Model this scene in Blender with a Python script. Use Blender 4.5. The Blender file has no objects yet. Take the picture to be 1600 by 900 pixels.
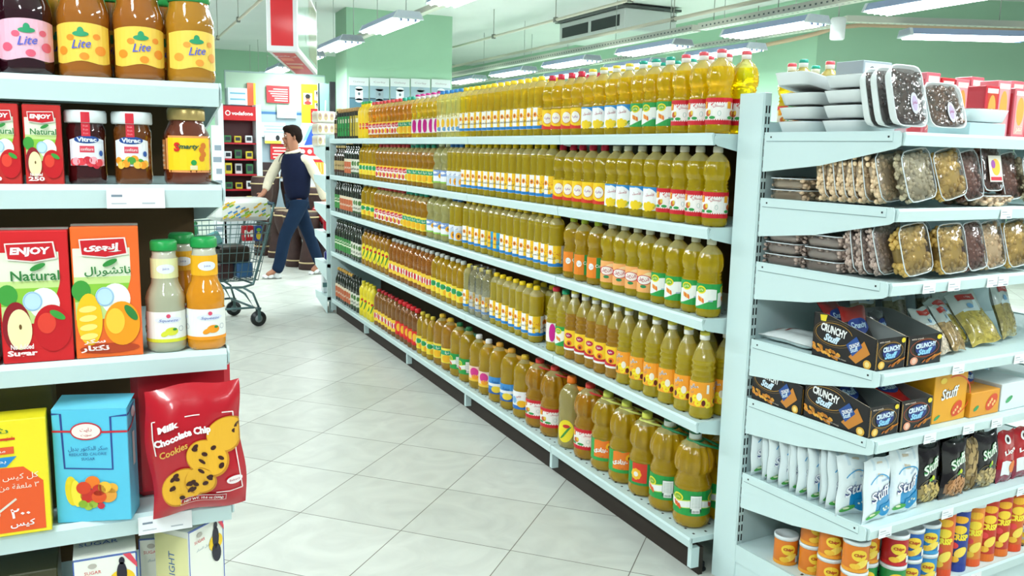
import bpy, math, random
from mathutils import Vector, Matrix, noise
random.seed(7)
PI = math.pi
sc = bpy.context.scene
COL = sc.collection

# ------------------------------------------------------------------ camera
YAW, PITCH, ROLL = 0.4416, 0.1561, 0.0217
CAM = Vector((0, 0, 1.395))
_f = Vector((math.sin(YAW) * math.cos(PITCH), math.cos(YAW) * math.cos(PITCH), -math.sin(PITCH)))
_r0 = Vector((math.cos(YAW), -math.sin(YAW), 0))
_u0 = _r0.cross(_f)
_r = _r0 * math.cos(ROLL) + _u0 * math.sin(ROLL)
_u = _u0 * math.cos(ROLL) - _r0 * math.sin(ROLL)
FPX = 1356.47
cd = bpy.data.cameras.new('camera')
cam = bpy.data.objects.new('camera', cd)
COL.objects.link(cam)
cd.sensor_width = 36.0
cd.lens = 36.0 * FPX / 1600.0
cd.clip_start = 0.05
cam.matrix_world = Matrix(((_r.x, _u.x, -_f.x, 0), (_r.y, _u.y, -_f.y, 0), (_r.z, _u.z, -_f.z, CAM.z), (0, 0, 0, 1)))
sc.camera = cam
def at(px, py, Y):
    """the point of the plane y = Y that the photograph shows at a pixel"""
    d = _f + _r * ((px - 800) / FPX) - _u * ((py - 450) / FPX)
    return CAM + d * (Y / d.y)
def atx(px, py, X):
    d = _f + _r * ((px - 800) / FPX) - _u * ((py - 450) / FPX)
    return CAM + d * (X / d.x)

# ------------------------------------------------------------------ world, exposure
w = bpy.data.worlds.new('world')
sc.world = w
w.use_nodes = True
w.node_tree.nodes['Background'].inputs[0].default_value = (0.88, 0.97, 1.0, 1)
w.node_tree.nodes['Background'].inputs[1].default_value = 0.30
sc.view_settings.view_transform = 'Standard'
sc.view_settings.look = 'None'
sc.view_settings.exposure = -0.02
sc.view_settings.gamma = 1
sc.view_settings.use_curve_mapping = False
cy = sc.cycles
cy.max_bounces = 9
cy.transmission_bounces = 8
cy.glossy_bounces = 3
cy.diffuse_bounces = 3
cy.transparent_max_bounces = 12
cy.caustics_reflective = False
cy.caustics_refractive = False
cy.sample_clamp_indirect = 6
cy.use_denoising = True
LAMP_W = 38.0         # watts of each ceiling fixture
LAMP_COL = (0.93, 1.0, 0.985)

# ------------------------------------------------------------------ colours, materials
def H(s, a=1.0):
    s = s.lstrip('#')
    o = []
    for i in (0, 2, 4):
        c = int(s[i:i + 2], 16) / 255
        o.append(c / 12.92 if c <= 0.04045 else ((c + 0.055) / 1.055) ** 2.4)
    return (o[0], o[1], o[2], a)
MATS = {}
def mat(name, rough=0.5, metal=0.0, trans=0.0, ior=1.45, coat=0.0, spec=0.5, col=None, emit=0.0, bump=None, alpha=1.0, sss=0.0, noisecol=None):
    if name in MATS:
        return MATS[name]
    m = bpy.data.materials.new(name)
    m.use_nodes = True
    nt = m.node_tree
    b = nt.nodes['Principled BSDF']
    b.inputs['Roughness'].default_value = rough
    b.inputs['Metallic'].default_value = metal
    b.inputs['Transmission Weight'].default_value = trans
    b.inputs['IOR'].default_value = ior
    b.inputs['Coat Weight'].default_value = coat
    b.inputs['Coat Roughness'].default_value = 0.08
    b.inputs['Specular IOR Level'].default_value = spec
    b.inputs['Alpha'].default_value = alpha
    if col is None:
        a = nt.nodes.new('ShaderNodeAttribute')
        a.attribute_name = 'col'
        src = a.outputs['Color']
    else:
        rgb = nt.nodes.new('ShaderNodeRGB')
        rgb.outputs[0].default_value = col
        src = rgb.outputs[0]
    if noisecol:
        scale, amt = noisecol
        tc = nt.nodes.new('ShaderNodeTexCoord')
        n = nt.nodes.new('ShaderNodeTexNoise')
        n.inputs['Scale'].default_value = scale
        n.inputs['Detail'].default_value = 4
        nt.links.new(tc.outputs['Object'], n.inputs['Vector'])
        mr = nt.nodes.new('ShaderNodeMapRange')
        mr.inputs[3].default_value = 1 - amt
        mr.inputs[4].default_value = 1 + amt
        nt.links.new(n.outputs[0], mr.inputs[0])
        mx = nt.nodes.new('ShaderNodeVectorMath')
        mx.operation = 'SCALE'
        nt.links.new(src, mx.inputs[0])
        nt.links.new(mr.outputs[0], mx.inputs['Scale'])
        src = mx.outputs[0]
    nt.links.new(src, b.inputs['Base Color'])
    if emit:
        nt.links.new(src, b.inputs['Emission Color'])
        b.inputs['Emission Strength'].default_value = emit
    if bump:
        scale, strength, kind = bump
        tc = nt.nodes.new('ShaderNodeTexCoord')
        n = nt.nodes.new('ShaderNodeTexVoronoi' if kind == 'v' else 'ShaderNodeTexNoise')
        n.inputs['Scale'].default_value = scale
        nt.links.new(tc.outputs['Object'], n.inputs['Vector'])
        bp = nt.nodes.new('ShaderNodeBump')
        bp.inputs['Strength'].default_value = strength
        bp.inputs['Distance'].default_value = 0.004
        nt.links.new(n.outputs[0], bp.inputs['Height'])
        nt.links.new(bp.outputs[0], b.inputs['Normal'])
        if coat:
            nt.links.new(bp.outputs[0], b.inputs['Coat Normal'])
    MATS[name] = m
    return m
M_PRINT = mat('printed_carton', rough=0.42, coat=0.15)
M_LABEL = mat('printed_label', rough=0.45)
M_PLAST = mat('moulded_plastic', rough=0.35)
M_MATTE = mat('matte_surface', rough=0.8, spec=0.25)
M_SHELF = mat('powder_coated_steel', rough=0.42, col=H('#cfe6e6'), noisecol=(6, 0.03))
M_DARKBACK = mat('brown_hardboard', rough=0.7, col=H('#4e3b22'), spec=0.3)
M_BLACK = mat('black_slot', rough=0.6, col=H('#10181c'))
M_OIL = mat('oil_filled_plastic', rough=0.04, trans=0.58, ior=1.42, coat=0.5, bump=(75, 0.3, 'n'))
def oil_mix(m, k):
    """part of the light goes straight through the thin plastic and the oil, tinted"""
    nt = m.node_tree
    p = nt.nodes['Principled BSDF']; out = nt.nodes['Material Output']
    tr = nt.nodes.new('ShaderNodeBsdfTransparent'); mx = nt.nodes.new('ShaderNodeMixShader')
    src = p.inputs['Base Color'].links[0].from_socket
    nt.links.new(src, tr.inputs['Color'])
    mx.inputs[0].default_value = k
    nt.links.new(p.outputs[0], mx.inputs[1]); nt.links.new(tr.outputs[0], mx.inputs[2]); nt.links.new(mx.outputs[0], out.inputs['Surface'])
oil_mix(M_OIL, .24)
M_GLASSJ = mat('filled_glass_jar', rough=0.05, trans=0.15, ior=1.45, coat=1.0)
M_FILM = mat('crinkled_foil_bag', rough=0.22, coat=0.5, bump=(28, 0.5, 'n'))
M_NUTS = mat('nuts_under_clear_film', rough=0.3, coat=0.7, bump=(85, 0.9, 'v'), noisecol=(90, 0.5))
M_DATES = mat('dates_under_shiny_film', rough=0.2, coat=1.0, bump=(40, 1.0, 'n'), noisecol=(60, 0.6))
def film(name, gloss=.16, scale=26, strength=.9):
    """thin clear film: lets light straight through, with a crinkled gloss"""
    if name in MATS: return MATS[name]
    m = bpy.data.materials.new(name); m.use_nodes = True
    nt = m.node_tree; nt.nodes.clear()
    N = nt.nodes.new; L = nt.links.new
    out = N('ShaderNodeOutputMaterial'); mx = N('ShaderNodeMixShader'); tr = N('ShaderNodeBsdfTransparent'); gl = N('ShaderNodeBsdfGlossy')
    gl.inputs['Roughness'].default_value = .12
    tc = N('ShaderNodeTexCoord'); n = N('ShaderNodeTexNoise'); n.inputs['Scale'].default_value = scale; bp = N('ShaderNodeBump')
    bp.inputs['Strength'].default_value = strength; bp.inputs['Distance'].default_value = .006
    L(tc.outputs['Object'], n.inputs['Vector']); L(n.outputs[0], bp.inputs['Height']); L(bp.outputs[0], gl.inputs['Normal'])
    lw = N('ShaderNodeLayerWeight'); lw.inputs['Blend'].default_value = .25; L(bp.outputs[0], lw.inputs['Normal'])
    mr = N('ShaderNodeMapRange'); mr.inputs[3].default_value = gloss; mr.inputs[4].default_value = .75
    L(lw.outputs['Fresnel'], mr.inputs[0]); L(mr.outputs[0], mx.inputs[0]); L(tr.outputs[0], mx.inputs[1]); L(gl.outputs[0], mx.inputs[2]); L(mx.outputs[0], out.inputs['Surface'])
    MATS[name] = m
    return m
M_CLEAR = mat('clear_plastic', rough=0.05, trans=1.0, ior=1.15, col=(0.96, 0.98, 0.98, 1))
M_FOAM = mat('foam_tray', rough=0.6, col=H('#e6eeee'))
M_METAL = mat('bare_metal', rough=0.3, metal=0.9)
M_SKIN = mat('skin', rough=0.5, col=H('#9c6a50'))
M_LAMP = mat('lit_tube', rough=0.4, col=(0.92, 1.0, 1.0, 1), emit=14)
M_CLOTH = mat('woven_cloth', rough=0.9, spec=0.15, noisecol=(30, 0.12))

def floor_material():
    m = bpy.data.materials.new('cream_stone_tiles')
    m.use_nodes = True
    nt = m.node_tree
    b = nt.nodes['Principled BSDF']
    N = nt.nodes.new
    L = nt.links.new
    tc = N('ShaderNodeTexCoord')
    mp = N('ShaderNodeMapping')
    mp.vector_type = 'TEXTURE'
    mp.inputs['Location'].default_value = (1.243, 3.216, 0)
    mp.inputs['Rotation'].default_value = (0, 0, math.radians(45.5))
    mp.inputs['Scale'].default_value = (0.43, 0.43, 1)
    L(tc.outputs['Object'], mp.inputs['Vector'])
    br = N('ShaderNodeTexBrick')
    br.offset = 0.0
    br.inputs['Scale'].default_value = 1.0
    br.inputs['Mortar Size'].default_value = 0.0055
    br.inputs['Mortar Smooth'].default_value = 0.5
    br.inputs['Brick Width'].default_value = 1.0
    br.inputs['Row Height'].default_value = 1.0
    br.inputs['Color1'].default_value = H('#d9ddd5')
    br.inputs['Color2'].default_value = H('#ccd0c7')
    br.inputs['Mortar'].default_value = H('#6d6a60')
    L(mp.outputs[0], br.inputs['Vector'])
    n1 = N('ShaderNodeTexNoise')
    n1.inputs['Scale'].default_value = 4.5
    n1.inputs['Detail'].default_value = 8
    n1.inputs['Distortion'].default_value = 1.6
    L(tc.outputs['Object'], n1.inputs['Vector'])
    r1 = N('ShaderNodeMapRange')
    r1.inputs[1].default_value = 0.35
    r1.inputs[2].default_value = 0.7
    r1.inputs[3].default_value = 0.9
    r1.inputs[4].default_value = 1.05
    L(n1.outputs[0], r1.inputs[0])
    mx = N('ShaderNodeVectorMath')
    mx.operation = 'SCALE'
    L(br.outputs['Color'], mx.inputs[0])
    L(r1.outputs[0], mx.inputs['Scale'])
    n2 = N('ShaderNodeTexNoise')
    n2.inputs['Scale'].default_value = 1.7
    n2.inputs['Detail'].default_value = 12
    n2.inputs['Roughness'].default_value = 0.75
    n2.inputs['Distortion'].default_value = 3
    L(tc.outputs['Object'], n2.inputs['Vector'])
    cr = N('ShaderNodeValToRGB')
    cr.color_ramp.elements[0].position = 0.72
    cr.color_ramp.elements[0].color = (0, 0, 0, 1)
    cr.color_ramp.elements[1].position = 0.78
    cr.color_ramp.elements[1].color = (1, 1, 1, 1)
    L(n2.outputs[0], cr.inputs[0])
    mix = N('ShaderNodeMixRGB')
    mix.inputs[2].default_value = H('#8f8c80')
    L(cr.outputs[0], mix.inputs[0])
    L(mx.outputs[0], mix.inputs[1])
    L(mix.outputs[0], b.inputs['Base Color'])
    b.inputs['Roughness'].default_value = 0.35
    b.inputs['Specular IOR Level'].default_value = 0.35
    return m
def wall_material(name, col):
    return mat(name, rough=0.75, col=col, noisecol=(1.3, 0.05), spec=0.2)

# ------------------------------------------------------------------ mesh building
class MB:
    def __init__(s):
        s.v, s.f, s.c, s.m, s.s = [], [], [], [], []
        s.xf = None
    def add(s, vs, fs, col, m=0, smooth=False):
        o = len(s.v)
        if s.xf is not None:
            vs = [s.xf @ Vector(p) for p in vs]
        s.v += [tuple(p) for p in vs]
        per = isinstance(col, list)
        for i, f in enumerate(fs):
            s.f.append(tuple(o + k for k in f))
            s.c.append(col[i] if per else col)
            s.m.append(m)
            s.s.append(smooth)
        return s
    def box(s, x0, x1, y0, y1, z0, z1, col=(1, 1, 1, 1), m=0, b=0.0):
        if b <= 0:
            vs = [(x, y, z) for z in (z0, z1) for y in (y0, y1) for x in (x0, x1)]
            fs = [(0, 2, 3, 1), (4, 5, 7, 6), (0, 1, 5, 4), (2, 6, 7, 3), (0, 4, 6, 2), (1, 3, 7, 5)]
            return s.add(vs, fs, col, m)
        b = min(b, (x1 - x0) * .45, (y1 - y0) * .45, (z1 - z0) * .45)
        vs, ix = [], {}
        X, Y, Z = (x0, x1), (y0, y1), (z0, z1)
        sg = (1, -1)
        for i in (0, 1):
            for j in (0, 1):
                for k in (0, 1):
                    for a in range(3):
                        p = [X[i] + sg[i] * b, Y[j] + sg[j] * b, Z[k] + sg[k] * b]
                        p[a] = (X[i], Y[j], Z[k])[a]
                        ix[(i, j, k, a)] = len(vs)
                        vs.append(p)
        fs = []
        for a in range(3):
            for e in (0, 1):
                q = []
                for (p1, p2) in ((0, 0), (0, 1), (1, 1), (1, 0)):
                    t = [0, 0, 0]
                    t[a] = e
                    t[(a + 1) % 3] = p1
                    t[(a + 2) % 3] = p2
                    q.append(ix[(t[0], t[1], t[2], a)])
                fs.append(tuple(q if e == 0 else q[::-1])[::-1])
            a1, a2 = (a + 1) % 3, (a + 2) % 3
            for p1 in (0, 1):
                for p2 in (0, 1):
                    t = [0, 0, 0]
                    t[a1], t[a2] = p1, p2
                    lo, hi = list(t), list(t)
                    lo[a], hi[a] = 0, 1
                    q = (ix[(*lo, a1)], ix[(*hi, a1)], ix[(*hi, a2)], ix[(*lo, a2)])
                    fs.append(q if p1 == p2 else q[::-1])
        for i in (0, 1):
            for j in (0, 1):
                for k in (0, 1):
                    q = (ix[(i, j, k, 0)], ix[(i, j, k, 1)], ix[(i, j, k, 2)])
                    fs.append(q if (i + j + k) % 2 else q[::-1])
        return s.add(vs, fs, col, m)
    def prism(s, pts, a, b, axis, col, m=0):
        """pts: polygon in the two other axes, extruded along axis from a to b"""
        n = len(pts)
        def P(p, t):
            if axis == 'x': return (t, p[0], p[1])
            if axis == 'y': return (p[0], t, p[1])
            return (p[0], p[1], t)
        vs = [P(p, a) for p in pts] + [P(p, b) for p in pts]
        fs = [tuple(range(n))[::-1], tuple(range(n, 2 * n))] + [(i, (i + 1) % n, n + (i + 1) % n, n + i) for i in range(n)]
        return s.add(vs, fs, col, m)
    def lathe(s, prof, seg=20, col=(1, 1, 1, 1), m=0, c=(0, 0, 0), sq=2.0, flute=None, smooth=True, sy=1.0, closed=True):
        """prof: (r, z) or (r, z, colour) from bottom to top"""
        vs, fs, cs = [], [], []
        for p in prof:
            for k in range(seg):
                th = 2 * PI * k / seg
                ct, st = math.cos(th), math.sin(th)
                r = p[0]
                if sq != 2.0:
                    r = r / ((abs(ct) ** sq + abs(st) ** sq) ** (1 / sq)) * (0.93 if sq > 3 else 0.97)
                if flute and flute[0] < p[1] < flute[1]:
                    r *= 1 + flute[3] * math.cos(flute[2] * th)
                vs.append((c[0] + r * ct, c[1] + r * st * sy, c[2] + p[1]))
        for i in range(len(prof) - 1):
            cc = prof[i + 1][2] if len(prof[i + 1]) > 2 else col
            for k in range(seg):
                a, b = i * seg + k, i * seg + (k + 1) % seg
                fs.append((a, b, b + seg, a + seg))
                cs.append(cc)
        if closed:
            fs.append(tuple(range(seg))[::-1])
            cs.append(col)
            fs.append(tuple((len(prof) - 1) * seg + k for k in range(seg)))
            cs.append(prof[-1][2] if len(prof[-1]) > 2 else col)
        return s.add(vs, fs, cs, m, smooth)
    def tube(s, pts, r, seg=8, col=(1, 1, 1, 1), m=0, cyclic=False, smooth=True):
        pts = [Vector(p) for p in pts]
        n = len(pts)
        rs = r if isinstance(r, (list, tuple)) else [r] * n
        vs, fs = [], []
        prev = None
        for i, p in enumerate(pts):
            if cyclic:
                t = pts[(i + 1) % n] - pts[i - 1]
            else:
                t = pts[min(i + 1, n - 1)] - pts[max(i - 1, 0)]
            t.normalize()
            if prev is None:
                up = Vector((0, 0, 1)) if abs(t.z) < 0.9 else Vector((1, 0, 0))
                a = t.cross(up).normalized()
            else:
                a = (prev - t * prev.dot(t)).normalized()
            prev = a
            b = t.cross(a)
            for k in range(seg):
                th = 2 * PI * k / seg
                vs.append(p + (a * math.cos(th) + b * math.sin(th)) * rs[i])
        for i in range(n if cyclic else n - 1):
            for k in range(seg):
                a0, a1 = i * seg + k, i * seg + (k + 1) % seg
                j = (i + 1) % n
                fs.append((a0, a1, j * seg + (k + 1) % seg, j * seg + k))
        if not cyclic:
            fs.append(tuple(range(seg))[::-1])
            fs.append(tuple((n - 1) * seg + k for k in range(seg)))
        return s.add(vs, fs, col, m, smooth)
    def ball(s, c, rx, ry=None, rz=None, col=(1, 1, 1, 1), m=0, seg=10, rings=6):
        ry = ry or rx
        rz = rz or rx
        vs = [(c[0], c[1], c[2] - rz)]
        for i in range(1, rings):
            ph = PI * i / rings
            for k in range(seg):
                th = 2 * PI * k / seg
                vs.append((c[0] + rx * math.sin(ph) * math.cos(th), c[1] + ry * math.sin(ph) * math.sin(th), c[2] - rz * math.cos(ph)))
        vs.append((c[0], c[1], c[2] + rz))
        fs = [(0, 1 + (k + 1) % seg, 1 + k) for k in range(seg)]
        for i in range(rings - 2):
            for k in range(seg):
                a, b = 1 + i * seg + k, 1 + i * seg + (k + 1) % seg
                fs.append((a, b, b + seg, a + seg))
        t = len(vs) - 1
        o = 1 + (rings - 2) * seg
        fs += [(o + k, o + (k + 1) % seg, t) for k in range(seg)]
        return s.add(vs, fs, col, m, True)
    # ---- flat artwork laid on a surface: F(u, v, lift) -> point
    def shape(s, F, u0, u1, lo, hi, col, layer=1, n=1, m=0):
        d = 0.0004 * layer
        vs = []
        for i in range(n + 1):
            u = u0 + (u1 - u0) * i / n
            vs += [F(u, lo(u), d), F(u, hi(u), d)]
        return s.add(vs, [(2 * i, 2 * i + 2, 2 * i + 3, 2 * i + 1) for i in range(n)], col, m)
    def rect(s, F, u0, v0, u1, v1, col, layer=1, n=None, m=0):
        n = n or (max(1, int(abs(u1 - u0) / F.step) + 1) if F.step else 1)
        return s.shape(F, u0, u1, lambda u: v0, lambda u: v1, col, layer, n, m)
    def ell(s, F, cu, cv, ru, rv, col, layer=1, n=10, tilt=0.0, m=0):
        e = lambda u: rv * math.sqrt(max(0, 1 - ((u - cu) / ru) ** 2))
        d = 0.0004 * layer
        vs = []
        for i in range(n + 1):
            u = cu - ru * math.cos(PI * i / n)
            k = tilt * (u - cu)
            vs += [F(u, cv + k - e(u), d), F(u, cv + k + e(u), d)]
        return s.add(vs, [(2 * i, 2 * i + 2, 2 * i + 3, 2 * i + 1) for i in range(n)], col, m)
    def ring(s, F, cu, cv, ru, rv, t, col, layer=1, n=20, a0=0.0, a1=2 * PI):
        d = 0.0004 * layer
        vs = []
        for i in range(n + 1):
            a = a0 + (a1 - a0) * i / n
            vs += [F(cu + (ru - t) * math.cos(a), cv + (rv - t) * math.sin(a), d), F(cu + ru * math.cos(a), cv + rv * math.sin(a), d)]
        return s.add(vs, [(2 * i, 2 * i + 1, 2 * i + 3, 2 * i + 2) for i in range(n)], col)
    def poly(s, F, pts, col, layer=1):
        d = 0.0004 * layer
        return s.add([F(u, v, d) for u, v in pts], [tuple(range(len(pts)))], col)
    def band(s, F, pts, t, col, layer=1):
        """an open stroke of thickness t through points"""
        d = 0.0004 * layer
        vs = []
        n = len(pts)
        for i, (u, v) in enumerate(pts):
            a, b = pts[max(0, i - 1)], pts[min(n - 1, i + 1)]
            dx, dy = b[0] - a[0], b[1] - a[1]
            l = math.hypot(dx, dy) or 1
            nx, ny = -dy / l * t / 2, dx / l * t / 2
            vs += [F(u - nx, v - ny, d), F(u + nx, v + ny, d)]
        return s.add(vs, [(2 * i, 2 * i + 2, 2 * i + 3, 2 * i + 1) for i in range(n - 1)], col)
    def frame(s, F, u0, v0, u1, v1, t, col, layer=1):
        s.rect(F, u0, v0, u1, v0 + t, col, layer); s.rect(F, u0, v1 - t, u1, v1, col, layer)
        s.rect(F, u0, v0, u0 + t, v1, col, layer); return s.rect(F, u1 - t, v0, u1, v1, col, layer)
    def text(s, F, txt, cu, cv, h, col, layer=2, wid=None, rot=0.0, bold=0.0, shear=0.0):
        vs, fs, W, HH = glyphs(txt, bold, shear)
        if not vs:
            return s
        k = h / HH
        kx = k if wid is None else wid / W
        d = 0.0004 * layer
        cr, sr = math.cos(rot), math.sin(rot)
        out = []
        for x, y in vs:
            X, Y = (x - W / 2) * kx, (y - HH / 2) * k
            out.append(F(cu + X * cr - Y * sr, cv + X * sr + Y * cr, d))
        return s.add(out, fs, col)
    def build(s, name, mats, parent=None, mesh_only=False):
        me = bpy.data.meshes.new(name)
        me.from_pydata(s.v, [], s.f)
        for m in (mats if isinstance(mats, (list, tuple)) else [mats]):
            me.materials.append(m)
        if s.f:
            me.polygons.foreach_set('material_index', s.m)
            me.polygons.foreach_set('use_smooth', s.s)
            at_ = me.color_attributes.new('col', 'FLOAT_COLOR', 'CORNER')
            buf = []
            for p, c in zip(me.polygons, s.c):
                buf += list(c) * p.loop_total
            at_.data.foreach_set('color', buf)
        me.update()
        if mesh_only:
            return me
        o = bpy.data.objects.new(name, me)
        COL.objects.link(o)
        if parent is not None:
            o.parent = parent
        return o

# Arabic letters joined by hand: isolated-form code and whether the letter joins the next one
AR = {'ا': (0xFE8D, 0), 'أ': (0xFE83, 0), 'إ': (0xFE87, 0), 'ب': (0xFE8F, 1), 'ة': (0xFE93, 0), 'ت': (0xFE95, 1), 'ج': (0xFE9D, 1), 'ح': (0xFEA1, 1),
      'د': (0xFEA9, 0), 'ر': (0xFEAD, 0), 'ز': (0xFEAF, 0), 'س': (0xFEB1, 1), 'ش': (0xFEB5, 1), 'ص': (0xFEB9, 1), 'ع': (0xFEC9, 1), 'ف': (0xFED1, 1),
      'ق': (0xFED5, 1), 'ك': (0xFED9, 1), 'ل': (0xFEDD, 1), 'م': (0xFEE1, 1), 'ن': (0xFEE5, 1), 'ه': (0xFEE9, 1), 'و': (0xFEED, 0), 'ى': (0xFEEF, 0),
      'ي': (0xFEF1, 1), 'ط': (0xFEC1, 1), 'ض': (0xFEBD, 1)}
def arab(t):
    if not any(ch in AR for ch in t):
        return t
    out = []
    for i, ch in enumerate(t):
        if ch not in AR:
            out.append(ch)
            continue
        base, j = AR[ch]
        prev = i > 0 and t[i - 1] in AR and AR[t[i - 1]][1]
        nxt = i + 1 < len(t) and t[i + 1] in AR and j
        out.append(chr(base + (3 if prev and nxt else 2 if nxt else 1 if prev else 0)))
    return ''.join(out[::-1])
_G = {}
def glyphs(txt, bold=0.0, shear=0.0):
    key = (txt, bold, shear)
    if key in _G:
        return _G[key]
    c = bpy.data.curves.new('lettering', 'FONT')
    c.body = arab(txt)
    c.resolution_u = 2
    c.offset = bold
    c.shear = shear
    o = bpy.data.objects.new('lettering', c)
    COL.objects.link(o)
    dg = bpy.context.evaluated_depsgraph_get()
    me = bpy.data.meshes.new_from_object(o.evaluated_get(dg))
    vs = [(v.co.x, v.co.y) for v in me.vertices]
    fs = [tuple(p.vertices) for p in me.polygons]
    bpy.data.objects.remove(o)
    bpy.data.curves.remove(c)
    bpy.data.meshes.remove(me)
    if vs:
        x0, y0 = min(v[0] for v in vs), min(v[1] for v in vs)
        vs = [(v[0] - x0, v[1] - y0) for v in vs]
        _G[key] = (vs, fs, max(v[0] for v in vs), max(v[1] for v in vs))
    else:
        _G[key] = ([], [], 1, 1)
    return _G[key]
def Flat(o, ax, ay=(0, 0, 1)):
    o, ax, ay = Vector(o), Vector(ax).normalized(), Vector(ay).normalized()
    n = ax.cross(ay)
    F = lambda u, v, d=0: o + ax * u + ay * v + n * d
    class W_:
        step = 0
        def __call__(s, u, v, d=0): return F(u, v, d)
    return W_()
def Cyl(R, c=(0, 0, 0), a0=-PI / 2, sy=1.0):
    class W_:
        step = R * 0.28
        def __call__(s, u, v, d=0):
            th = a0 + u / R
            return Vector((c[0] + (R + d) * math.cos(th), c[1] + (R + d) * math.sin(th) * sy, c[2] + v))
    return W_()

# ------------------------------------------------------------------ objects
def tag(o, label=None, cat=None, group=None, kind=None):
    if label: o['label'] = label
    if cat: o['category'] = cat
    if group: o['group'] = group
    if kind: o['kind'] = kind
    return o
def thing(name, label, cat, loc=(0, 0, 0), rz=0.0, group=None, rot=None):
    o = bpy.data.objects.new(name, None)
    o.empty_display_size = 0.05
    COL.objects.link(o)
    o.location = loc
    o.rotation_euler = rot if rot else (0, 0, rz)
    return tag(o, label, cat, group)
def part(name, me, parent, loc=(0, 0, 0), rot=(0, 0, 0), label=None):
    o = bpy.data.objects.new(name, me)
    COL.objects.link(o)
    o.parent = parent
    o.location = loc
    o.rotation_euler = rot
    if label: o['label'] = label
    return o
def copy_tree(o, parent=None):
    c = o.copy()
    COL.objects.link(c)
    if parent is not None: c.parent = parent
    for ch in list(o.children):
        copy_tree(ch, c)
    return c
def struct(name, mb, m):
    return tag(mb.build(name, m), kind='structure')
ORD = ['nearest', 'second nearest', 'third nearest', 'fourth nearest', 'fifth nearest', 'sixth nearest', 'seventh nearest', 'eighth nearest', 'ninth nearest',
       'tenth nearest', 'eleventh nearest', 'twelfth nearest', 'thirteenth nearest', 'fourteenth nearest', 'fifteenth nearest', 'sixteenth nearest']
NTH = ['first', 'second', 'third', 'fourth', 'fifth', 'sixth', 'seventh', 'eighth', 'ninth', 'tenth', 'eleventh', 'twelfth']
WHITE = H('#f4f6f4')

# ================================================================== THE ROOM
M_FLOOR = floor_material()
M_GREEN = wall_material('mint_green_paint', H('#a4ceb0'))
M_CEIL = wall_material('white_ceiling_paint', H('#dfe4e2'))
mb = MB(); mb.add([(-6, -5, 0), (13, -5, 0), (13, 21, 0), (-6, 21, 0)], [(0, 1, 2, 3)], WHITE)
struct('floor', mb, M_FLOOR)
mb = MB(); mb.box(-6, 13, -5, 21, 3.4, 3.5, WHITE)
struct('ceiling', mb, M_CEIL)
mb = MB(); mb.box(-6, 8.3, 19.8, 19.95, 0, 3.4, WHITE)
struct('wall_back', mb, M_GREEN)
mb = MB(); mb.box(8.2, 8.35, 8.55, 19.9, 0, 3.4, WHITE)
struct('wall_right', mb, M_GREEN)
mb = MB()
c, s_ = math.cos(math.radians(-21.5)), math.sin(math.radians(-21.5))
mb.add([(8.2, 8.55, 0), (8.2 + 6 * c, 8.55 + 6 * s_, 0), (8.2 + 6 * c, 8.55 + 6 * s_, 3.4), (8.2, 8.55, 3.4),
        (8.25, 8.7, 0), (8.25 + 6 * c, 8.7 + 6 * s_, 0), (8.25 + 6 * c, 8.7 + 6 * s_, 3.4), (8.25, 8.7, 3.4)],
       [(0, 1, 2, 3), (5, 4, 7, 6), (1, 5, 6, 2), (4, 0, 3, 7), (3, 2, 6, 7)], WHITE)
struct('wall_slanted', mb, M_GREEN)
mb = MB(); mb.box(3.31, 4.95, 12.8, 13.45, 0, 3.4, WHITE)
struct('column_1', mb, M_GREEN)
# seams of the ceiling boards and the shallow ceiling beam
mb = MB()
mb.box(-6, 8.2, 7.2, 7.5, 3.33, 3.4, WHITE)
struct('trim_1', mb, M_CEIL)

# ------------------------------------------------------------------ lamps
def make_lamp_meshes():
    hb = MB()
    hb.prism([(-.14, 0), (.14, 0), (.105, .06), (-.105, .06)], -.61, .61, 'y', H('#9fb2d6'))  # white housing; the blue-grey puts its unlit sides into the colour
    for y in (-.61, .58):
        hb.prism([(-.15, -.012), (.15, -.012), (.11, .062), (-.11, .062)], y, y + .03, 'y', H('#dfe9f0'))
    tb = []
    for k in range(4):
        t = MB(); x = -.105 + k * .07
        t.tube([(x, -.575, -.012), (x, .575, -.012)], .013, 8, WHITE)
        tb.append(t.build('fluorescent_tube', M_LAMP, mesh_only=True))
    g = MB()
    g.box(-.012, .012, -.60, -.54, -.03, .004, H('#8fa3cc'))
    return hb.build('lamp_housing', M_PLAST, mesh_only=True), tb, g.build('tube_socket', M_PLAST, mesh_only=True)
HB, TB, GB = make_lamp_meshes()
lamp_n = [0]
def lamp(x, y, z=2.6, rz=0.0, label=None, group=None):
    t = thing('ceiling_light', label or 'fluorescent ceiling light', 'ceiling light', (x, y, z), rz, group)
    part('lamp_housing', HB, t)
    for m in TB: part('fluorescent_tube', m, t)
    for k in range(3): part('tube_socket', GB, t, (-.07 + k * .07, 0, 0))
    ld = bpy.data.lights.new('lamp_light', 'AREA')
    ld.shape = 'RECTANGLE'
    ld.size, ld.size_y = .27, 1.16
    ld.energy = LAMP_W
    ld.color = LAMP_COL
    lo = bpy.data.objects.new('lamp_light', ld)
    COL.objects.link(lo)
    lo.parent = t
    lo.location = (0, 0, -.034)
    return t
ga = 'fluorescent lights above the oil aisle'
ya = [.6, 2.5, 4.4, 6.5, 8.58, 10.6, 12.5, 14.4, 16.3, 18.2]
for i, y in enumerate(ya):
    k = max(0, i - 3)
    lamp(2.65, y, label='four-tube ceiling light over the oil aisle, %s of its receding row' % ORD[k] if i > 2 else 'ceiling light over the aisle beside the camera, %s one' % NTH[i], group=ga)
gb = 'fluorescent lights in the middle row'
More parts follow.
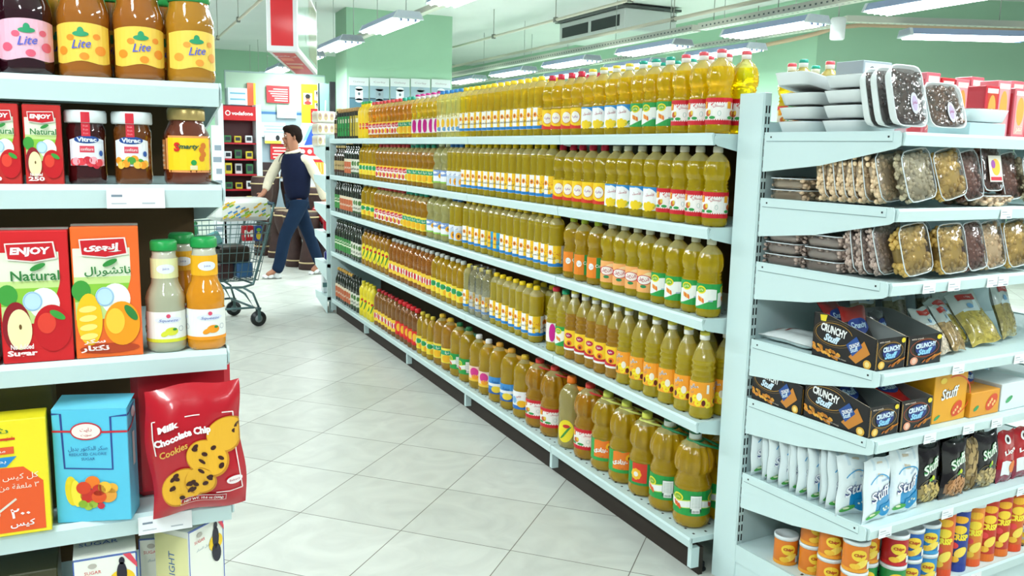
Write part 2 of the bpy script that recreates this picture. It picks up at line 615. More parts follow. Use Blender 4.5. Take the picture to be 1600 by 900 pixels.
for i, y in enumerate([4.9, 6.74, 8.76, 10.73, 12.6, 14.5, 16.4]):
    lamp(5.88, y, label='ceiling light under the perforated rail right of the oil, %s of its row' % ORD[i], group=gb)
gc = 'fluorescent lights beside the green wall'
for i, y in enumerate([8.56, 10.5, 12.4, 14.3]):
    lamp(6.75, y, label='ceiling light in the row beside the green side wall, %s one' % ORD[i], group=gc)
lamp(7.75, 6.1, rz=math.radians(66), label='single ceiling light hung slantwise before the green wall')
for i, (x, y) in enumerate([(-.7, -1.6), (-.7, .3), (-.7, 2.2), (-.7, 4.1), (-.7, 6.0), (-.7, 7.9), (-.7, 9.8), (-.7, 11.7), (5.9, 2.6), (2.65, -1.6), (5.9, .4)]):  # unseen lamps, rows carried on out of view for the light they give
    lamp(x, y, label='ceiling light hung over the near side of the shop, %s of them' % NTH[i])

# rails, pipes, hanging rods
def rail(name, label, cat, x, y0, y1, z, wd, hh, col, rods, holes=False, rz=0, org=None, rodtop=3.4):
    t = thing(name, label, cat, org or (x, y0, z), rz)
    L_ = y1 - y0
    b = MB(); b.box(-wd / 2, wd / 2, 0, L_, 0, hh, col)
    if holes:
        n = int(L_ / .07)
        for i in range(n):
            b.add([(-wd / 2 - .001, i * .07 + .02, hh * .35), (-wd / 2 - .001, i * .07 + .045, hh * .35), (-wd / 2 - .001, i * .07 + .045, hh * .6), (-wd / 2 - .001, i * .07 + .02, hh * .6)], [(0, 3, 2, 1)], H('#5d6a66'))
            b.add([(-.02, i * .07 + .02, -.001), (-.02, i * .07 + .045, -.001), (.0, i * .07 + .045, -.001), (.0, i * .07 + .02, -.001)], [(0, 1, 2, 3)], H('#5d6a66'))
    b.build('channel', M_PLAST, t)
    rb = MB(); rb.tube([(0, 0, hh), (0, 0, rodtop - z)], .005, 5, H('#b9c0bb'))
    rm = rb.build('hanging_rod', M_PLAST, mesh_only=True)
    for yy in rods:
        part('hanging_rod', rm, t, (0, yy, 0))
    return t
rail('lamp_rail', 'cream rail carrying the lights above the oil aisle', 'rail', 2.83, .2, 19, 2.66, .07, .05, H('#d8d6c6'), [i * 1.0 + .4 for i in range(19)])
rail('lamp_rail', 'perforated cream rail above the middle row of lights', 'rail', 6.08, 3.5, 8.1, 2.76, .12, .07, H('#d4d6ca'), [.6, 1.4, 2.4, 3.4, 4.4], True)
rail('lamp_rail', 'perforated cream rail running on to the back wall', 'rail', 6.08, 8.2, 19, 2.76, .12, .07, H('#d4d6ca'), [.5, 1.7, 4.4, 6, 8], True)
rail('lamp_rail', 'lower perforated rail nearer the green side wall', 'rail', 6.85, 6.9, 18, 2.72, .09, .05, H('#c9cdbf'), [.6, 1.8, 2.9, 5.7, 7], True)
rail('lamp_rail', 'perforated rail hung slantwise in front of the slanted wall', 'rail', 0, 0, 3.6, 2.74, .1, .06, H('#c9cdbf'), [.5, 1.6, 2.8], True, rz=math.radians(-111.5), org=(6.79, 6.73, 2.74))
def pipe(label, pts, r, col, clamp=None):
    t = thing('ceiling_pipe', label, 'pipe', pts[0])
    o = Vector(pts[0])
    b = MB(); b.tube([Vector(p) - o for p in pts], r, 8, col)
    b.build('pipe_run', M_PLAST, t)
    for p in (clamp or []):
        q = Vector(p) - o
        m = MB(); m.tube([q, (q.x, q.y, 3.4 - o.z)], .006, 5, H('#a9aca4'))
        m.box(q.x - .02, q.x + .02, q.y - .03, q.y + .03, q.z - .03, q.z + .03, H('#7d8078'))
        m.build('pipe_hanger', M_PLAST, t)
pipe('thin cream pipe along the ceiling left of the hanging sign', [(1.55, 5, 2.86), (1.55, 19, 2.86)], .016, H('#cfcbb8'), [(1.55, y, 2.86) for y in (7, 9, 11, 13)])
pipe('cream conduit crossing the ceiling past the air conditioner', [(5.2, 4.5, 3.02), (5.2, 19, 3.02)], .018, H('#c9c8b6'), [(5.2, y, 3.02) for y in (8.2, 9.9, 11.8, 14)])
pipe('straight conduit above the perforated rail', [(5.98, 3.5, 2.92), (5.98, 18, 2.92)], .022, H('#cfcbb8'), [(5.98, y, 2.92) for y in (6.3, 8.5)])
P1, P2 = Vector((8.12, 8.75, 2.9)), Vector((8.12, 8.35, 3.02))
pipe('bent beige pipe along the green wall', [(8.12, 16, 2.6), (8.12, 11.5, 2.78), tuple(P1), (8.16, 8.5, 2.93), (8.3, 8.38, 2.99), (8.6, 8.24, 3.03), (9.6, 7.84, 3.04), (12, 6.9, 3.02)], .028, H('#c3a98c'),
     [(8.12, 9.6, 2.86)])
mb = MB(); mb.tube([(0, 0, 0), (.9, 1.3, 0)], .008, 6, H('#5a5f58'))
t = mb.build('ceiling_cable', M_PLAST); t.location = (1.1, 7.3, 3.05)
tag(t, 'thin dark cable slanting under the ceiling left of the sign', 'cable')

# air conditioner cassette
t = thing('air_conditioner', 'white ceiling air conditioner with a dark slotted grille', 'air conditioner', (6.45, 10.3, 3.04))
b = MB(); b.box(0, .85, 0, 1.85, 0, .3, H('#d5dad9'), b=.015); b.build('casing', M_PLAST, t)
b = MB(); b.box(-.05, .9, -.03, 1.9, .3, .33, H('#565c5a')); b.build('mounting_plate', M_PLAST, t)
b = MB()
for y0, y1 in ((.12, .88), (.97, 1.75)):
    b.box(-.004, .006, y0, y1, .07, .22, H('#141a20'))
b.build('grille', M_PLAST, t)
# small white speaker hung from the rail
p = at(1309, 45, 6.35)
t = thing('hanging_speaker', 'small white cylinder speaker hanging under the rail', 'speaker', p)
b = MB(); b.lathe([(0, -.10), (.058, -.10), (.066, -.09), (.07, .085), (.062, .10), (0, .10)], 16, H('#eef4f4')); b.build('speaker_body', M_PLAST, t)
b = MB(); b.tube([(0, 0, .1), (0, 0, 3.4 - p.z)], .006, 6, H('#b0b5ae')); b.build('hanging_rod', M_PLAST, t)

# hanging red sign box
p = at(417, 80, 4.7)
A = math.radians(16.6)
t = thing('hanging_sign', 'long white-framed red sign box hanging over the aisle', 'sign', (p.x, p.y, p.z), -A)
Ln, Wd, Ht = 1.42, .155, .42
b = MB(); b.box(0, Wd, 0, Ln, 0, Ht, H('#e6e9ea'), b=.004); b.build('sign_box', M_PRINT, t)
b = MB(); F = Flat((0, 0, 0), (1, 0, 0))
b.rect(F, .022, .03, Wd - .022, Ht - .02, H('#d8101c'), 2)
b.build('front_panel', M_PRINT, t)
b = MB(); F = Flat((Wd, 0, 0), (0, 1, 0))
b.rect(F, .03, .03, Ln - .03, Ht - .02, H('#dfe3e6'), 1)
b.rect(F, .75, .05, Ln - .05, Ht - .02, H('#cf4a52'), 2)
b.ell(F, .6, .2, .12, .1, WHITE, 3)  # pale face and white oval paint the glare on this side
b.build('side_panel', mat('glossy_sign_face', rough=.15, coat=1), t)
b = MB(); F = Flat((0, Ln, 0), (1, 0, 0), (0, -1, 0))
b.rect(F, .02, .05, Wd - .02, Ln - .05, H('#d92b2f'), 1)
b.rect(F, .03, .45, Wd - .05, .62, H('#f0a06a'), 2); b.rect(F, .03, .72, Wd - .03, .8, H('#e8b9a8'), 2); b.rect(F, .03, .95, Wd - .06, 1.1, H('#ef8468'), 2)
b.text(F, 'عرض', Wd / 2, 1.2, .08, WHITE, 3)
b.build('bottom_panel', M_PRINT, t)
b = MB()
for y in (.2, 1.2): b.tube([(Wd / 2, y, Ht), (Wd / 2, y, 3.4 - p.z)], .004, 5, H('#9aa09c'))
b.build('hanging_wire', M_PLAST, t)

# ================================================================== SHELVING
LIP = .036
def shelf_bm(L_, D, holes=False, LIP=LIP):
    """shelf with its front edge along local x (0..L), front at y = 0, depth to +y, top surface at z = 0"""
    b = MB()
    g = .002
    b.box(g, L_ - g, .004, D, -.018, 0, WHITE)
    b.prism([(0, .002), (.006, 0.0), (.010, -.004), (.010, -LIP), (0.002, -LIP), (-.004, -.006)], g, L_ - g, 'x', WHITE)
    if holes:
        n = int(L_ / .045)
        for r in range(5):
            for i in range(n):
                x = .02 + i * .045; y = .03 + r * .05
                b.add([(x, y, .0004), (x + .01, y, .0004), (x + .01, y + .008, .0004), (x, y + .008, .0004)], [(0, 1, 2, 3)], WHITE, 1)
    return b
def bracket_me(D, hf, hb, th=.003):
    b = MB()
    b.prism([(.012, .0), (D, .0), (D, -hb), (D * .55, -hb * .8), (.02, -hf), (.006, -hf + .008), (.006, -.01)], 0, th, 'x', WHITE)
    # folded strip along the top and its screw
    b.prism([(.03, -.004), (D - .01, -.004), (D - .01, -.026), (.03, -.026)], -.0015, 0, 'x', WHITE)
    b.box(-.0022, -.0014, .04, .045, -.017, -.012, WHITE, 1)
    b.box(-.0022, -.0014, D - .03, D - .025, -.017, -.012, WHITE, 1)
    b.box(-.0018, -.0013, .03, D - .01, -.0275, -.0258, WHITE, 2)
    return b.build('bracket', [M_SHELF, M_BLACK, mat('shelf_seam', rough=.6, col=H('#7f9698'))], mesh_only=True)
MS = [M_SHELF, M_BLACK]
RX = 1.717                                     # front edge of the oil shelves
RZ = [1.463, 1.170, 0.876, 0.535, 0.135]       # their surfaces, top to bottom
RY0, RL, RD = 2.20, 1.0, .43
ladj = shelf_bm(RL, RD, True).build('shelf', MS, mesh_only=True)
lbase = shelf_bm(RL, RD, True).build('shelf', MS, mesh_only=True)
brk = bracket_me(RD, .036, .10)
lname = ['nearest', 'second', 'third', 'fourth', 'farthest']
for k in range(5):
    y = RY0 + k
    # local frame: x along the run (away from camera), y from the aisle into the shelf
    t = bpy.data.objects.new('gondola_bay', None); COL.objects.link(t)
    t.matrix_world = Matrix(((0, 1, 0, RX), (1, 0, 0, y), (0, 0, 1, 0), (0, 0, 0, 1)))
    t.matrix_world = Matrix.Translation((RX, y + RL, 0)) @ Matrix.Rotation(-PI / 2, 4, 'Z')
    # rotated frame: local +x points to world -y (towards the camera), local +y to world +x
    tag(t, '%s bay of the white steel shelving holding the oil bottles' % lname[k], 'shelving', 'bays of the long oil shelving')
    for i, z in enumerate(RZ):
        part('shelf', lbase if i == 4 else ladj, t, (0, 0, z))
        if i < 4:
            part('bracket', brk, t, (RL - .003, 0, z - .002), (0, 0, 0))
            part('bracket', brk, t, (.003, 0, z - .002))
    b = MB(); b.box(.0, RL, RD, RD + .012, .10, 1.5, WHITE); b.build('back_panel', M_DARKBACK, t)
    b = MB(); b.box(RL - .04, RL, RD + .012, RD + .05, 0, 1.56, WHITE)
    b.build('upright', M_SHELF, t)
    b = MB(); b.box(RL - .022, RL - .002, .008, .04, .028, .099, WHITE)
    for z in (.035, .068): b.box(RL - .018, RL - .006, .011, .013, z, z + .022, WHITE, 1)
    b.box(RL - .04, RL - .02, .06, .08, 0.008, .03, WHITE, 1); b.lathe([(.018, 0), (.02, .006), (.006, .012), (.006, .03)], 10, WHITE, 1, c=(RL - .03, .07, 0))
    b.build('foot', MS, t)
    b = MB(); b.box(0, RL, .04, .055, 0, .098, WHITE); b.build('shade_strip', mat('painted_shade', rough=.7, col=H('#2a211a')), t)  # dark brown board standing in for the shade under the bottom shelf
# far end cheek
t = thing('shelving_cheek', 'white end panel closing the far end of the oil shelving', 'panel', (RX, RY0 + 5.004, 0))
b = MB(); b.box(.0, RD * 2, 0, .02, .03, 1.5, WHITE); b.build('panel_sheet', M_SHELF, t)
# the far side of the gondola carries a top shelf with more bottles
t = bpy.data.objects.new('gondola_bay', None); COL.objects.link(t)
t.matrix_world = Matrix.Translation((RX + RD * 2 + .06, RY0, 0)) @ Matrix.Rotation(PI / 2, 4, 'Z')
tag(t, 'bay on the hidden side of the oil shelving, behind the nearest bay', 'shelving')
for z in (1.463, 1.17, .135): part('shelf', ladj, t, (0, 0, z))

# ---- end unit (faces the camera)
EO = Vector((1.814, 2.085, 0)); ER = .0835
EW, ED = 1.3, .478
EZ = [1.464, 1.268, 1.0725, .829, .640, .392, .149]
EM = Matrix.Translation(EO) @ Matrix.Rotation(ER, 4, 'Z')      # local x = right, local -y = towards the camera
def EP(u, v, z): return EM @ Vector((u, -v, z))
t = bpy.data.objects.new('end_shelving', None); COL.objects.link(t); t.matrix_world = EM
tag(t, 'tall white end shelving unit with seven shelves of snacks and nuts', 'shelving')
esh = shelf_bm(EW, ED, False, .033)
esh = esh.build('shelf', MS, mesh_only=True)
eb = MB(); ebm = bracket_me(ED - .004, .045, .118)
ELIP = [.03] * 7
for i, z in enumerate(EZ):
    so = part('shelf', esh if i < 6 else shelf_bm(EW, ED, True).build('shelf', MS, mesh_only=True), t, (0.004, -ED, z))
    if i < 6:
        part('bracket', ebm, t, (0.0, -ED, z + .004))
        part('bracket', ebm, t, (EW, -ED, z + .004))
    # paper price cards slid into the lip
    for q, u in enumerate({0: [.9], 1: [.45, .8], 2: [.13, .24, .42, .47], 3: [.3, .6], 4: [.2, .38, .52], 5: [.04, .32, .7], 6: [.5, .8]}[i]):
        pc = MB(); F = Flat((u, -ED - .0045, z - .004), (1, 0, 0)); pc.rect(F, 0, -.029, .055, 0, H('#eef3f4'), 1)
        pc.rect(F, .006, -.011, .03, -.009, H('#9aa6ae'), 2); pc.rect(F, .006, -.018, .045, -.0165, H('#b9c2c8'), 2); pc.rect(F, .03, -.026, .05, -.023, H('#8a98a2'), 2)
        po = pc.build('price_card', M_LABEL, so); po.location = (-.004, ED, -z)
b = MB(); b.box(.02, EW, 0.0, .014, .1, 1.5, WHITE); b.build('back_panel', mat('end_back_panel', rough=.5, col=H('#b9cfd0')), t)
# side frame with two columns of slots on its front
b = MB(); b.box(-.004, .026, .0, .105, 0, 1.586, WHITE, b=.002)
b.build('upright', MS, t)
b = MB()
for i in range(43):
    z = .16 + i * .0325
    for x in (.002, .014): b.box(x, x + .0045, -.0012, .001, z, z + .022, WHITE, 1)
b.box(-.0055, -.004, .004, .006, .16, 1.58, WHITE, 0)
b.build('slot_strip', MS, t)
b = MB(); b.box(EW - .03, EW, .0, .105, 0, 1.586, WHITE, b=.002); b.build('upright', MS, t)
b = MB(); b.box(0, EW, -ED + .02, 0, .0, .149 - .036, WHITE); b.build('base_plinth', M_SHELF, t)
b = MB(); b.prism([(-ED, .149), (0, .149), (0, .09), (-ED, .09)], -.003, 0, 'x', WHITE); b.build('base_cheek', M_SHELF, t)

# ---- left unit (faces the camera, nearest)
LR, LY = .160, 1.32
LZ = [1.48, 1.336, 1.092, .853, .61]
LW, LD = 1.15, .42
t = thing('side_shelving', 'near white shelving unit at the picture edge holding jams, juices and biscuits', 'shelving', (LR - LW, LY, 0), .01)
lsh = shelf_bm(LW, LD, False, .031).build('shelf', MS, mesh_only=True)
for i, z in enumerate(LZ):
    so = part('shelf', lsh, t, (0, 0, z))
    part('bracket', bracket_me(LD, .031, .085), t, (LW, 0, z + .003))
    for u in {0: [], 1: [LW - .155], 2: [LW - .5], 3: [LW - .135], 4: [LW - .3]}[i]:
        pc = MB(); F = Flat((u, -.0045, z - .003), (1, 0, 0)); pc.rect(F, 0, -.028, .075, 0, H('#f4f7f8'), 1)
        pc.rect(F, .006, -.012, .02, -.009, H('#7a8896'), 2); pc.rect(F, .045, -.022, .062, -.02, H('#b9c2c8'), 2); pc.rect(F, .006, -.022, .025, -.0205, H('#b9c2c8'), 2)
        po = pc.build('price_card', M_LABEL, so); po.location = (0, 0, -z)
b = MB(); b.box(0, LW, LD, LD + .012, .1, 2.1, WHITE); b.build('back_panel', M_DARKBACK, t)
b = MB(); b.box(LW - .03, LW, LD + .012, LD + .07, 0, 2.1, WHITE); b.box(0, .03, LD + .012, LD + .07, 0, 2.1, WHITE); b.build('upright', M_SHELF, t)
b = MB(); b.box(0, LW, .02, LD, 0, .13, WHITE); b.build('base_plinth', M_SHELF, t)

# ================================================================== OIL BOTTLES
Yl, Am, Dk = H('#ffe012'), H('#e8962a'), H('#1d2412')
Yo = H('#ffe52e'); Cl = H('#f6f09a'); Neck = H('#fdf0a0'); Gd = H('#fcd020'); Go = H('#f4b824')
def P_slim(c, h=.252):
    p = [(0, 0), (.029, 0), (.0335, .004), (.0345, .012), (.0345, .125)]
    z = .13
    while z < .205:
        p += [(.0322, z), (.0352, z + .0045)]; z += .0095
    p += [(.034, .212), (.028, .228), (.017, .238), (.0135, .242), (.0135, .25)]
    return [(r, zz, c if zz < .226 else Neck) for r, zz in p]
def P_waist(c, k=1.0):
    p = [(0, 0), (.033, 0), (.0395, .006), (.041, .018), (.0398, .026), (.0398, .112), (.041, .116), (.0355, .1225), (.0392, .1275), (.0348, .1335), (.0388, .139), (.0352, .145), (.0405, .152),
         (.0428, .168), (.0415, .188), (.0365, .206), (.027, .220), (.0165, .229), (.0135, .233), (.0135, .244)]
    return [(r * k, z * k, c if z < .212 else Neck) for r, z in p]
def P_tall(c):
    p = [(0, 0), (.035, 0), (.0405, .006), (.0415, .014), (.0385, .020), (.0412, .027), (.0388, .033), (.0408, .04), (.0405, .128), (.0418, .133), (.0370, .141), (.0374, .144), (.0416, .152), (.0368, .160), (.0372, .163), (.0414, .171), (.0362, .179), (.0368, .182),
         (.0402, .190), (.0385, .196), (.034, .212), (.026, .233), (.0175, .250), (.0135, .258), (.0135, .272)]
    return [(r, z, c if z < .2 else H('#fbe56a') if z < .245 else Neck) for r, z in p]
def P_big(c, k=1.0):
    p = [(0, 0), (.048, 0), (.060, .010), (.0645, .028), (.062, .045), (.062, .140), (.0645, .15), (.060, .154), (.0635, .160), (.056, .168), (.058, .173), (.0525, .179), (.055, .184), (.052, .189), (.058, .197),
         (.0635, .215), (.0635, .238), (.058, .262), (.046, .284), (.031, .298), (.022, .304), (.019, .308), (.019, .318)]
    return [(r * k, z * k, c if z < .29 else Neck) for r, z in p]
def P_jug(c, k=1.0):
    p = [(0, 0), (.042, 0), (.053, .010), (.0555, .03), (.054, .042), (.054, .135), (.0555, .145), (.053, .155), (.0545, .170), (.052, .18), (.0545, .195), (.054, .22), (.048, .245), (.034, .265), (.021, .276), (.0165, .281), (.0165, .292)]
    return [(r * k, z * k, c if z < .268 else Neck) for r, z in p]
def P_amber(c):
    p = [(0, 0), (.034, 0), (.039, .006), (.040, .02), (.039, .03), (.039, .118), (.040, .124), (.037, .132), (.039, .15), (.039, .19), (.036, .212), (.027, .232), (.0165, .246), (.0135, .25), (.0135, .262)]
    return [(r, z * .95, c) for r, z in p]
def P_flask(c):
    p = [(0, 0), (.030, 0), (.0355, .006), (.037, .03), (.034, .08), (.030, .115), (.033, .15), (.036, .185), (.033, .21), (.022, .228), (.015, .236), (.0145, .248)]
    return [(r, z, c) for r, z in p]
def P_olive(c, h=.27):
    k = h / .27
    p = [(0, 0), (.028, 0), (.0305, .005), (.031, .165), (.028, .183), (.017, .208), (.0125, .222), (.0125, .262)]
    return [(r, z * k, c) for r, z in p]
def bgwrap(b, R, v0, v1, col, c=None, layer=1):
    F = Cyl(R)
    b.rect(F, -PI * R, v0, PI * R, v1, col, layer, n=24)
    return F
def rep(R): return [0, 2.1 * R, -2.1 * R]
def flower(b, F, u, v, r, layer, core='#6b2a10', petal='#f6a50c'):
    for k in range(8):
        a = k * PI / 4
        b.ell(F, u + .62 * r * math.cos(a), v + .62 * r * math.sin(a), .42 * r, .42 * r, H(petal), layer, 5)
    b.ell(F, u, v, .45 * r, .45 * r, H(core), layer + 1, 6)
def d_sun(b, R, v0, v1, alt=False):
    hh = v1 - v0
    F = bgwrap(b, R, v0, v1, H('#fbfaf0') if not alt else H('#35a9dc'))
    for c in rep(R):
        if alt:
            b.rect(F, c - .9 * R, v0, c - .2 * R, v1, H('#f9c51c'), 2)
        else:
            b.rect(F, c - .05 * R, v0, c + 1.0 * R, v1, H('#fccb1c'), 2)
        flower(b, F, c - .45 * R, v0 + hh * .68, .30 * R, 3, '#8c3a10', '#f5960f')
        b.text(F, 'الشمس', c - .42 * R, v0 + hh * .40, hh * .16, H('#51403a'), 3, bold=.01)
        b.text(F, 'زيت', c + .45 * R, v0 + hh * .62, hh * .2, H('#d8502a'), 3)
        b.ell(F, c + .5 * R, v0 + hh * .3, .28 * R, hh * .09, H('#f4e9a0'), 3, 6)
    b.rect(F, -PI * R, v0 + hh * .02, PI * R, v0 + hh * .16, H('#1f7ec6'), 4, n=24)
    for c in rep(R): b.ell(F, c + .6 * R, v0 + hh * .14, .34 * R, hh * .07, H('#1f7ec6'), 4, 6)
def d_lemon(b, R, v0, v1):
    hh = v1 - v0
    F = bgwrap(b, R, v0, v1, H('#f7f9f8'))
    for c in rep(R):
        b.shape(F, c - .2 * R, c + 1.02 * R, lambda u, c=c: v1 - hh * (.05 + .5 * max(0, (u - c + .2 * R) / (1.2 * R)) ** 2), lambda u: v1, H('#2d8fd2'), 2, 6)
        b.shape(F, c - 1.0 * R, c - .2 * R, lambda u, c=c: v1 - hh * .07, lambda u: v1, H('#2d8fd2'), 2, 3)
        b.ring(F, c + .1 * R, v0 + hh * .5, .85 * R, hh * .5, hh * .035, H('#3fa652'), 3, 8, -.9, .9)
        b.text(F, 'الأصيل', c - .05 * R, v0 + hh * .68, hh * .17, H('#b33a50'), 3, bold=.012)
        for (du, dv) in ((-.45, .2), (-.1, .24), (.25, .18), (.05, .12), (-.3, .1)):
            b.ell(F, c + du * R, v0 + hh * dv, .26 * R, hh * .15, H('#f7d31e'), 3, 6)
        b.ell(F, c + .5 * R, v0 + hh * .2, .2 * R, hh * .06, H('#3fa652'), 3, 5, tilt=.8)
def d_redx(b, R, v0, v1):
    hh = v1 - v0
    F = bgwrap(b, R, v0, v1, H('#f8f4ef'))
    b.rect(F, -PI * R, v1 - hh * .16, PI * R, v1, H('#cf1526'), 2, n=24)
    b.rect(F, -PI * R, v0, PI * R, v0 + hh * .16, H('#cf1526'), 2, n=24)
    n = 34
    for k in range(n):
        u = -PI * R + 2 * PI * R * k / n; w_ = 2 * PI * R / n * .5
        for (a, s) in ((v1 - hh * .16, -1), (v0 + hh * .16, 1)):
            b.poly(F, [(u, a), (u + w_, a), (u + w_ / 2, a + s * hh * .06)] if s > 0 else [(u, a), (u + w_ / 2, a + s * hh * .06), (u + w_, a)], H('#cf1526'), 2)
    for c in rep(R):
        b.poly(F, [(c - .62 * R, v0 + hh * .62), (c + .08 * R, v0 + hh * .62), (c - .12 * R, v0 + hh * .72), (c + .08 * R, v0 + hh * .82), (c - .62 * R, v0 + hh * .82)], H('#cf1526'), 3)
        b.rect(F, c - .98 * R, v0 + hh * .60, c - .6 * R, v0 + hh * .86, H('#f2a51c'), 3)
        b.ell(F, c - .45 * R, v0 + hh * .42, .26 * R, hh * .12, H('#c9602a'), 3, 6)
        b.ell(F, c - .3 * R, v0 + hh * .47, .12 * R, hh * .09, H('#e6c23a'), 4, 5)
        b.ell(F, c - .7 * R, v0 + hh * .26, .26 * R, hh * .06, H('#2f9a48'), 3, 5)
        b.ell(F, c - .05 * R, v0 + hh * .26, .26 * R, hh * .06, H('#2f9a48'), 3, 5)
        b.ring(F, c + .5 * R, v0 + hh * .42, .13 * R, hh * .1, .001, H('#7fb6a8'), 3, 10)
        b.text(F, 'كريستال', c + .45 * R, v0 + hh * .70, hh * .12, H('#b7283a'), 3, bold=.01)
def d_corn(b, R, v0, v1):
    hh = v1 - v0
    F = bgwrap(b, R, v0, v1, H('#27a04a'))
    for c in rep(R):
        b.shape(F, c - 1.0 * R, c + 1.0 * R, lambda u, c=c: v0 + hh * (.22 + .16 * math.sin((u - c) / R * 1.5)), lambda u, c=c: v0 + hh * (.70 + .10 * math.sin((u - c) / R * 1.5 + .8)), H('#f2f4ee'), 2, 8)
        b.ell(F, c - .3 * R, v0 + hh * .76, .42 * R, hh * .16, H('#f6dc2e'), 3, 8)
        b.ell(F, c - .3 * R, v0 + hh * .76, .32 * R, hh * .11, H('#7cb92f'), 4, 8)
        b.text(F, 'وادي', c - .3 * R, v0 + hh * .76, hh * .13, H('#fff6c0'), 5, bold=.01)
        for k in range(4):
            b.ell(F, c - .5 * R + k * .14 * R, v0 + hh * (.42 - k * .03), .09 * R, hh * .1, H('#e2702a') if k % 2 else H('#f0a43a'), 3, 5, tilt=-.8)
        b.rect(F, c + .35 * R, v0 + hh * .3, c + .7 * R, v0 + hh * .36, H('#9fb7c8'), 3)
def d_yred(b, R, v0, v1):
    hh = v1 - v0
    F = bgwrap(b, R, v0, v1, H('#fbcf13'))
    b.rect(F, -PI * R, v0, PI * R, v0 + hh * .14, H('#dd3520'), 2, n=24)
    for c in rep(R):
        b.shape(F, c - 1.0 * R, c + 1.0 * R, lambda u: v0 + hh * .1, lambda u, c=c: v0 + hh * (.14 + .12 * ((u - c) / R - .1) ** 2), H('#dd3520'), 2, 8)
        b.ell(F, c - .1 * R, v0 + hh * .56, .50 * R, hh * .27, H('#f6f2ea'), 3, 10)
        b.ring(F, c - .1 * R, v0 + hh * .56, .54 * R, hh * .29, .0014, H('#cf2030'), 4, 20, -2.6, 1.6)
        b.text(F, 'عافية', c - .1 * R, v0 + hh * .57, hh * .15, H('#a35a9a'), 4, bold=.01)
def d_peach(b, R, v0, v1):
    hh = v1 - v0
    F = bgwrap(b, R, v0, v1, H('#f6b169'))
    b.rect(F, -PI * R, v0 + hh * .42, PI * R, v0 + hh * .68, H('#d3263a'), 2, n=24)
    for c in rep(R):
        b.ell(F, c, v0 + hh * .55, .72 * R, hh * .22, H('#c7203a'), 3, 10)
        b.ell(F, c, v0 + hh * .55, .66 * R, hh * .19, H('#f8efe8'), 4, 10)
        b.text(F, 'النخيل', c, v0 + hh * .56, hh * .2, H('#b5223a'), 5, bold=.02)
        b.ell(F, c, v0 + hh * .26, .3 * R, hh * .07, H('#2d8a52'), 3, 6)
        b.shape(F, c - .2 * R, c + .8 * R, lambda u: v0 + hh * .74, lambda u, c=c: v0 + hh * (.8 + .1 * math.sin((u - c) / R * 3)), H('#fbd9a0'), 2, 6)
def d_orgreen(b, R, v0, v1):
    hh = v1 - v0
    F = bgwrap(b, R, v0, v1, H('#f0861f'))
    for c in rep(R):
        b.rect(F, c + .35 * R, v0, c + 1.05 * R, v1, H('#2c9a49'), 2)
        b.ell(F, c - .2 * R, v0 + hh * .55, .3 * R, hh * .16, WHITE, 3, 8)
        b.text(F, 'ذرة', c - .2 * R, v0 + hh * .55, hh * .16, H('#c0392b'), 4)
        b.text(F, 'Corn', c + .7 * R, v0 + hh * .6, hh * .16, WHITE, 4, bold=.02)
def d_orsun(b, R, v0, v1):
    hh = v1 - v0
    F = bgwrap(b, R, v0, v1, H('#f6a125'))
    for c in rep(R):
        for i, (du, dv) in enumerate(((-.55, .22), (.1, .15), (.6, .25), (-.15, .35), (.9, .1))):
            for k in range(7):
                a = k * PI / 3.5
                b.ell(F, c + du * R + .17 * R * math.cos(a), v0 + hh * dv + .17 * R * math.sin(a), .12 * R, .12 * R, H('#fbe12c'), 2, 4)
        for (du, dv) in ((-.55, .22), (.55, .17)):
            b.ell(F, c + du * R, v0 + hh * dv, .16 * R, hh * .12, H('#6a1c14'), 3, 7)
        b.ell(F, c + .2 * R, v0 + hh * .42, .22 * R, hh * .16, H('#f4efdc'), 3, 7)
        b.text(F, 'صافي', c - .3 * R, v0 + hh * .78, hh * .26, H('#f7f2ea'), 4, wid=R * .8, bold=.06)
        b.text(F, 'صافي', c - .3 * R, v0 + hh * .78, hh * .22, H('#5d5a6a'), 5, wid=R * .7)
        b.text(F, 'لين', c - .45 * R, v0 + hh * .58, hh * .12, H('#8a6a8a'), 5)
        b.rect(F, c + .75 * R, v0 + hh * .55, c + .95 * R, v0 + hh * .9, H('#f3eee2'), 3)
def d_redyel(b, R, v0, v1):
    hh = v1 - v0
    F = bgwrap(b, R, v0, v1, H('#f8d02a'))
    b.rect(F, -PI * R, v0, PI * R, v0 + hh * .1, WHITE, 2, n=24)
    for c in rep(R):
        b.shape(F, c - 1.0 * R, c + 1.0 * R, lambda u: v0 + hh * .1, lambda u, c=c: v0 + hh * (.2 + .18 * ((u - c) / R) ** 2), H('#c8202c'), 3, 8)
        b.ell(F, c - .2 * R, v0 + hh * .74, .42 * R, hh * .13, H('#b8194a'), 3, 8)
        b.text(F, 'حلوة', c - .2 * R, v0 + hh * .74, hh * .12, WHITE, 4, bold=.02)
        b.ell(F, c - .1 * R, v0 + hh * .36, .3 * R, hh * .14, H('#f07a1c'), 4, 6)
        b.ell(F, c - .1 * R, v0 + hh * .34, .14 * R, hh * .08, H('#6a2410'), 5, 6)
def d_simple(bg, bands, word=None, wcol='#ffffff', blobs=(), wv=.5, wh=.2):
    def f(b, R, v0, v1):
        hh = v1 - v0
        F = bgwrap(b, R, v0, v1, H(bg))
        for a, c_, col in bands:
            b.rect(F, -PI * R, v0 + hh * a, PI * R, v0 + hh * c_, H(col), 2, n=24)
        for c in rep(R):
            for (du, dv, ru, rv, col) in blobs:
                b.ell(F, c + du * R, v0 + hh * dv, ru * R, rv * hh, H(col), 3, 7)
            if word: b.text(F, word, c, v0 + hh * wv, hh * wh, H(wcol), 5, bold=.02)
    return f
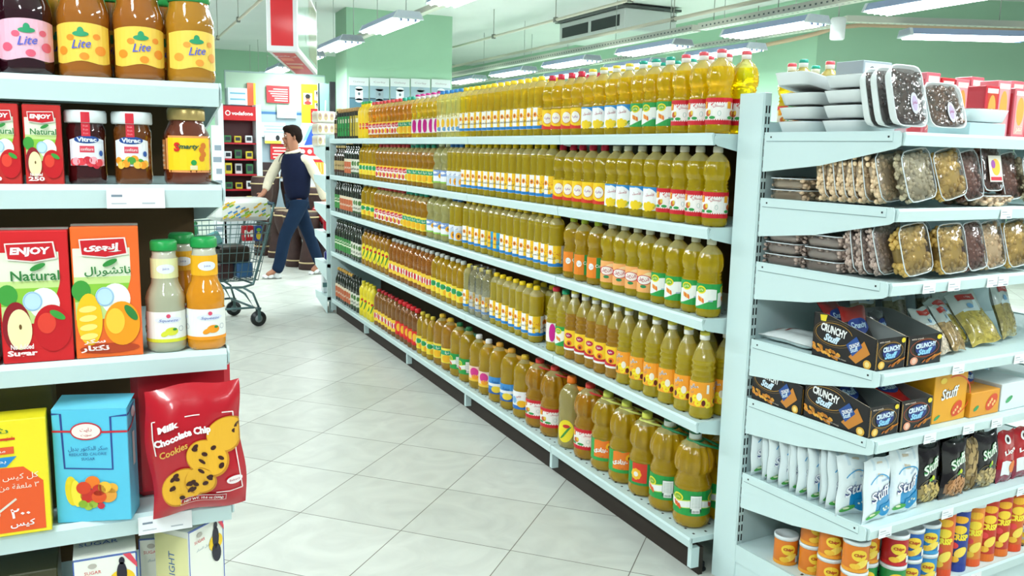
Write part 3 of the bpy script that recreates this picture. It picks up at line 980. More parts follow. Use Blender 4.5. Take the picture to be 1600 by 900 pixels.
d_red5 = d_simple('#f6f1ea', [(.72, 1, '#f5c62c')], 'سلايت', '#ffffff', [(-.1, .72, .62, .17, '#cf1d3c'), (.25, .28, .4, .22, '#f3c122'), (-.5, .25, .3, .2, '#d23a2a')], .72, .2)
d_green5 = d_simple('#f7e04a', [(.55, .85, '#1f9d72')], 'ذرة', '#f7f7e8', [(-.1, .3, .55, .25, '#f5b81c'), (.6, .3, .3, .3, '#58b040')], .7, .22)
d_magenta = d_simple('#f3ebe6', [], None, '#ffffff', [(.0, .5, .38, .48, '#d0188f'), (.75, .35, .3, .3, '#f2c023')])
d_lemonclear = d_simple('#f2f0e4', [(.9, 1, '#f0e9c0')], None, '#ffffff', [(-.3, .6, .35, .3, '#f4c02c'), (.5, .3, .3, .2, '#e2506a'), (0, .2, .4, .14, '#6fa7d0')])
d_bluebig = d_simple('#f3f6fa', [(.55, 1, '#7f9fd6'), (0, .12, '#8fc74c')], 'نقي', '#ffffff', [(.45, .55, .4, .22, '#f4b321'), (.45, .55, .18, .1, '#7a3a16'), (-.5, .8, .4, .1, '#f6f8fc')], .82, .16)
d_bluesun = d_simple('#c9d8ea', [(.7, 1, '#e9eef6')], 'نقي', '#3c62b0', [(.3, .3, .5, .26, '#f3a91c'), (.3, .3, .22, .12, '#6d3514')], .78, .14)
d_ramber = d_simple('#f6cf3a', [(.3, .72, '#f4efe4')], None, '#ffffff', [(-.35, .5, .22, .26, '#cf1c30'), (.25, .5, .2, .24, '#cf1c30'), (.8, .7, .3, .14, '#d8b02a')])
d_gamber = d_simple('#f3d93a', [(.45, .8, '#f1f3ea')], 'زيت', '#0f7a4a', [(-.2, .62, .55, .2, '#2aa05c'), (.3, .22, .4, .18, '#f6b41e')], .62, .2)
d_redtall = d_simple('#e52a22', [(.0, .12, '#c81c1c')], None, '#fff', [(.0, .55, .4, .3, '#f5c431'), (.5, .3, .3, .2, '#f3efe4')])
d_pink = d_simple('#f5d8c0', [(.0, .2, '#f2c43a')], None, '#fff', [(0, .62, .5, .3, '#d9368c'), (.1, .3, .4, .16, '#f5a11c')])
d_bluey = d_simple('#3f8fd4', [(.0, .25, '#2460b0'), (.45, .62, '#f0f3f6')], 'سمنة', '#244f9c', [(.1, .28, .5, .2, '#f5d33a')], .75, .16)
d_whiteb = d_simple('#f3f4f6', [(0, .2, '#2a6fc0')], 'طهي', '#c02a40', [(.3, .32, .45, .2, '#f5b91f'), (-.5, .5, .3, .2, '#88b8e0')], .72, .18)
d_olp = [d_simple('#c86a42', [(.8, 1, '#e8dcc0')], 'زيتون', '#f2ead0', [], .4, .18), d_simple('#dfe0d0', [(.0, .12, '#3c5a34')], 'زيتون', '#2d3a24', [(0, .7, .5, .16, '#4d7a3a')], .35, .16),
         d_simple('#3f8a44', [(.45, .55, '#dfe8c8')], 'زيتون', '#f0f3dc', [], .72, .16), d_simple('#b9a06a', [(.0, .2, '#4a2a1c')], 'زيتون', '#3a2a1a', [], .6, .16)]
def d_hanady(b, R, v0, v1):
    hh = v1 - v0
    F = bgwrap(b, R, v0, v1, H('#2fa348'))
    for c in rep(R):
        b.shape(F, c - .5 * R, c + 1.0 * R, lambda u: v0 + hh * .16, lambda u, c=c: v1 - hh * .02 * (1 + math.sin(u / R * 9)), H('#ee7f22'), 2, 12)
        for k in range(9):
            a = -.3 + k * .45
            b.ell(F, c + .65 * R + .2 * R * math.cos(a), v0 + hh * .7 + .2 * R * math.sin(a), .1 * R, .1 * R, H('#f8c01e'), 3, 5)
        b.ell(F, c + .65 * R, v0 + hh * .7, .15 * R, hh * .1, H('#7a2a12'), 4, 6)
        b.text(F, 'هنادى', c, v0 + hh * .5, hh * .3, WHITE, 5, bold=.05)
        b.text(F, 'زيت', c + .1 * R, v0 + hh * .22, hh * .1, H('#7d1f12'), 5)
def d_biggreen(b, R, v0, v1, bar=True):
    hh = v1 - v0
    F = bgwrap(b, R, v0, v1, H('#1f9b45'))
    b.shape(F, -PI * R, PI * R, lambda u: v0 + hh * (.30 + .04 * math.sin(u / R * 3)), lambda u: v0 + hh * (.62 + .05 * math.sin(u / R * 3)), H('#cfe35a'), 2, 26)
    b.shape(F, -PI * R, PI * R, lambda u: v0 + hh * (.33 + .04 * math.sin(u / R * 3)), lambda u: v0 + hh * (.58 + .05 * math.sin(u / R * 3)), H('#eef1ee'), 3, 26)
    for c in rep(R):
        b.ell(F, c - .55 * R, v0 + hh * .68, .34 * R, hh * .17, H('#f2e23a'), 4, 8)
        b.ell(F, c - .55 * R, v0 + hh * .68, .26 * R, hh * .12, H('#7fae2a'), 5, 8)
        b.text(F, 'وادي', c - .55 * R, v0 + hh * .68, hh * .12, H('#fff2a0'), 6)
        for k in range(3): b.ell(F, c - .75 * R + k * .16 * R, v0 + hh * (.42 - .05 * k), .1 * R, hh * .1, H('#dd5a24'), 4, 5, tilt=-.8)
        b.rect(F, c + .18 * R, v0 + hh * .16, c + .80 * R, v0 + hh * .84, H('#1c5d3a'), 5)
        b.rect(F, c + .20 * R, v0 + hh * .30, c + .78 * R, v0 + hh * .82, H('#eef1ee'), 6)
        b.rect(F, c + .28 * R, v0 + hh * .12, c + .70 * R, v0 + hh * .30, H('#f4f6f4'), 7)
        for k in range(7): b.rect(F, c + (.25 + k * 0) * R, v0 + hh * (.36 + .06 * k), c + .73 * R, v0 + hh * (.375 + .06 * k), H('#9db0a4'), 7)
        for k in range(9): b.rect(F, c + (.32 + k * .04) * R, v0 + hh * .15, c + (.335 + k * .04) * R, v0 + hh * .24, H('#18241c'), 8, n=1)
def d_redgreen(b, R, v0, v1):
    hh = v1 - v0
    F = bgwrap(b, R, v0, v1, H('#208f44'))
    for c in rep(R):
        b.rect(F, c - .55 * R, v0 + hh * .12, c + .45 * R, v1, H('#dc3a24'), 2)
        flower(b, F, c - .25 * R, v0 + hh * .5, .36 * R, 3, '#f3ede0', '#f5b928')
def d_bigred(b, R, v0, v1): d_redx(b, R, v0, v1)
def d_leaf(b, R, v0, v1):
    F = Cyl(R)
    for c in (0, PI * R):
        b.ell(F, c, (v0 + v1) / 2, .7 * R, (v1 - v0) / 2, H('#f4e02a'), 1, 12, tilt=.1)
        for k in range(5): b.ell(F, c + (-.2 + .12 * k) * R, v0 + (v1 - v0) * (.25 + .09 * k), .22 * R, (v1 - v0) * .05, H('#3f8f3a'), 3, 5, tilt=.8)
        b.ell(F, c + .1 * R, v0 + (v1 - v0) * .72, .3 * R, (v1 - v0) * .08, H('#c9302a'), 3, 6)
def cap(col, z0, r=.0155, h=.018, ring=None):
    b = MB()
    if ring: b.lathe([(0, z0), (r, z0), (r, z0 + h * .55), (r * .99, z0 + h * .6), (0, z0 + h * .6)], 14, H(ring))
    o = z0 + (h * .6 if ring else 0)
    hh = h * (.5 if ring else 1)
    b.lathe([(0, o), (r, o), (r * 1.02, o + hh * .3), (r * .98, o + hh * .85), (r * .8, o + hh), (0, o + hh)], 14, H(col))
    return b.build('cap', M_PLAST, mesh_only=True)
# key: (profile, seg, squareness, flute, label design, label v0, v1, label radius, cap mesh args, radius, extra)
def spec(prof, R, lab, cp, sq=2.0, flute=None, seg=20, matl=None, handle=None, lab2=None):
    b = MB(); b.lathe(prof, seg, prof[1][2], sq=sq, flute=flute)
    body = b.build('bottle_body', matl or M_OIL, mesh_only=True)
    out = {'body': body, 'R': R, 'cap': cap(*cp[0], **cp[1]) if cp else None, 'label': None, 'handle': None}
    if lab:
        b = MB(); lab[0](b, lab[3], lab[1], lab[2]); out['label'] = b.build('paper_label', M_LABEL, mesh_only=True)
    if handle:
        b = MB(); handle(b); out['handle'] = b.build('handle', M_PLAST, mesh_only=True)
    return out
def h_ring(col, z, r=.022, reach=.07, t=.0045):
    def f(b):
        b.tube([(r * math.cos(a), r * math.sin(a), z) for a in [k * PI / 7 for k in range(14)]], t, 6, H(col), cyclic=True)
        b.tube([(.0, -r, z), (.03, -r * 1.1, z - .004), (reach, -.012, z - .014), (reach, .012, z - .014), (.03, r * 1.1, z - .004), (0, r, z)], t, 6, H(col))
    return f
def h_loop(col, x0, z0, z1, t=.011, out=.05):
    def f(b):
        b.tube([(x0 * .3, 0, z1), (x0 + out * .5, 0, z1 - .004), (x0 + out * .85, 0, z1 - .03), (x0 + out * .8, 0, (z0 + z1) / 2), (x0 + out * .4, 0, z0 + .02), (x0 * .8, 0, z0)], [t, t * 1.1, t * 1.1, t, t, t * 1.2], 8, H(col))
    return f
SQ = 3.2
def wl(d, v0=.028, v1=.110, r=.0404): return (d, v0, v1, r)
T = {
 'sun': spec(P_slim(Yo), .0352, (d_sun, .03, .122, .0352), (('#f3cf12', .238), dict(h=.02)), seg=20),
 'sunalt': spec(P_slim(Yo), .0352, (lambda b, R, a, c: d_sun(b, R, a, c, True), .03, .122, .0352), (('#f3cf12', .238), dict(h=.02))),
 'lemon': spec(P_waist(Yl), .0428, wl(d_lemon), (('#ecd23a', .234), dict(h=.022, ring='#f3f3ee')), flute=(.156, .208, 10, .04), seg=40),
 'redx': spec(P_waist(Yl), .0428, wl(d_redx), (('#e85a66', .234), dict(h=.024, ring='#f5f1f0')), flute=(.156, .208, 10, .04), seg=40),
 'redxw': spec(P_waist(Yl), .0428, wl(d_redx), (('#e9e3cf', .234), dict(h=.02)), flute=(.156, .208, 10, .04), seg=40),
 'corn': spec(P_waist(Yl), .0428, wl(d_corn), (('#1fa38c', .234), dict(h=.024, ring='#eef5f2')), flute=(.156, .208, 10, .04), seg=40),
 'cornw': spec(P_waist(Yl), .0428, wl(d_corn), (('#e6e2c8', .234), dict(h=.02)), flute=(.156, .208, 10, .04), seg=40),
 'lemonw': spec(P_waist(Yl), .0428, wl(d_lemon), (('#e6e2c8', .234), dict(h=.02)), flute=(.156, .208, 10, .04), seg=40),
 'yred': spec(P_waist(Yl), .0428, wl(d_yred), (('#c81f3e', .234), dict(h=.022)), flute=(.14, .21, 8, .03)),
 'peach': spec(P_waist(Yl), .0428, wl(d_peach), (('#e6e2c8', .234), dict(h=.02)), flute=(.156, .208, 10, .04), seg=40),
 'orgreen': spec(P_waist(Gd), .0428, wl(d_orgreen), (('#b7cf3a', .234), dict(h=.02))),
 'orsun': spec(P_tall(Yo), .0415, (d_orsun, .042, .126, .041), (('#e8dc50', .262), dict(h=.026, r=.0165, ring='#f4f3ec'))),
 'redyel': spec(P_tall(Go), .0415, (d_redyel, .042, .126, .041), (('#e8dc50', .262), dict(h=.026, r=.0165, ring='#f4f3ec'))),
 'cryel': spec(P_tall(Yo), .0415, (d_magenta, .042, .126, .041), (('#d62a3c', .262), dict(h=.02, r=.0165))),
 'cgreen': spec(P_tall(Yo), .0415, (d_corn, .042, .126, .041), (('#159a6a', .262), dict(h=.02, r=.0165))),
 'red5': spec(P_waist(Go), .0428, wl(d_red5), (('#d64a4e', .234), dict(h=.02))),
 'green5': spec(P_waist(Go), .0428, wl(d_green5), (('#35a88e', .234), dict(h=.02))),
 'magenta': spec(P_waist(Yo), .0428, wl(d_magenta), (('#cf2f8c', .234), dict(h=.024, ring='#f3eef0'))),
 'lemonclear': spec(P_slim(Cl), .0352, (d_lemonclear, .03, .11, .0352), (('#2f7fc4', .238), dict(h=.02))),
 'bluebig': spec(P_big(Cl, .79), .0515, (d_bluebig, .037, .109, .0494), (('#dfe6c0', .243), dict(h=.02, r=.018))),
 'bluesun': spec(P_slim(Yo), .0352, (d_bluesun, .03, .11, .0352), (('#3a78c0', .238), dict(h=.02))),
 'ramber': spec(P_amber(Am), .040, (d_ramber, .035, .115, .0396), (('#b9bdb6', .242), dict(h=.02))),
 'gamber': spec(P_amber(Gd), .040, (d_gamber, .035, .115, .0396), (('#c6cac2', .242), dict(h=.02))),
 'wrap': spec(P_slim(Cl), .0352, (d_sun, .03, .122, .0352), (('#e6d24a', .238), dict(h=.02)), lab2=True),
 'leafam': spec(P_flask(Go), .037, (d_leaf, .04, .16, .036), (('#3a2a1a', .245), dict(h=.02)), matl=M_OIL),
 'flask': spec(P_flask(H('#e3cf2a')), .037, (d_leaf, .04, .16, .0375), (('#d9c92a', .245), dict(h=.02)), matl=M_PLAST),
 'olive0': spec(P_olive(Dk), .031, (d_olp[0], .03, .14, .0312), (('#d8a84e', .25), dict(h=.022, r=.014)), matl=M_GLASSJ),
 'olive1': spec(P_olive(Dk), .031, (d_olp[1], .03, .14, .0312), (('#1f241c', .25), dict(h=.022, r=.014)), matl=M_GLASSJ),
 'olive2': spec(P_olive(Dk), .031, (d_olp[2], .03, .14, .0312), (('#23301c', .25), dict(h=.022, r=.014)), matl=M_GLASSJ),
 'olive3': spec(P_olive(H('#3a2a16'), .24), .031, (d_olp[3], .03, .12, .0312), (('#c9b070', .222), dict(h=.02, r=.014)), matl=M_GLASSJ),
 'redtall': spec(P_amber(H('#c8822e')), .040, (d_redtall, .035, .125, .0396), (('#d8242a', .238), dict(h=.026, r=.02))),
 'red5b': spec(P_amber(H('#cf8e34')), .040, (d_ramber, .035, .115, .0396), (('#b5222a', .242), dict(h=.02))),
 'yelg': spec(P_amber(Gd), .040, (d_gamber, .035, .115, .0396), (('#d9c038', .242), dict(h=.02))),
 'biggreen': spec(P_big(Gd), .0645, (d_biggreen, .048, .136, .0628), (('#13643f', .306), dict(h=.03, r=.0215, ring='#e8efe8')), flute=(.19, .29, 12, .07), handle=h_ring('#1a7a4a', .300, .026, .085), seg=48),
 'hanady': spec(P_big(Gd, .97), .0625, (d_hanady, .046, .132, .061), (('#cfd65a', .297), dict(h=.024, r=.0205)), flute=(.19, .28, 10, .07), handle=h_ring('#d3d870', .288, .026, .08), seg=48),
 'redgreen': spec(P_big(Gd, .95), .0615, (d_redgreen, .046, .130, .0596), (('#d9dc5a', .291), dict(h=.024, r=.0205)), flute=(.19, .28, 10, .07), handle=h_ring('#d3d870', .284, .026, .075), seg=48),
 'bigred': spec(P_big(Go, .97), .0625, (d_redx, .046, .132, .061), (('#d23a34', .297), dict(h=.022, r=.0205)), flute=(.18, .28, 10, .07), seg=48, handle=h_ring('#c9352c', .286, .026, .08)),
 'orjug': spec(P_jug(H('#f2e08a')), .0555, (d_leaf, .03, .13, .0550), (('#ee7a1c', .282), dict(h=.03, r=.021)), handle=h_loop('#f08a1c', .035, .15, .262, .011, .045)),
 'bluejug': spec(P_jug(Gd), .0555, (d_bluey, .046, .132, .0546), (('#d89a2c', .282), dict(h=.02, r=.019)), handle=h_loop('#cf9a30', .035, .17, .262, .012, .04)),
 'whitejug': spec(P_jug(Gd), .0555, (d_whiteb, .046, .132, .0546), (('#d9b02c', .282), dict(h=.02, r=.019)), handle=h_loop('#dba53a', .035, .17, .262, .012, .04)),
 'pinkjug': spec(P_jug(Gd, .95), .053, (d_pink, .044, .125, .0519), (('#f3f0ee', .268), dict(h=.022, r=.018)), handle=h_loop('#dba53a', .035, .16, .25, .011, .04)),
 'greenjug': spec(P_jug(Gd), .0555, (d_biggreen, .046, .132, .0546), (('#1d6b3c', .282), dict(h=.02, r=.019)), handle=h_loop('#1f5a36', .035, .17, .262, .011, .04)),
 'yeljug': spec(P_jug(Go), .0555, (d_green5, .046, .132, .0546), (('#d9b02c', .282), dict(h=.02, r=.019)), handle=h_loop('#dba53a', .035, .17, .262, .012, .04)),
}
# square olive-oil tins with tan stoppers on the top shelf
def tin_me(col, col2):
    b = MB(); b.box(-.03, .03, -.03, .03, 0, .2, H(col), b=.006); body = b.build('tin_body', M_PRINT, mesh_only=True)
    b = MB(); F = Flat((0, -.03, 0), (1, 0, 0)); b.rect(F, -.02, .02, .02, .17, H(col2), 1); b.rect(F, -.012, .12, .012, .15, H('#e8e6c8'), 2)
    F = Flat((-.03, 0, 0), (0, -1, 0)); b.rect(F, -.02, .02, .02, .17, H(col2), 1); b.text(F, 'زيتون', 0, .07, .03, H('#e8e6c8'), 2)
    lab = b.build('paper_label', M_LABEL, mesh_only=True)
    b = MB(); b.box(-.022, .022, -.022, .022, .2, .232, H('#b8925a'), b=.006); cp_ = b.build('cap', M_PLAST, mesh_only=True)
    return {'body': body, 'R': .03, 'cap': cp_, 'label': lab, 'handle': None}
T['tin'] = tin_me('#16241a', '#2f9a4a'); T['tinb'] = tin_me('#2a2a14', '#c9b53a')
T['yelcan'] = {'body': (lambda b: (b.lathe([(0, 0), (.036, 0), (.04, .01), (.04, .19), (.034, .215), (.018, .232), (.016, .25)], 18, H('#f5d21e'), sq=3.0), b.build('bottle_body', M_PLAST, mesh_only=True))[1])(MB()),
               'R': .04, 'cap': cap('#35a35a', .248, .017, .018), 'label': (lambda b: (d_simple('#f7cf1e', [(.2, .5, '#e0392a')], 'زيت', '#ffffff', [], .35, .16)(b, .0402, .04, .18), b.build('paper_label', M_LABEL, mesh_only=True))[1])(MB()), 'handle': None}
def put(key, loc, rz, label, group, cat='bottle', name='oil_bottle'):
    s = T[key]
    t = thing(name, label, cat, loc, rz, group)
    part('bottle_body', s['body'], t)
    if s['label']: part('paper_label', s['label'], t)
    if s['cap']: part('cap', s['cap'], t)
    if s['handle']: part('handle', s['handle'], t)
    return t
SH = ['top', 'second', 'third', 'fourth', 'bottom']
def face_angle(x, y, k=.55):
    """label normal (local -y) turned k of the way from the aisle (-x) towards the till end of the aisle"""
    a_aisle = -PI / 2
    a_cam = math.atan2(y, x) - PI / 2 + PI / 2      # angle of the direction to the aisle mouth
    d = math.atan2(-y, -x)                          # world angle of that direction
    target = d + PI / 2                             # rz that points local -y there
    base = -PI / 2
    while target - base > PI: target -= 2 * PI
    while target - base < -PI: target += 2 * PI
    return base + (target - base) * k
def row(key, shelf, y0, y1, n, look, back=0, k=.6, dx=0.0):
    s = T[key]
    R = s['R']
    grp = '%ss, %s oil shelf' % (look, SH[shelf])
    for r in range(1 + (1 if back else 0)):
        nn = n if r == 0 else back
        for i in range(nn):
            y = y0 + (y1 - y0) * (i + .5) / n
            x = RX + .014 + R + dx + r * (2 * R + .004) + (random.uniform(0, .006) if r == 0 else .004)
            if r: y += random.uniform(-.008, .008)
            where = ', only one of its row' if nn == 1 and r == 0 else ', %s of %s' % (ORD[i], 'its row' if r == 0 else 'the back row')
            if nn == 1 and r == 1: where = ', single one of the back row'
            put(key, (x, y, RZ[shelf] + .0008), face_angle(x, y, k) + random.uniform(-.12, .12), look + ' on the %s shelf' % SH[shelf] + where, grp)
OIL = [
 # top shelf
 (0, 'redx', 2.21, 2.49, 3, 'red-and-white labelled oil bottle', 3), (0, 'corn', 2.49, 2.74, 3, 'teal-capped green-labelled oil bottle', 3),
 (0, 'lemon', 2.74, 3.10, 4, 'lemon-labelled white oil bottle', 4), (0, 'yred', 3.10, 3.44, 4, 'red-capped yellow-labelled oil bottle', 4),
 (0, 'sun', 3.44, 4.39, 13, 'slim sunflower oil bottle', 12), (0, 'lemonclear', 4.39, 4.75, 5, 'blue-capped clear oil bottle', 0),
 (0, 'magenta', 4.75, 5.20, 5, 'magenta-labelled oil bottle', 4), (0, 'green5', 5.20, 5.46, 3, 'green-and-yellow labelled oil bottle', 0),
 (0, 'red5', 5.46, 6.16, 8, 'red-capped golden oil bottle', 3), (0, 'yelcan', 6.16, 6.42, 3, 'opaque yellow oil can', 0),
 (0, 'tinb', 6.42, 6.66, 3, 'olive-and-gold square oil tin', 0), (0, 'tin', 6.66, 7.02, 5, 'black-and-green square oil tin', 0),
 (0, 'olive3', 7.02, 7.16, 2, 'small dark oil bottle', 0),
 # second
 (1, 'redxw', 2.21, 2.55, 4, 'red-and-white labelled oil bottle', 0), (1, 'lemonw', 2.55, 2.90, 4, 'lemon-labelled white oil bottle', 0),
 (1, 'yred', 2.90, 3.32, 5, 'red-capped yellow-labelled oil bottle', 0), (1, 'sun', 3.32, 4.36, 14, 'slim sunflower oil bottle', 0),
 (1, 'bluesun', 4.36, 4.58, 3, 'slim blue-and-white labelled oil bottle', 0), (1, 'bluebig', 4.58, 4.82, 2, 'large pale conical oil bottle', 0),
 (1, 'green5', 4.82, 5.30, 5, 'green-and-yellow labelled oil bottle', 0), (1, 'red5', 5.30, 5.98, 8, 'red-and-white labelled golden bottle', 0),
 (1, 'yelg', 5.98, 6.42, 5, 'golden oil bottle with plain cap', 0), (1, 'olive1', 6.42, 6.62, 3, 'white-labelled dark olive oil bottle', 0),
 (1, 'olive0', 6.62, 6.84, 3, 'orange-labelled dark olive oil bottle', 0), (1, 'olive3', 6.84, 7.16, 4, 'small dark oil bottle', 0),
 # third
 (2, 'cornw', 2.21, 2.56, 4, 'green-and-white labelled oil bottle', 0), (2, 'peach', 2.56, 2.90, 4, 'peach-labelled oil bottle', 0),
 (2, 'orgreen', 2.92, 3.22, 3, 'orange-and-green labelled oil bottle', 1), (2, 'sun', 3.26, 3.85, 8, 'slim sunflower oil bottle', 0),
 (2, 'sunalt', 3.85, 4.0, 2, 'slim light-blue labelled oil bottle', 0), (2, 'sun', 4.0, 4.34, 4, 'farther slim sunflower oil bottle', 0),
 (2, 'bluesun', 4.38, 4.54, 2, 'slim blue-and-white labelled oil bottle', 0), (2, 'bluebig', 4.56, 4.93, 3, 'large pale conical oil bottle', 0),
 (2, 'green5', 4.95, 5.38, 5, 'green-and-yellow labelled oil bottle', 0), (2, 'red5', 5.38, 6.02, 7, 'red-and-white labelled golden bottle', 0),
 (2, 'gamber', 6.02, 6.36, 3, 'tall golden oil bottle', 0), (2, 'olive1', 6.38, 6.58, 3, 'white-labelled dark olive oil bottle', 0),
 (2, 'olive0', 6.58, 7.0, 6, 'orange-labelled dark olive oil bottle', 0), (2, 'olive2', 7.0, 7.16, 2, 'green-labelled dark olive oil bottle', 0),
 # fourth
 (3, 'orsun', 2.21, 2.76, 6, 'orange-labelled sunflower oil bottle', 6), (3, 'redyel', 2.76, 3.17, 5, 'red-and-yellow labelled amber bottle', 5),
 (3, 'cgreen', 3.17, 3.25, 1, 'green-capped oil bottle', 0), (3, 'cryel', 3.25, 3.34, 1, 'red-capped clear oil bottle', 0),
 (3, 'sun', 3.44, 3.96, 7, 'slim sunflower oil bottle', 3), (3, 'wrap', 3.98, 4.32, 4, 'film-wrapped slim oil bottle', 0),
 (3, 'gamber', 4.33, 4.83, 6, 'green-and-yellow labelled oil bottle', 0), (3, 'ramber', 4.84, 5.66, 10, 'amber oil bottle with red lettering', 0),
 (3, 'leafam', 5.70, 6.36, 7, 'leaf-labelled amber flask', 0), (3, 'olive1', 6.38, 6.66, 4, 'white-labelled dark olive oil bottle', 0),
 (3, 'olive2', 6.66, 7.16, 7, 'green-labelled dark olive oil bottle', 0),
 # bottom
 (4, 'biggreen', 2.235, 2.53, 2, 'big green-handled oil bottle', 2), (4, 'redgreen', 2.535, 2.665, 1, 'large red-and-green labelled oil bottle', 0),
 (4, 'hanady', 2.67, 2.95, 2, 'large orange-and-green labelled oil bottle', 0), (4, 'bigred', 2.955, 3.085, 1, 'large scallop-edged red-labelled oil bottle', 0),
 (4, 'orjug', 3.09, 3.24, 1, 'oil jug with orange handle', 0), (4, 'bigred', 3.26, 3.55, 2, 'big ribbed red-labelled oil bottle', 0),
 (4, 'whitejug', 3.56, 3.69, 1, 'blue-and-yellow labelled oil jug', 0), (4, 'bluejug', 3.70, 3.98, 2, 'sky-blue labelled oil jug', 0),
 (4, 'pinkjug', 3.99, 4.24, 2, 'pink-labelled oil jug', 0), (4, 'greenjug', 4.26, 4.52, 2, 'green-handled oil jug', 0),
 (4, 'yeljug', 4.53, 4.80, 2, 'green-banded golden oil jug', 0), (4, 'yelg', 4.82, 5.08, 3, 'yellow-capped golden oil bottle', 0),
 (4, 'redtall', 5.09, 5.52, 5, 'red-labelled amber bottle with red cap', 0), (4, 'red5b', 5.53, 6.02, 6, 'amber oil bottle with red lettering', 0),
 (4, 'flask', 6.06, 6.42, 4, 'opaque yellow oil flask', 0), (4, 'olive1', 6.45, 6.68, 3, 'white-labelled dark olive oil bottle', 0),
 (4, 'olive0', 6.68, 7.16, 7, 'orange-labelled dark olive oil bottle', 0),
]
for sh, key, y0, y1, n, look, back in OIL:
    row(key, sh, y0, y1, n, look, back)
# film bags round the wrapped bottles
def film_sleeve(loc, label):
    b = MB(); b.lathe([(.039, 0), (.043, .03), (.038, .08), (.044, .15), (.040, .2), (.03, .235), (.033, .262)], 12, (1, 1, 1, 1), closed=False)
    o = b.build('film_sleeve', film('crinkled_clear_film', .22, 40, 1.0)); o.location = loc
    return tag(o, label, 'wrapper', 'clear film sleeves on the fourth oil shelf')
for i in range(3):
    y = 3.98 + .34 * (i + .5) / 4
    film_sleeve((RX + .055, y, RZ[3] + .001), 'crinkled clear film round the %s wrapped oil bottle' % ORD[i])
# bottles on the hidden side whose caps show over the end unit
for i, (x, y, cc) in enumerate([(2.16, 2.33, 'g'), (2.27, 2.32, 'r'), (2.38, 2.33, 'g'), (2.49, 2.33, 'r'), (2.59, 2.34, 'g'), (2.22, 2.45, 'r'), (2.34, 2.46, 'g'), (2.47, 2.46, 'r')]):
    put('redx' if cc == 'r' else 'corn', (x + .02, y, RZ[0] + .001), face_angle(x, y, .9), '%s oil bottle behind the end panel, %s from the panel' % ('red-capped' if cc == 'r' else 'green-capped', NTH[i]), 'bottles behind the end panel')

# ================================================================== GOODS ON THE END UNIT
def eput(t, u, v, z, rx=0.0, ry=0.0, rz=0.0):
    t.matrix_world = EM @ Matrix.Translation((u, -v, z)) @ Matrix.Rotation(rz, 4, 'Z') @ Matrix.Rotation(rx, 4, 'X') @ Matrix.Rotation(ry, 4, 'Y')
    return t
def jitter_nuts(b, w_, d_, h_, col, n, r, seed, m=0, flat=1.0):
    """a bed of nuts: a low block with single nuts proud of its top and sides"""
    rnd = random.Random(seed)
    b.lathe([(0, .002), (w_ * .44, .002), (w_ * .47, h_ * .5), (w_ * .44, h_ * .8), (w_ * .2, h_ * .92), (0, h_ * .92)], 24, tuple(c * .8 for c in col[:3]) + (1,), m, sq=5, sy=d_ / w_)
    for i in range(n):
        k = rnd.random()
        if k < .48:
            x, y, z = rnd.uniform(-.43, .43) * w_, rnd.uniform(-.43, .43) * d_, h_ * .82
        else:
            q = rnd.choice((0, 1, 2))
            if q == 0: x, y = -.44 * w_, rnd.uniform(-.42, .42) * d_
            elif q == 1: x, y = rnd.uniform(-.42, .42) * w_, -.44 * d_
            else: x, y = .44 * w_, rnd.uniform(-.42, .42) * d_
            z = rnd.uniform(.15, .85) * h_
        f = rnd.uniform(.65, 1.25)
        rr = r * rnd.uniform(.8, 1.2)
        b.ball((x, y, z), rr * rnd.uniform(.8, 1.3), rr * rnd.uniform(.8, 1.3), rr * .8 * flat, (min(1, col[0] * f), min(1, col[1] * f * .98), min(1, col[2] * f * .95), 1), m, 6, 4)
def foam_mesh(w_, d_, h_, seed, col):
    a = MB(); R = w_ / 2
    a.lathe([(0, 0), (R * .82, 0), (R * .86, .002), (R * .98, h_ * .9), (R, h_), (R * .95, h_), (R * .84, h_ * .3), (0, h_ * .3)], 36, WHITE, sq=6, sy=d_ / w_, closed=False)
    b = MB()
    rnd = random.Random(seed)
    b.lathe([(R * .84, h_ * .3), (R * .88, h_ * .82), (R * .7, h_ * .93), (0, h_ * .95)], 32, col, sq=5, sy=d_ / w_, closed=False)
    for i in range(46):
        f = rnd.uniform(.5, 1.5)
        b.ball((rnd.uniform(-.72, .72) * R, rnd.uniform(-.72, .72) * R * d_ / w_, h_ * .88), .014, .010, .006, (col[0] * f, col[1] * f, col[2] * f, 1), 0, 6, 4)
    c = MB()
    c.lathe([(R * .97, h_ * 1.0), (R * .85, h_ * 1.08), (R * .5, h_ * 1.12), (0, h_ * 1.12)], 28, WHITE, sq=5, sy=d_ / w_, closed=False)
    d = MB(); F = Flat((0, -.01, h_ * 1.16), (1, 0, 0), (0, 1, 0))
    d.ell(F, .012, -.01, .016, .028, H('#c9ccd6'), 1, 10); d.ell(F, .012, -.01, .010, .02, H('#b9a8c8'), 2, 10)
    d.text(F, 'تمر', .012, -.008, .014, H('#9a3c6a'), 3)
    return (a.build('foam_tray_base', M_FOAM, mesh_only=True), b.build('dates', M_DATES, mesh_only=True),
            c.build('cling_film', film('cling_film', .14, 30, 1.0), mesh_only=True), d.build('sticker', M_LABEL, mesh_only=True))
FT = [foam_mesh(.20, .155, .034, 1, H('#4a3426')), foam_mesh(.14, .175, .026, 2, H('#54403a')), foam_mesh(.17, .135, .026, 3, H('#6a4c3a')), foam_mesh(.19, .15, .035, 4, H('#7a6250'))]
def foam(k, label, u, v, z, rx=0, ry=0, rz=0, group='foam trays of dates', sticker=False):
    t = thing('foam_tray', label, 'food tray', group=group)
    part('foam_tray_base', FT[k][0], t); part('dates', FT[k][1], t); part('cling_film', FT[k][2], t)
    if sticker: part('sticker', FT[k][3], t)
    return eput(t, u, v, z, rx, ry, rz)
z0 = EZ[0]
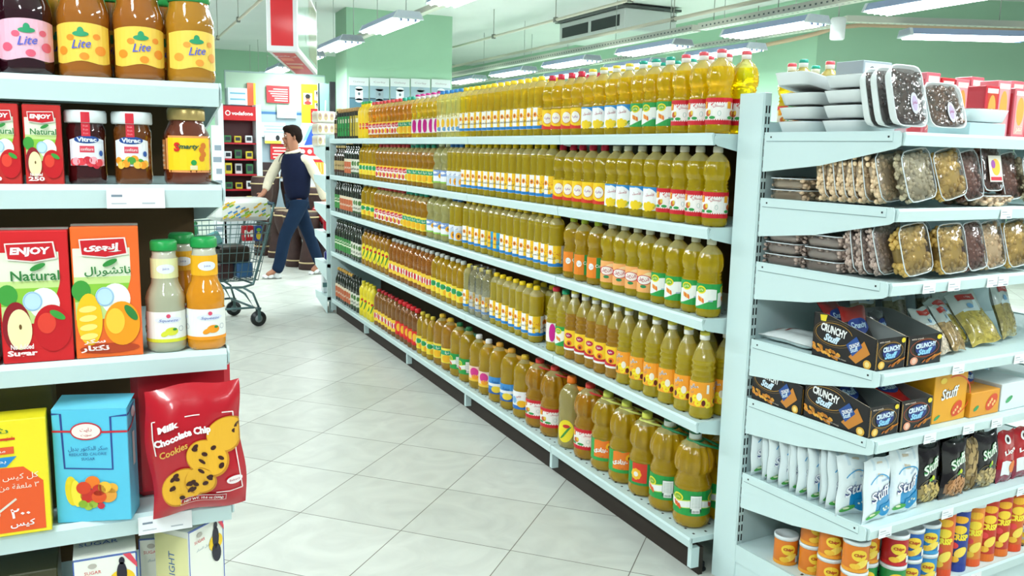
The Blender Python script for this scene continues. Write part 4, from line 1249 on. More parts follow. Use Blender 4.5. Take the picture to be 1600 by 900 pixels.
for i in range(3): foam(0, 'white foam tray in the back stack beside the upright, %s from bottom' % NTH[i], .112, .09, z0 + .001 + i * .041)
foam(0, 'white foam tray lying tilted on top of the back stack', .10, .07, z0 + .128, .0, .18)
for i in range(4): foam(0, 'white foam tray in the taller front stack, %s from bottom' % NTH[i], .11, .255, z0 + .001 + i * .041)
R90 = math.radians(76)
foam(1, 'narrow-looking upright date tray beside the stack, rearmost of three', .055, .340, z0 + .085, R90, 0, 0, sticker=False)
foam(1, 'upright date tray, middle one of three leaning together', .040, .385, z0 + .085, R90, 0, 0)
foam(1, 'tall upright foam tray of dark dates with oval sticker at shelf corner', .028, .438, z0 + .087, R90, 0, 0, sticker=True)
foam(2, 'wide upright foam tray of dates with oval sticker, right of the tall one', .180, .440, z0 + .068, math.radians(72), 0, 0, sticker=True)
foam(3, 'flat white foam tray resting on a pale box, top shelf', .46, .36, z0 + .042)
def carton(name, label, cat, u, v, z, w_, d_, h_, col, art=None, rz=0, group=None, mt=None, fn=None):
    t = thing(name, label, cat, group=group)
    b = MB(); b.box(-w_ / 2, w_ / 2, -d_ / 2, d_ / 2, 0, h_, H(col), b=.0015)
    b.build('carton_body', mt or M_PRINT, t)
    if art:
        b = MB()
        art(b, Flat((-w_ / 2, -d_ / 2, 0), (1, 0, 0)), Flat((-w_ / 2, d_ / 2, 0), (0, -1, 0)), Flat((-w_ / 2, -d_ / 2, h_), (1, 0, 0), (0, 1, 0)), w_, d_, h_)
        b.build('printed_face', M_PRINT, t)
    (fn or eput)(t, u, v, z, rz=rz)
    return t
carton('paper_box', 'pale grey box under the flat foam tray', 'box', .44, .36, z0 + .001, .17, .13, .038, '#b4cdd2')
def redart(win):
    def f(b, F, S, Tp, w_, d_, h_):
        b.rect(F, w_ * .15, h_ * .1, w_ * .85, h_ * .9, H(win), 1)
        b.ell(F, w_ * .5, h_ * .55, w_ * .28, h_ * .28, H('#d8a04a'), 2, 8)
        b.rect(F, w_ * .1, h_ * .86, w_ * .9, h_ * .95, H('#f0e3dc'), 2)
        b.rect(S, d_ * .1, h_ * .1, d_ * .9, h_ * .9, H('#c83a44'), 1)
        b.text(F, 'تمر', w_ * .5, h_ * .2, h_ * .14, H('#f6e9c8'), 3)
    return f
for i in range(9):
    carton('date_box', 'red and pink boxed dates in the back row of the top shelf, %s from left' % NTH[i], 'box', .60 + i * .078, .10, z0 + .001, .07, .06, .195 + (.012 if i % 3 == 0 else 0),
           ['#d8707c', '#c83038', '#d9808a'][i % 3], redart(['#d98a90', '#c8452c', '#e0a0a4'][i % 3]), group='red date boxes on the top shelf')
for i in range(8):
    carton('date_box', 'red boxed dates in the front row of the top shelf, %s from left' % NTH[i], 'box', .60 + i * .075, .30 - (i % 2) * .01, z0 + .001, .068, .06, .155 + (.02 if i % 3 == 1 else 0),
           ['#c8303c', '#d8808a', '#d06a74'][i % 3], redart(['#c8452c', '#d8a0a0', '#dda8a0'][i % 3]), group='red date boxes on the top shelf')
# boxes seen over the end unit, standing on the hidden side of the oil gondola
def wbox(name, label, px0, py0, px1, py1, Y, dep, col, art=None):
    a, c = at(px0, py1, Y), at(px1, py0, Y)
    t = thing(name, label, 'box', (0, 0, 0))
    w_, h_ = c.x - a.x, c.z - a.z
    b = MB(); b.box(0, w_, 0, dep, 0, h_, H(col), b=.003); b.build('carton_body', M_PRINT, t)
    if art:
        b = MB(); art(b, Flat((0, 0, 0), (1, 0, 0)), Flat((0, dep, 0), (0, -1, 0)), Flat((0, 0, h_), (1, 0, 0), (0, 1, 0)), w_, dep, h_); b.build('printed_face', M_PRINT, t)
    t.location = a
    return t
def elleart(b, F, S, Tp, w_, d_, h_):
    b.rect(F, w_ * .05, h_ * .05, w_ * .95, h_ * .5, H('#4a86c8'), 1); b.text(F, 'elle', w_ * .3, h_ * .72, h_ * .26, WHITE, 2, bold=.02)
    b.poly(F, [(w_ * .55, h_ * .1), (w_ * .95, h_ * .1), (w_ * .95, h_ * .6), (w_ * .7, h_ * .45)], H('#a9cfe6'), 2)
t = carton('tissue_box', 'blue tissue box with white lettering on the hidden top shelf', 'box', 0, 0, 0, .26, .12, .17, '#1c3a86', elleart, fn=lambda t, u, v, z, rz: setattr(t, 'location', (2.30, 2.66, RZ[0] + .001)))
t.location = (2.60, 2.62, RZ[0] + .001)
t = carton('dark_box', 'dark navy box beside the blue tissue box', 'box', 0, 0, 0, .14, .12, .17, '#1a1f4a', None, fn=lambda t, u, v, z, rz: None); t.location = (2.66, 2.44, RZ[0] + .001)
t = carton('silver_box', 'silver box with dark lettering behind the upright foam trays', 'box', 0, 0, 0, .13, .10, .22, '#aebcc4',
    lambda b, F, S, Tp, w_, d_, h_: (b.rect(F, w_ * .05, h_ * .8, w_ * .95, h_ * .97, H('#dfe6ea'), 1), b.text(F, 'Coffee', w_ * .5, h_ * .88, h_ * .09, H('#2a2f3c'), 2), b.ell(F, w_ * .5, h_ * .45, w_ * .35, h_ * .25, H('#7d9cb4'), 1, 10)), fn=lambda t, u, v, z, rz: None)
t.matrix_world = EM @ Matrix.Translation((.30, -.10, EZ[0] + .001))

# clear clamshells of nuts
def clam_mesh(w_, d_, h_, col, seed, r=.0075, n=110):
    b = MB(); jitter_nuts(b, w_, d_, h_, H(col), n, r, seed)
    nuts = b.build('nuts', mat('shelled_nuts', rough=.4, coat=.35), mesh_only=True)
    R = w_ / 2
    c = MB(); c.lathe([(R * .9, 0), (R * .97, h_ * .3), (R * 1.0, h_ * .96), (R * 1.05, h_ * .96), (R * 1.05, h_ * 1.02), (R * .98, h_ * 1.05), (R * .9, h_ * 1.16), (R * .1, h_ * 1.2)], 32, WHITE, sq=6, sy=d_ / w_, closed=False)
    shell = c.build('clear_shell', film('clear_shell', .10, 22, .9), mesh_only=True)
    f = MB(); pts = []
    for k in range(28):
        th = 2 * PI * k / 28; ct, st = math.cos(th), math.sin(th)
        q = R * 1.05 / ((abs(ct) ** 6 + abs(st) ** 6) ** (1 / 6)) * .93
        pts.append((q * ct, q * st * d_ / w_, h_))
    f.tube(pts, .0016, 5, H('#dfe9ec'), cyclic=True)
    rim = f.build('rim', M_PLAST, mesh_only=True)
    return nuts, shell, rim
CM = {'cashew': clam_mesh(.14, .14, .034, '#f0d4ae', 1, .0075, 150), 'cashew_s': clam_mesh(.105, .14, .034, '#e4c498', 2), 'pist': clam_mesh(.14, .14, .032, '#c4aea4', 3, .0062, 200),
      'walnut': clam_mesh(.125, .14, .038, '#c8a556', 4, .0085, 130), 'grey': clam_mesh(.125, .14, .034, '#c4b99a', 5, .0075, 150), 'brown': clam_mesh(.095, .14, .034, '#7a5244', 6, .0075), 'flat': clam_mesh(.14, .15, .030, '#dcc0a0', 7)}
def clam(k, label, u, v, z, rx=0, ry=0, rz=0, group='clear packs of nuts'):
    t = thing('nut_pack', label, 'nut pack', group=group)
    part('nuts', CM[k][0], t); part('clear_shell', CM[k][1], t); part('rim', CM[k][2], t)
    eput(t, u, v, z + (abs(ry) * .05 if rx else 0), rx, 0, rz)
    if ry: t.matrix_world = t.matrix_world @ Matrix.Rotation(-ry, 4, 'Z')
    return t
z1, z2 = EZ[1], EZ[2]
for i in range(2): clam('flat', 'flat clear pack of pale nuts by the upright, second shelf, %s one' % ['lower', 'upper'][i], .082, .085, z1 + .001 + i * .034, 0, 0, PI / 2)
UP = math.radians(78)
for i, v in enumerate([.190, .226, .258, .290, .324]):
    clam('cashew', 'upright pack of cashews, second shelf, %s from the back of its file' % NTH[i], .082, v, z1 + .073, UP)
clam('cashew', 'upright pack of cashews at the corner of the second shelf, fully visible', .084, .366, z1 + .073, UP, -.12, 0)
clam('grey', 'leaning pack of grey-green nuts right of the cashews, second shelf', .105, .425, z1 + .074, UP, -.16)
clam('walnut', 'leaning pack of walnut halves, second shelf, beside the brown pack', .232, .425, z1 + .076, UP, -.2)
clam('brown', 'slim leaning pack of reddish-brown almonds, second shelf', .338, .42, z1 + .074, UP, -.16)
t = thing('nut_pack', 'square clear pack with a printed yellow card, second shelf', 'nut pack', group='clear packs of nuts')
part('nuts', CM['brown'][0], t); part('clear_shell', CM['brown'][1], t); part('rim', CM['brown'][2], t)
b = MB(); F = Flat((-.03, -.045, .044), (1, 0, 0), (0, 1, 0)); b.rect(F, 0, 0, .06, .075, H('#e8e2d0'), 1); b.rect(F, .004, .004, .056, .014, H('#c8283a'), 2); b.ell(F, .032, .042, .02, .024, H('#f0b83a'), 2, 10); b.ell(F, .02, .05, .01, .012, H('#9a4aa0'), 3, 8)
b.build('printed_card', M_LABEL, t); eput(t, .448, .41, z1 + .106, UP)
clam('flat', 'flat nut pack lying under the pack with the yellow card', .46, .40, z1 + .001)
clam('grey', 'rightmost leaning nut pack of the second shelf', .66, .42, z1 + .074, UP, -.1)
clam('brown', 'dark almond pack standing left of the rightmost one, second shelf', .565, .40, z1 + .074, UP, -.13)
for c_ in range(2):
    for i in range(3): clam('pist', 'flat pistachio pack, third shelf, %s stack, %s from bottom' % (['rear', 'front'][c_], NTH[i]), .075, .082 + c_ * .152, z2 + .001 + i * .036, 0, 0, PI / 2)
for i, v in enumerate([.306, .340]): clam('pist', 'upright pistachio pack, third shelf, %s in the file behind the corner pack' % ['rear one', 'front one'][i], .082, v, z2 + .073, UP)
clam('pist', 'upright pistachio pack at the corner of the third shelf', .086, .378, z2 + .074, UP, -.14)
clam('walnut', 'golden walnut pack leaning beside the pistachios, third shelf', .108, .430, z2 + .074, UP, -.12)
clam('brown', 'dark pack half hidden between the golden packs, third shelf', .185, .40, z2 + .074, UP, -.13)
clam('walnut', 'fully visible golden walnut pack in the middle of the third shelf', .268, .430, z2 + .074, UP, -.05)
clam('brown', 'dark almond pack with a white glare, third shelf', .375, .43, z2 + .074, UP, -.13)
clam('cashew_s', 'pale cashew pack right of the dark almonds, third shelf', .478, .42, z2 + .074, UP, -.13)
clam('walnut', 'rightmost visible golden pack of the third shelf', .595, .42, z2 + .074, UP, -.13)
clam('walnut', 'golden pack at the picture edge of the third shelf', .74, .42, z2 + .074, UP, -.13)

# pillow bags
def bag_surface(w_, h_, t_, seed, pinch=.12):
    rnd = random.Random(seed)
    ph = [rnd.uniform(0, 6) for _ in range(6)]
    def S(x, y, side=1):
        """x, y in 0..1"""
        X, Y_ = 2 * x - 1, 2 * y - 1
        e = max(0, (1 - abs(X) ** 3)) ** .6 * max(0, (1 - abs(Y_) ** 4)) ** .7
        wob = .12 * math.sin(7 * x + ph[0] + 3 * y) * math.sin(6 * y + ph[1]) + .08 * math.sin(15 * x + ph[2]) * (1 - abs(Y_) * .3)
        th = t_ / 2 * e * (1 + wob)
        xx = X * w_ / 2 * (1 - pinch * (1 - abs(Y_)) ** .7 * .8) + .003 * math.sin(9 * y + ph[3])
        zz = y * h_ + .003 * math.sin(8 * x + ph[4])
        return Vector((xx, -side * (th + .0006), zz))
    return S
def bag_thing(name, label, cat, w_, h_, t_, colf, art, seed, matl=None, group=None, nx=14, ny=18):
    S = bag_surface(w_, h_, t_, seed)
    t = thing(name, label, cat, group=group)
    b = MB()
    for side in (1, -1):
        vs, fs, cs = [], [], []
        for j in range(ny + 1):
            for i in range(nx + 1):
                vs.append(S(i / nx, j / ny, side))
        for j in range(ny):
            for i in range(nx):
                a = j * (nx + 1) + i
                q = (a, a + 1, a + nx + 2, a + nx + 1)
                fs.append(q if side == 1 else q[::-1])
                cs.append(colf((i + .5) / nx, (j + .5) / ny))
        b.add(vs, fs, cs, 0, True)
    # edge seam
    b.tube([S(i / nx, 0) for i in range(nx + 1)], .0012, 4, colf(.5, .02)); b.tube([S(i / nx, 1) for i in range(nx + 1)], .0012, 4, colf(.5, .98))
    b.build('bag_body', matl or M_FILM, t)
    if art:
        class FF:
            step = w_ / 12
            def __call__(s, u, v, d=0):
                x = min(1, max(0, u / w_)); y = min(1, max(0, v / h_))
                p = S(x, y, 1)
                return Vector((p.x, p.y - .0006 - d * 1.6, p.z))
        b = MB(); art(b, FF(), w_, h_); b.build('printed_artwork', M_LABEL, t)
    return t
z3, z4, z5, z6 = EZ[3], EZ[4], EZ[5], EZ[6]
# --- fourth shelf
t = bag_thing('flour_bag', 'white bag lying flat in the corner of the fourth shelf', 'bag', .16, .20, .035, lambda x, y: H('#e6eeee'), lambda b, F, w_, h_: b.rect(F, w_ * .3, h_ * .7, w_ * .8, h_ * .92, H('#8a2a20'), 1), 11)
eput(t, .10, .215, z3 + .020, -PI / 2)
def crunch_face(b, F, w_, h_, red=False):
    c1 = H('#d0562a') if red else H('#c9952e')
    b.ring(F, w_ * .5, h_ * .56, w_ * .42, h_ * .3, h_ * .014, c1, 2, 22)
    b.ring(F, w_ * .5, h_ * .56, w_ * .36, h_ * .34, h_ * .008, H('#8a6a3a'), 2, 22, .6, 5)
    b.ell(F, w_ * .52, h_ * .56, w_ * .3, h_ * .24, H('#16307a'), 3, 10)
    b.text(F, 'CRUNCHY', w_ * .52, h_ * .66, h_ * .17, H('#d8ecf8'), 5, wid=w_ * .6, bold=.05, rot=.04)
    b.text(F, 'Stuff', w_ * .5, h_ * .45, h_ * .2, H('#8fd0f2'), 5, wid=w_ * .42, bold=.05, shear=.3, rot=.04)
    b.text(F, 'extra crunch', w_ * .26, h_ * .90, h_ * .06, H('#d8c8b8'), 4, wid=w_ * .34, bold=.02)
    b.ell(F, w_ * .9, h_ * .88, w_ * .07, h_ * .08, H('#e8d22a'), 4, 8)
    b.ell(F, w_ * .2, h_ * .17, w_ * .11, h_ * .13, H('#e6b040') if not red else H('#e69a7a'), 4, 10)
    b.ell(F, w_ * .2, h_ * .17, w_ * .06, h_ * .09, H('#f4d47a') if not red else H('#f0c8b0'), 5, 8)
    rnd = random.Random(3)
    for k in range(14):
        x = rnd.uniform(.48, .95); b.ell(F, w_ * x, h_ * (.08 + (x - .48) * .45 + rnd.uniform(-.04, .05)), w_ * .05, h_ * .03, H('#d98a2a') if k % 3 else H('#b8641e'), 4, 5, tilt=.5)
def crunch_side(b, S, d_, hb, hf):
    """side panel, u from back (0) to front (d_)"""
    cx, cy = d_ * .34, hf * .86
    b.ring(S, cx, cy, d_ * .30, hf * .36, hf * .016, H('#c9952e'), 2, 24, .2, 6.1)
    b.ring(S, cx + .003, cy, d_ * .34, hf * .42, hf * .010, H('#8a6a3a'), 2, 24, .9, 5.8)
    b.text(S, 'CRUNCHY', cx, cy + hf * .12, hf * .26, WHITE, 4, wid=d_ * .42, bold=.04, rot=-.14)
    b.text(S, 'Stuff', cx - .004, cy - hf * .16, hf * .25, H('#cfe6f4'), 4, wid=d_ * .26, bold=.05, shear=.3, rot=-.12)
    rnd = random.Random(5)
    for k in range(24):
        x = rnd.uniform(.03, .45); b.ell(S, d_ * x, hf * (.34 - x * .45 + rnd.uniform(-.08, .12)), d_ * .032, hf * .05, H('#d98a2a') if k % 3 else H('#e8a83c'), 3, 5, tilt=-.4)
    b.poly(S, [(d_ * .60, hf * .26), (d_ * .72, hf * .1), (d_ * .92, hf * .5), (d_ * .82, hf * .86)], H('#c9802a'), 3)
    b.poly(S, [(d_ * .55, hf * .62), (d_ * .66, hf * .30), (d_ * .80, hf * .66), (d_ * .70, hf * .95)], H('#1d4a92'), 4)
    b.text(S, 'CRUNCHY', d_ * .68, hf * .66, hf * .13, WHITE, 5, wid=d_ * .17, rot=.45, bold=.03)
    b.text(S, 'Stuff', d_ * .68, hf * .52, hf * .13, H('#cfe6f4'), 5, wid=d_ * .12, rot=.45, bold=.03)
    b.text(S, 'peanut crunch', d_ * .48, hf * .12, hf * .07, H('#d8cdbc'), 4, wid=d_ * .18, rot=-.1)
    b.ell(S, d_ * .89, hf * .16, d_ * .06, hf * .14, H('#e6b040'), 4, 10)
    b.ell(S, d_ * .89, hf * .16, d_ * .035, hf * .09, H('#f6dc8a'), 5, 8)
    b.poly(S, [(d_ * .12, hb * .84), (d_ * .2, hb * .84), (d_ * .22, hb * .99), (d_ * .1, hb * .97)], H('#e8d22a'), 3)
def display_box(label, u0, u1, v0, v1, z, hf, hb, red=False, fill='red', group='black snack display boxes'):
    w_, d_ = u1 - u0, v1 - v0
    t = thing('display_box', label, 'display box', group=group)
    K = H('#141012')
    G = H('#8f9694')
    b = MB()
    th = .0025
    def wall(pts, n, off):
        pass
    # side walls with slanted tops (outer black, inner grey board)
    for x0, x1, ci, co in ((0, th, G, K), (w_ - th, w_, K, G)):
        pr_ = [(0, 0), (-d_, 0), (-d_, hb), (-d_ * .80, hb), (-d_ * .02, hf), (0, hf)]
        pts = [(-d_ - p[0], p[1]) for p in pr_]                     # y: front = 0 .. back = d_
        pts = [(0, 0), (d_, 0), (d_, hb), (d_ * .78, hb), (.004, hf), (0, hf)]
        n = len(pts)
        vs = [(x0, y, zz) for y, zz in pts] + [(x1, y, zz) for y, zz in pts]
        fs = [tuple(range(n)), tuple(range(n, 2 * n))[::-1]] + [(i, n + i, n + (i + 1) % n, (i + 1) % n) for i in range(n)]
        left = x0 == 0
        cs = [K if left else G, G if left else K] + [K if i in (0,) else H('#c9b9a0') for i in range(n)]
        b.add(vs, fs, cs)
    b.box(0, w_, 0, th, 0, hf, K); b.box(0, w_, d_ - th, d_, 0, hb, K); b.box(0, w_, 0, d_, 0, th, K)
    b.add([(0.003, th + .0003, .003), (w_ - .003, th + .0003, .003), (w_ - .003, th + .0003, hf), (.003, th + .0003, hf)], [(0, 1, 2, 3)], G)
    b.add([(0.003, d_ - th - .0003, .003), (w_ - .003, d_ - th - .0003, .003), (w_ - .003, d_ - th - .0003, hb), (.003, d_ - th - .0003, hb)], [(0, 3, 2, 1)], G)
    b.build('box_body', M_PRINT, t)
    b = MB(); crunch_face(b, Flat((0, 0, 0), (1, 0, 0)), w_, hf, red); crunch_side(b, Flat((0, d_, 0), (0, -1, 0)), d_, hb, hf)
    b.band(Flat((0, 0, 0), (1, 0, 0)), [(.004, hf * .06), (.004, hf * .9)], .002, H('#c9952e'), 2)
    b.build('printed_face', M_PRINT, t)
    t.matrix_world = EM @ Matrix.Translation((u0, -v1, z))
    return t
def snack(label, u, v, z, rx, rz, c0, c1, word, seed, w_=.10, h_=.12, t_=.025, ry=0, group='small snack bags in the display boxes'):
    def colf(x, y): return H(c0) if y > .55 else H(c1)
    t = bag_thing('snack_bag', label, 'snack bag', w_, h_, t_, colf, (lambda b, F, a, c: (b.ell(F, a * .5, c * .5, a * .4, c * .2, H('#1a3a8a'), 1, 8), b.text(F, word, a * .5, c * .5, c * .18, H('#bfe0f4'), 3, wid=a * .6, bold=.04))), seed, nx=8, ny=10)
    return eput(t, u, v, z, rx, ry, rz)
display_box('black snack display box with slanted side, fourth shelf, at the corner', .007, .130, .235, .448, z3 + .001, .088, .128)
display_box('narrow black snack display box beside the corner one, fourth shelf', .134, .285, .24, .452, z3 + .001, .085, .125, red=True)
snack('red snack bag lying rearmost in the corner display box', .062, .30, z3 + .065, math.radians(-35), .1, '#7c1412', '#a82018', 'Crunchy', 21)
snack('red snack bag with blue lettering in the corner display box', .066, .36, z3 + .045, math.radians(-30), -.15, '#8e1a14', '#161014', 'Crunchy', 22, w_=.095)
snack('black snack bag in the narrow display box', .19, .33, z3 + .045, math.radians(-20), .2, '#1a1620', '#171014', 'Crunchy', 23, w_=.085, h_=.09)
# clear bags of grain with red headers
def nutbag(label, u, v, z, rx, ry, rz, w_, h_, ncol, seed, head='#b5281e', group='clear bags with red header cards'):
    rnd = random.Random(seed)
    base = H(ncol)
    def colf(x, y):
        if y > .62: return H('#b9c4c0')
        f = rnd.uniform(.6, 1.25)
        return (base[0] * f, base[1] * f, base[2] * f, 1)
    def art(b, F, a, c):
        b.rect(F, a * .2, c * .58, a * .8, c * .92, H('#cfe0e2'), 1)
        b.rect(F, a * .2, c * .80, a * .8, c * .92, H(head), 2)
        b.ell(F, a * .5, c * .68, a * .1, c * .05, H('#6a9ac0'), 2, 6)
        b.text(F, 'بهارات', a * .55, c * .86, c * .05, WHITE, 3)
        r2 = random.Random(seed + 1)
        for k in range(90):
            x, y = r2.uniform(.1, .9), r2.uniform(.05, .56)
            f = r2.uniform(.7, 1.35)
            b.ell(F, a * x, c * y, .004, .0026, (min(1, base[0] * f), min(1, base[1] * f), min(1, base[2] * f), 1), 1, 4, tilt=r2.uniform(-1, 1))
    t = bag_thing('grain_bag', label, 'food bag', w_, h_, .032, colf, art, seed, group=group)
    return eput(t, u, v, z, rx, ry, rz)
LN = math.radians(-38)
nutbag('clear bag of pale pinkish grain nearest the display boxes, fourth shelf', .345, .42, z3 + .012, LN, 0, .1, .10, .15, '#cfc0a8', 31)
nutbag('narrow bag of brownish grain second from the display boxes, fourth shelf', .44, .41, z3 + .012, LN, .1, .25, .085, .15, '#a88c5a', 32)
nutbag('bag of yellow-green grain third from the display boxes, fourth shelf', .52, .36, z3 + .012, LN, -.1, .1, .11, .16, '#a9973e', 33)
nutbag('large bag of yellow grain in front, fourth from the boxes', .61, .39, z3 + .014, LN, -.15, -.2, .13, .18, '#b8a650', 34)
nutbag('bag with red header behind the large yellow grain bag', .64, .25, z3 + .014, math.radians(-20), 0, 0, .12, .17, '#b5a878', 35)
nutbag('grain bag at the picture edge of the fourth shelf', .78, .36, z3 + .014, math.radians(-20), 0, .2, .12, .18, '#a89c60', 36)
for i in range(4):
    nutbag('crumpled clear grain bag at the back of the fourth shelf, %s from left' % NTH[i], .36 + i * .16, .14, z3 + .012, math.radians(-12), 0, .1 * i, .13, .17, '#9a9474', 40 + i, '#9a3a34')
# --- fifth shelf
display_box('black snack display box farthest back against the upright, fifth shelf', .007, .130, .015, .212, z4 + .001, .088, .12)
display_box('black snack display box with slanted side, fifth shelf, at the corner', .007, .131, .222, .446, z4 + .001, .088, .128)
display_box('dark display box with red bags on top, fifth shelf', .136, .272, .24, .450, z4 + .001, .09, .115, red=True)
snack('black snack bag in the fifth-shelf corner box', .066, .37, z4 + .05, math.radians(-50), .05, '#15151f', '#15151f', 'Stuff', 24, w_=.10)
snack('grey and black snack bag deeper in the fifth-shelf corner box', .066, .29, z4 + .05, math.radians(-35), .1, '#3a3a44', '#17151c', 'Stuff', 25, w_=.10)
snack('red snack bag on top of the dark display box', .205, .40, z4 + .062, math.radians(-62), .1, '#a8161e', '#b81a20', 'Stuff', 26, w_=.12)
snack('second red snack bag behind it in the dark display box', .205, .33, z4 + .075, math.radians(-55), -.05, '#8a1218', '#a0181c', 'Stuff', 27, w_=.12)
def stuffart(b, F, S, Tp, w_, d_, h_):
    b.ring(F, w_ * .62, h_ * .5, w_ * .5, h_ * .42, h_ * .03, H('#e2581e'), 2, 26, -1.6, 1.9)
    b.text(F, 'Stuff', w_ * .48, h_ * .58, h_ * .22, H('#3a2a14'), 2, wid=w_ * .54, bold=.07, shear=.25, rot=.1)
    b.text(F, 'Stuff', w_ * .48, h_ * .58, h_ * .22, WHITE, 3, wid=w_ * .54, bold=.02, shear=.25, rot=.1)
    b.ell(F, w_ * .14, h_ * .12, w_ * .09, h_ * .035, H('#2f9a5a'), 3, 6, tilt=.4)
    b.ell(F, w_ * .72, h_ * .24, w_ * .16, h_ * .14, H('#d8481e'), 3, 8, tilt=.4)
    for k in range(5): b.ell(F, w_ * (.64 + .05 * k), h_ * (.16 + .05 * (k % 3)), w_ * .03, h_ * .03, H('#f2c27a'), 4, 5)
    b.ell(F, w_ * .25, h_ * .84, w_ * .1, h_ * .06, H('#f6d24a'), 3, 6)
carton('snack_carton', 'tall closed orange-yellow snack carton, fifth shelf', 'box', .362, .36, z4 + .001, .155, .17, .150, '#e9a51d', stuffart)
def orart(b, F, S, Tp, w_, d_, h_):
    b.ell(F, w_ * .2, h_ * .35, w_ * .09, h_ * .09, H('#2f9a5a'), 2, 6, tilt=.4); b.ell(F, w_ * .72, h_ * .5, w_ * .2, h_ * .3, H('#d8481e'), 2, 8, tilt=.4)
    for k in range(5): b.ell(F, w_ * (.62 + .05 * k), h_ * (.4 + .1 * (k % 3)), w_ * .035, h_ * .07, H('#f2c27a'), 3, 5)
t = carton('snack_carton', 'low open orange snack carton right of the tall one', 'box', .522, .37, z4 + .001, .145, .17, .075, '#e39a24', orart)
for i in range(3): snack('orange snack bag standing in the low open carton, %s from left' % NTH[i], .485 + i * .035, .38, z4 + .055, math.radians(-28), .3 - .3 * i, '#b5541c', '#c8641e', 'Stuff', 50 + i, w_=.06, h_=.085)
carton('snack_carton', 'white open snack carton with a green leaf, fifth shelf', 'box', .675, .37, z4 + .001, .145, .17, .085, '#dfe9ea', lambda b, F, S, Tp, w_, d_, h_: b.ell(F, w_ * .3, h_ * .4, w_ * .12, h_ * .1, H('#4aa86a'), 2, 6, tilt=.4))
for i in range(5): snack('pale blue snack bag leaning over the white carton, %s from left' % NTH[i], .56 + i * .06, .25 + .01 * i, z4 + .05, math.radians(-30), .5, '#9fc4dc', '#6ea6cc', 'Stuff', 60 + i, w_=.09, h_=.11, ry=.5)
# --- sixth shelf
def bluebag(label, u, v, z, w_, h_, seed, rz=0, rx=-.06, ry=0, t_=.034):
    def colf(x, y):
        if y < .06: return H('#d8e6ea')
        if abs(y - (.18 + .28 * x)) < .09 + .08 * x and x > .3: return H('#1f8fc8')
        return H('#e4f0f2') if (x + y * .3) % .5 > .06 else H('#cfe2ea')
    def art(b, F, a, c):
        b.text(F, 'Stuff', a * .47, c * .46, c * .17, H('#2a3a7a'), 2, wid=a * .72, bold=.06, shear=.25, rot=.3)
        b.text(F, 'Stuff', a * .47, c * .46, c * .17, H('#f2f6fa'), 4, wid=a * .72, bold=.015, shear=.25, rot=.3)
        b.ring(F, a * .5, c * .5, a * .42, c * .26, .003, H('#2a9ad0'), 1, 20, .5, 2.6)
        b.ell(F, a * .25, c * .12, a * .2, c * .045, H('#4aa848'), 3, 8, tilt=.2); b.ell(F, a * .2, c * .13, a * .08, c * .02, H('#dfe8c0'), 4, 6)
        b.shape(F, a * .42, a * .9, lambda u: c * (.12 + .05 * math.sin(u * 60)), lambda u: c * (.18 + .16 * (u / a)), H('#1f8fc8'), 2, 8)
        for k in range(3): b.ell(F, a * (.55 + .1 * k), c * (.2 + .03 * (k % 2)), a * .035, c * .018, H('#e0e6cc'), 4, 5)
        b.text(F, 'seeds', a * .6, c * .68, c * .05, H('#2a7ab8'), 3, rot=.3)
        b.rect(F, a * .35, c * .72, a * .55, c * .95, H('#c9bfa8'), 1)
    t = bag_thing('seed_bag', label, 'snack bag', w_, h_, t_, colf, art, seed, group='white and blue seed bags')
    return eput(t, u, v, z, rx, ry, rz)
for i in range(9):
    bluebag('white and blue seed bag in the receding file, sixth shelf, %s from the back' % NTH[i], .065 + .004 * (i % 2), .03 + i * .038, z5 + .002, .12, .165 + .004 * (i % 3), 70 + i, rz=.12 * math.sin(i * 2.1))
bluebag('white and blue seed bag at the end of the file, slightly turned', .055, .385, z5 + .002, .125, .175, 81, rz=-.25)
bluebag('front seed bag showing its full lettering at the shelf corner', .075, .442, z5 + .002, .125, .178, 82, rz=.05)
bluebag('front seed bag right of the corner one, beside the black nut bags', .195, .440, z5 + .002, .13, .185, 83, rz=0)
def blackbag(label, u, v, z, seed, nut, w_=.12, h_=.175, rz=0, ry=0):
    rnd = random.Random(seed); base = H(nut)
    def colf(x, y):
        if ((x - .5) / .42) ** 2 + ((y - .2) / .2) ** 2 < 1 and y < .36: return tuple(base[k] * .5 for k in range(3)) + (1,)
        return H('#120e12')
    def art(b, F, a, c):
        r2 = random.Random(seed)
        for k in range(70):
            x, y = r2.uniform(-1, 1), r2.uniform(-1, 1)
            if x * x + y * y > 1: continue
            f = r2.uniform(.75, 1.25)
            b.ell(F, a * (.5 + .38 * x), c * (.2 + .17 * y), .0062, .0045, (min(1, base[0] * f), min(1, base[1] * f), min(1, base[2] * f), 1), 2, 5, tilt=r2.uniform(-1, 1))
        b.text(F, 'Stuff', a * .45, c * .66, c * .17, H('#4a9a5a'), 2, wid=a * .66, bold=.07, shear=.25, rot=.45)
        b.text(F, 'Stuff', a * .45, c * .66, c * .17, H('#e8efe4'), 4, wid=a * .66, bold=.02, shear=.25, rot=.45)
        b.ell(F, a * .5, c * .44, a * .09, c * .035, H('#5ab03a'), 3, 6, tilt=.5); b.ell(F, a * .55, c * .47, a * .05, c * .04, H('#c8d23a'), 4, 5)
        b.ring(F, a * .5, c * .24, a * .43, c * .2, .0015, H('#7a6a3a'), 3, 16, .3, 2.8)
    t = bag_thing('nut_bag', label, 'snack bag', w_, h_, .04, colf, art, seed, group='black bags of nuts')
    return eput(t, u, v, z, -.05, ry, rz)
blackbag('black nut bag with pale peanuts, left of three, sixth shelf', .318, .425, z5 + .002, 91, '#cdb268')
blackbag('black nut bag with lettering, middle of three, sixth shelf', .430, .435, z5 + .002, 92, '#c08a5a', ry=.04)
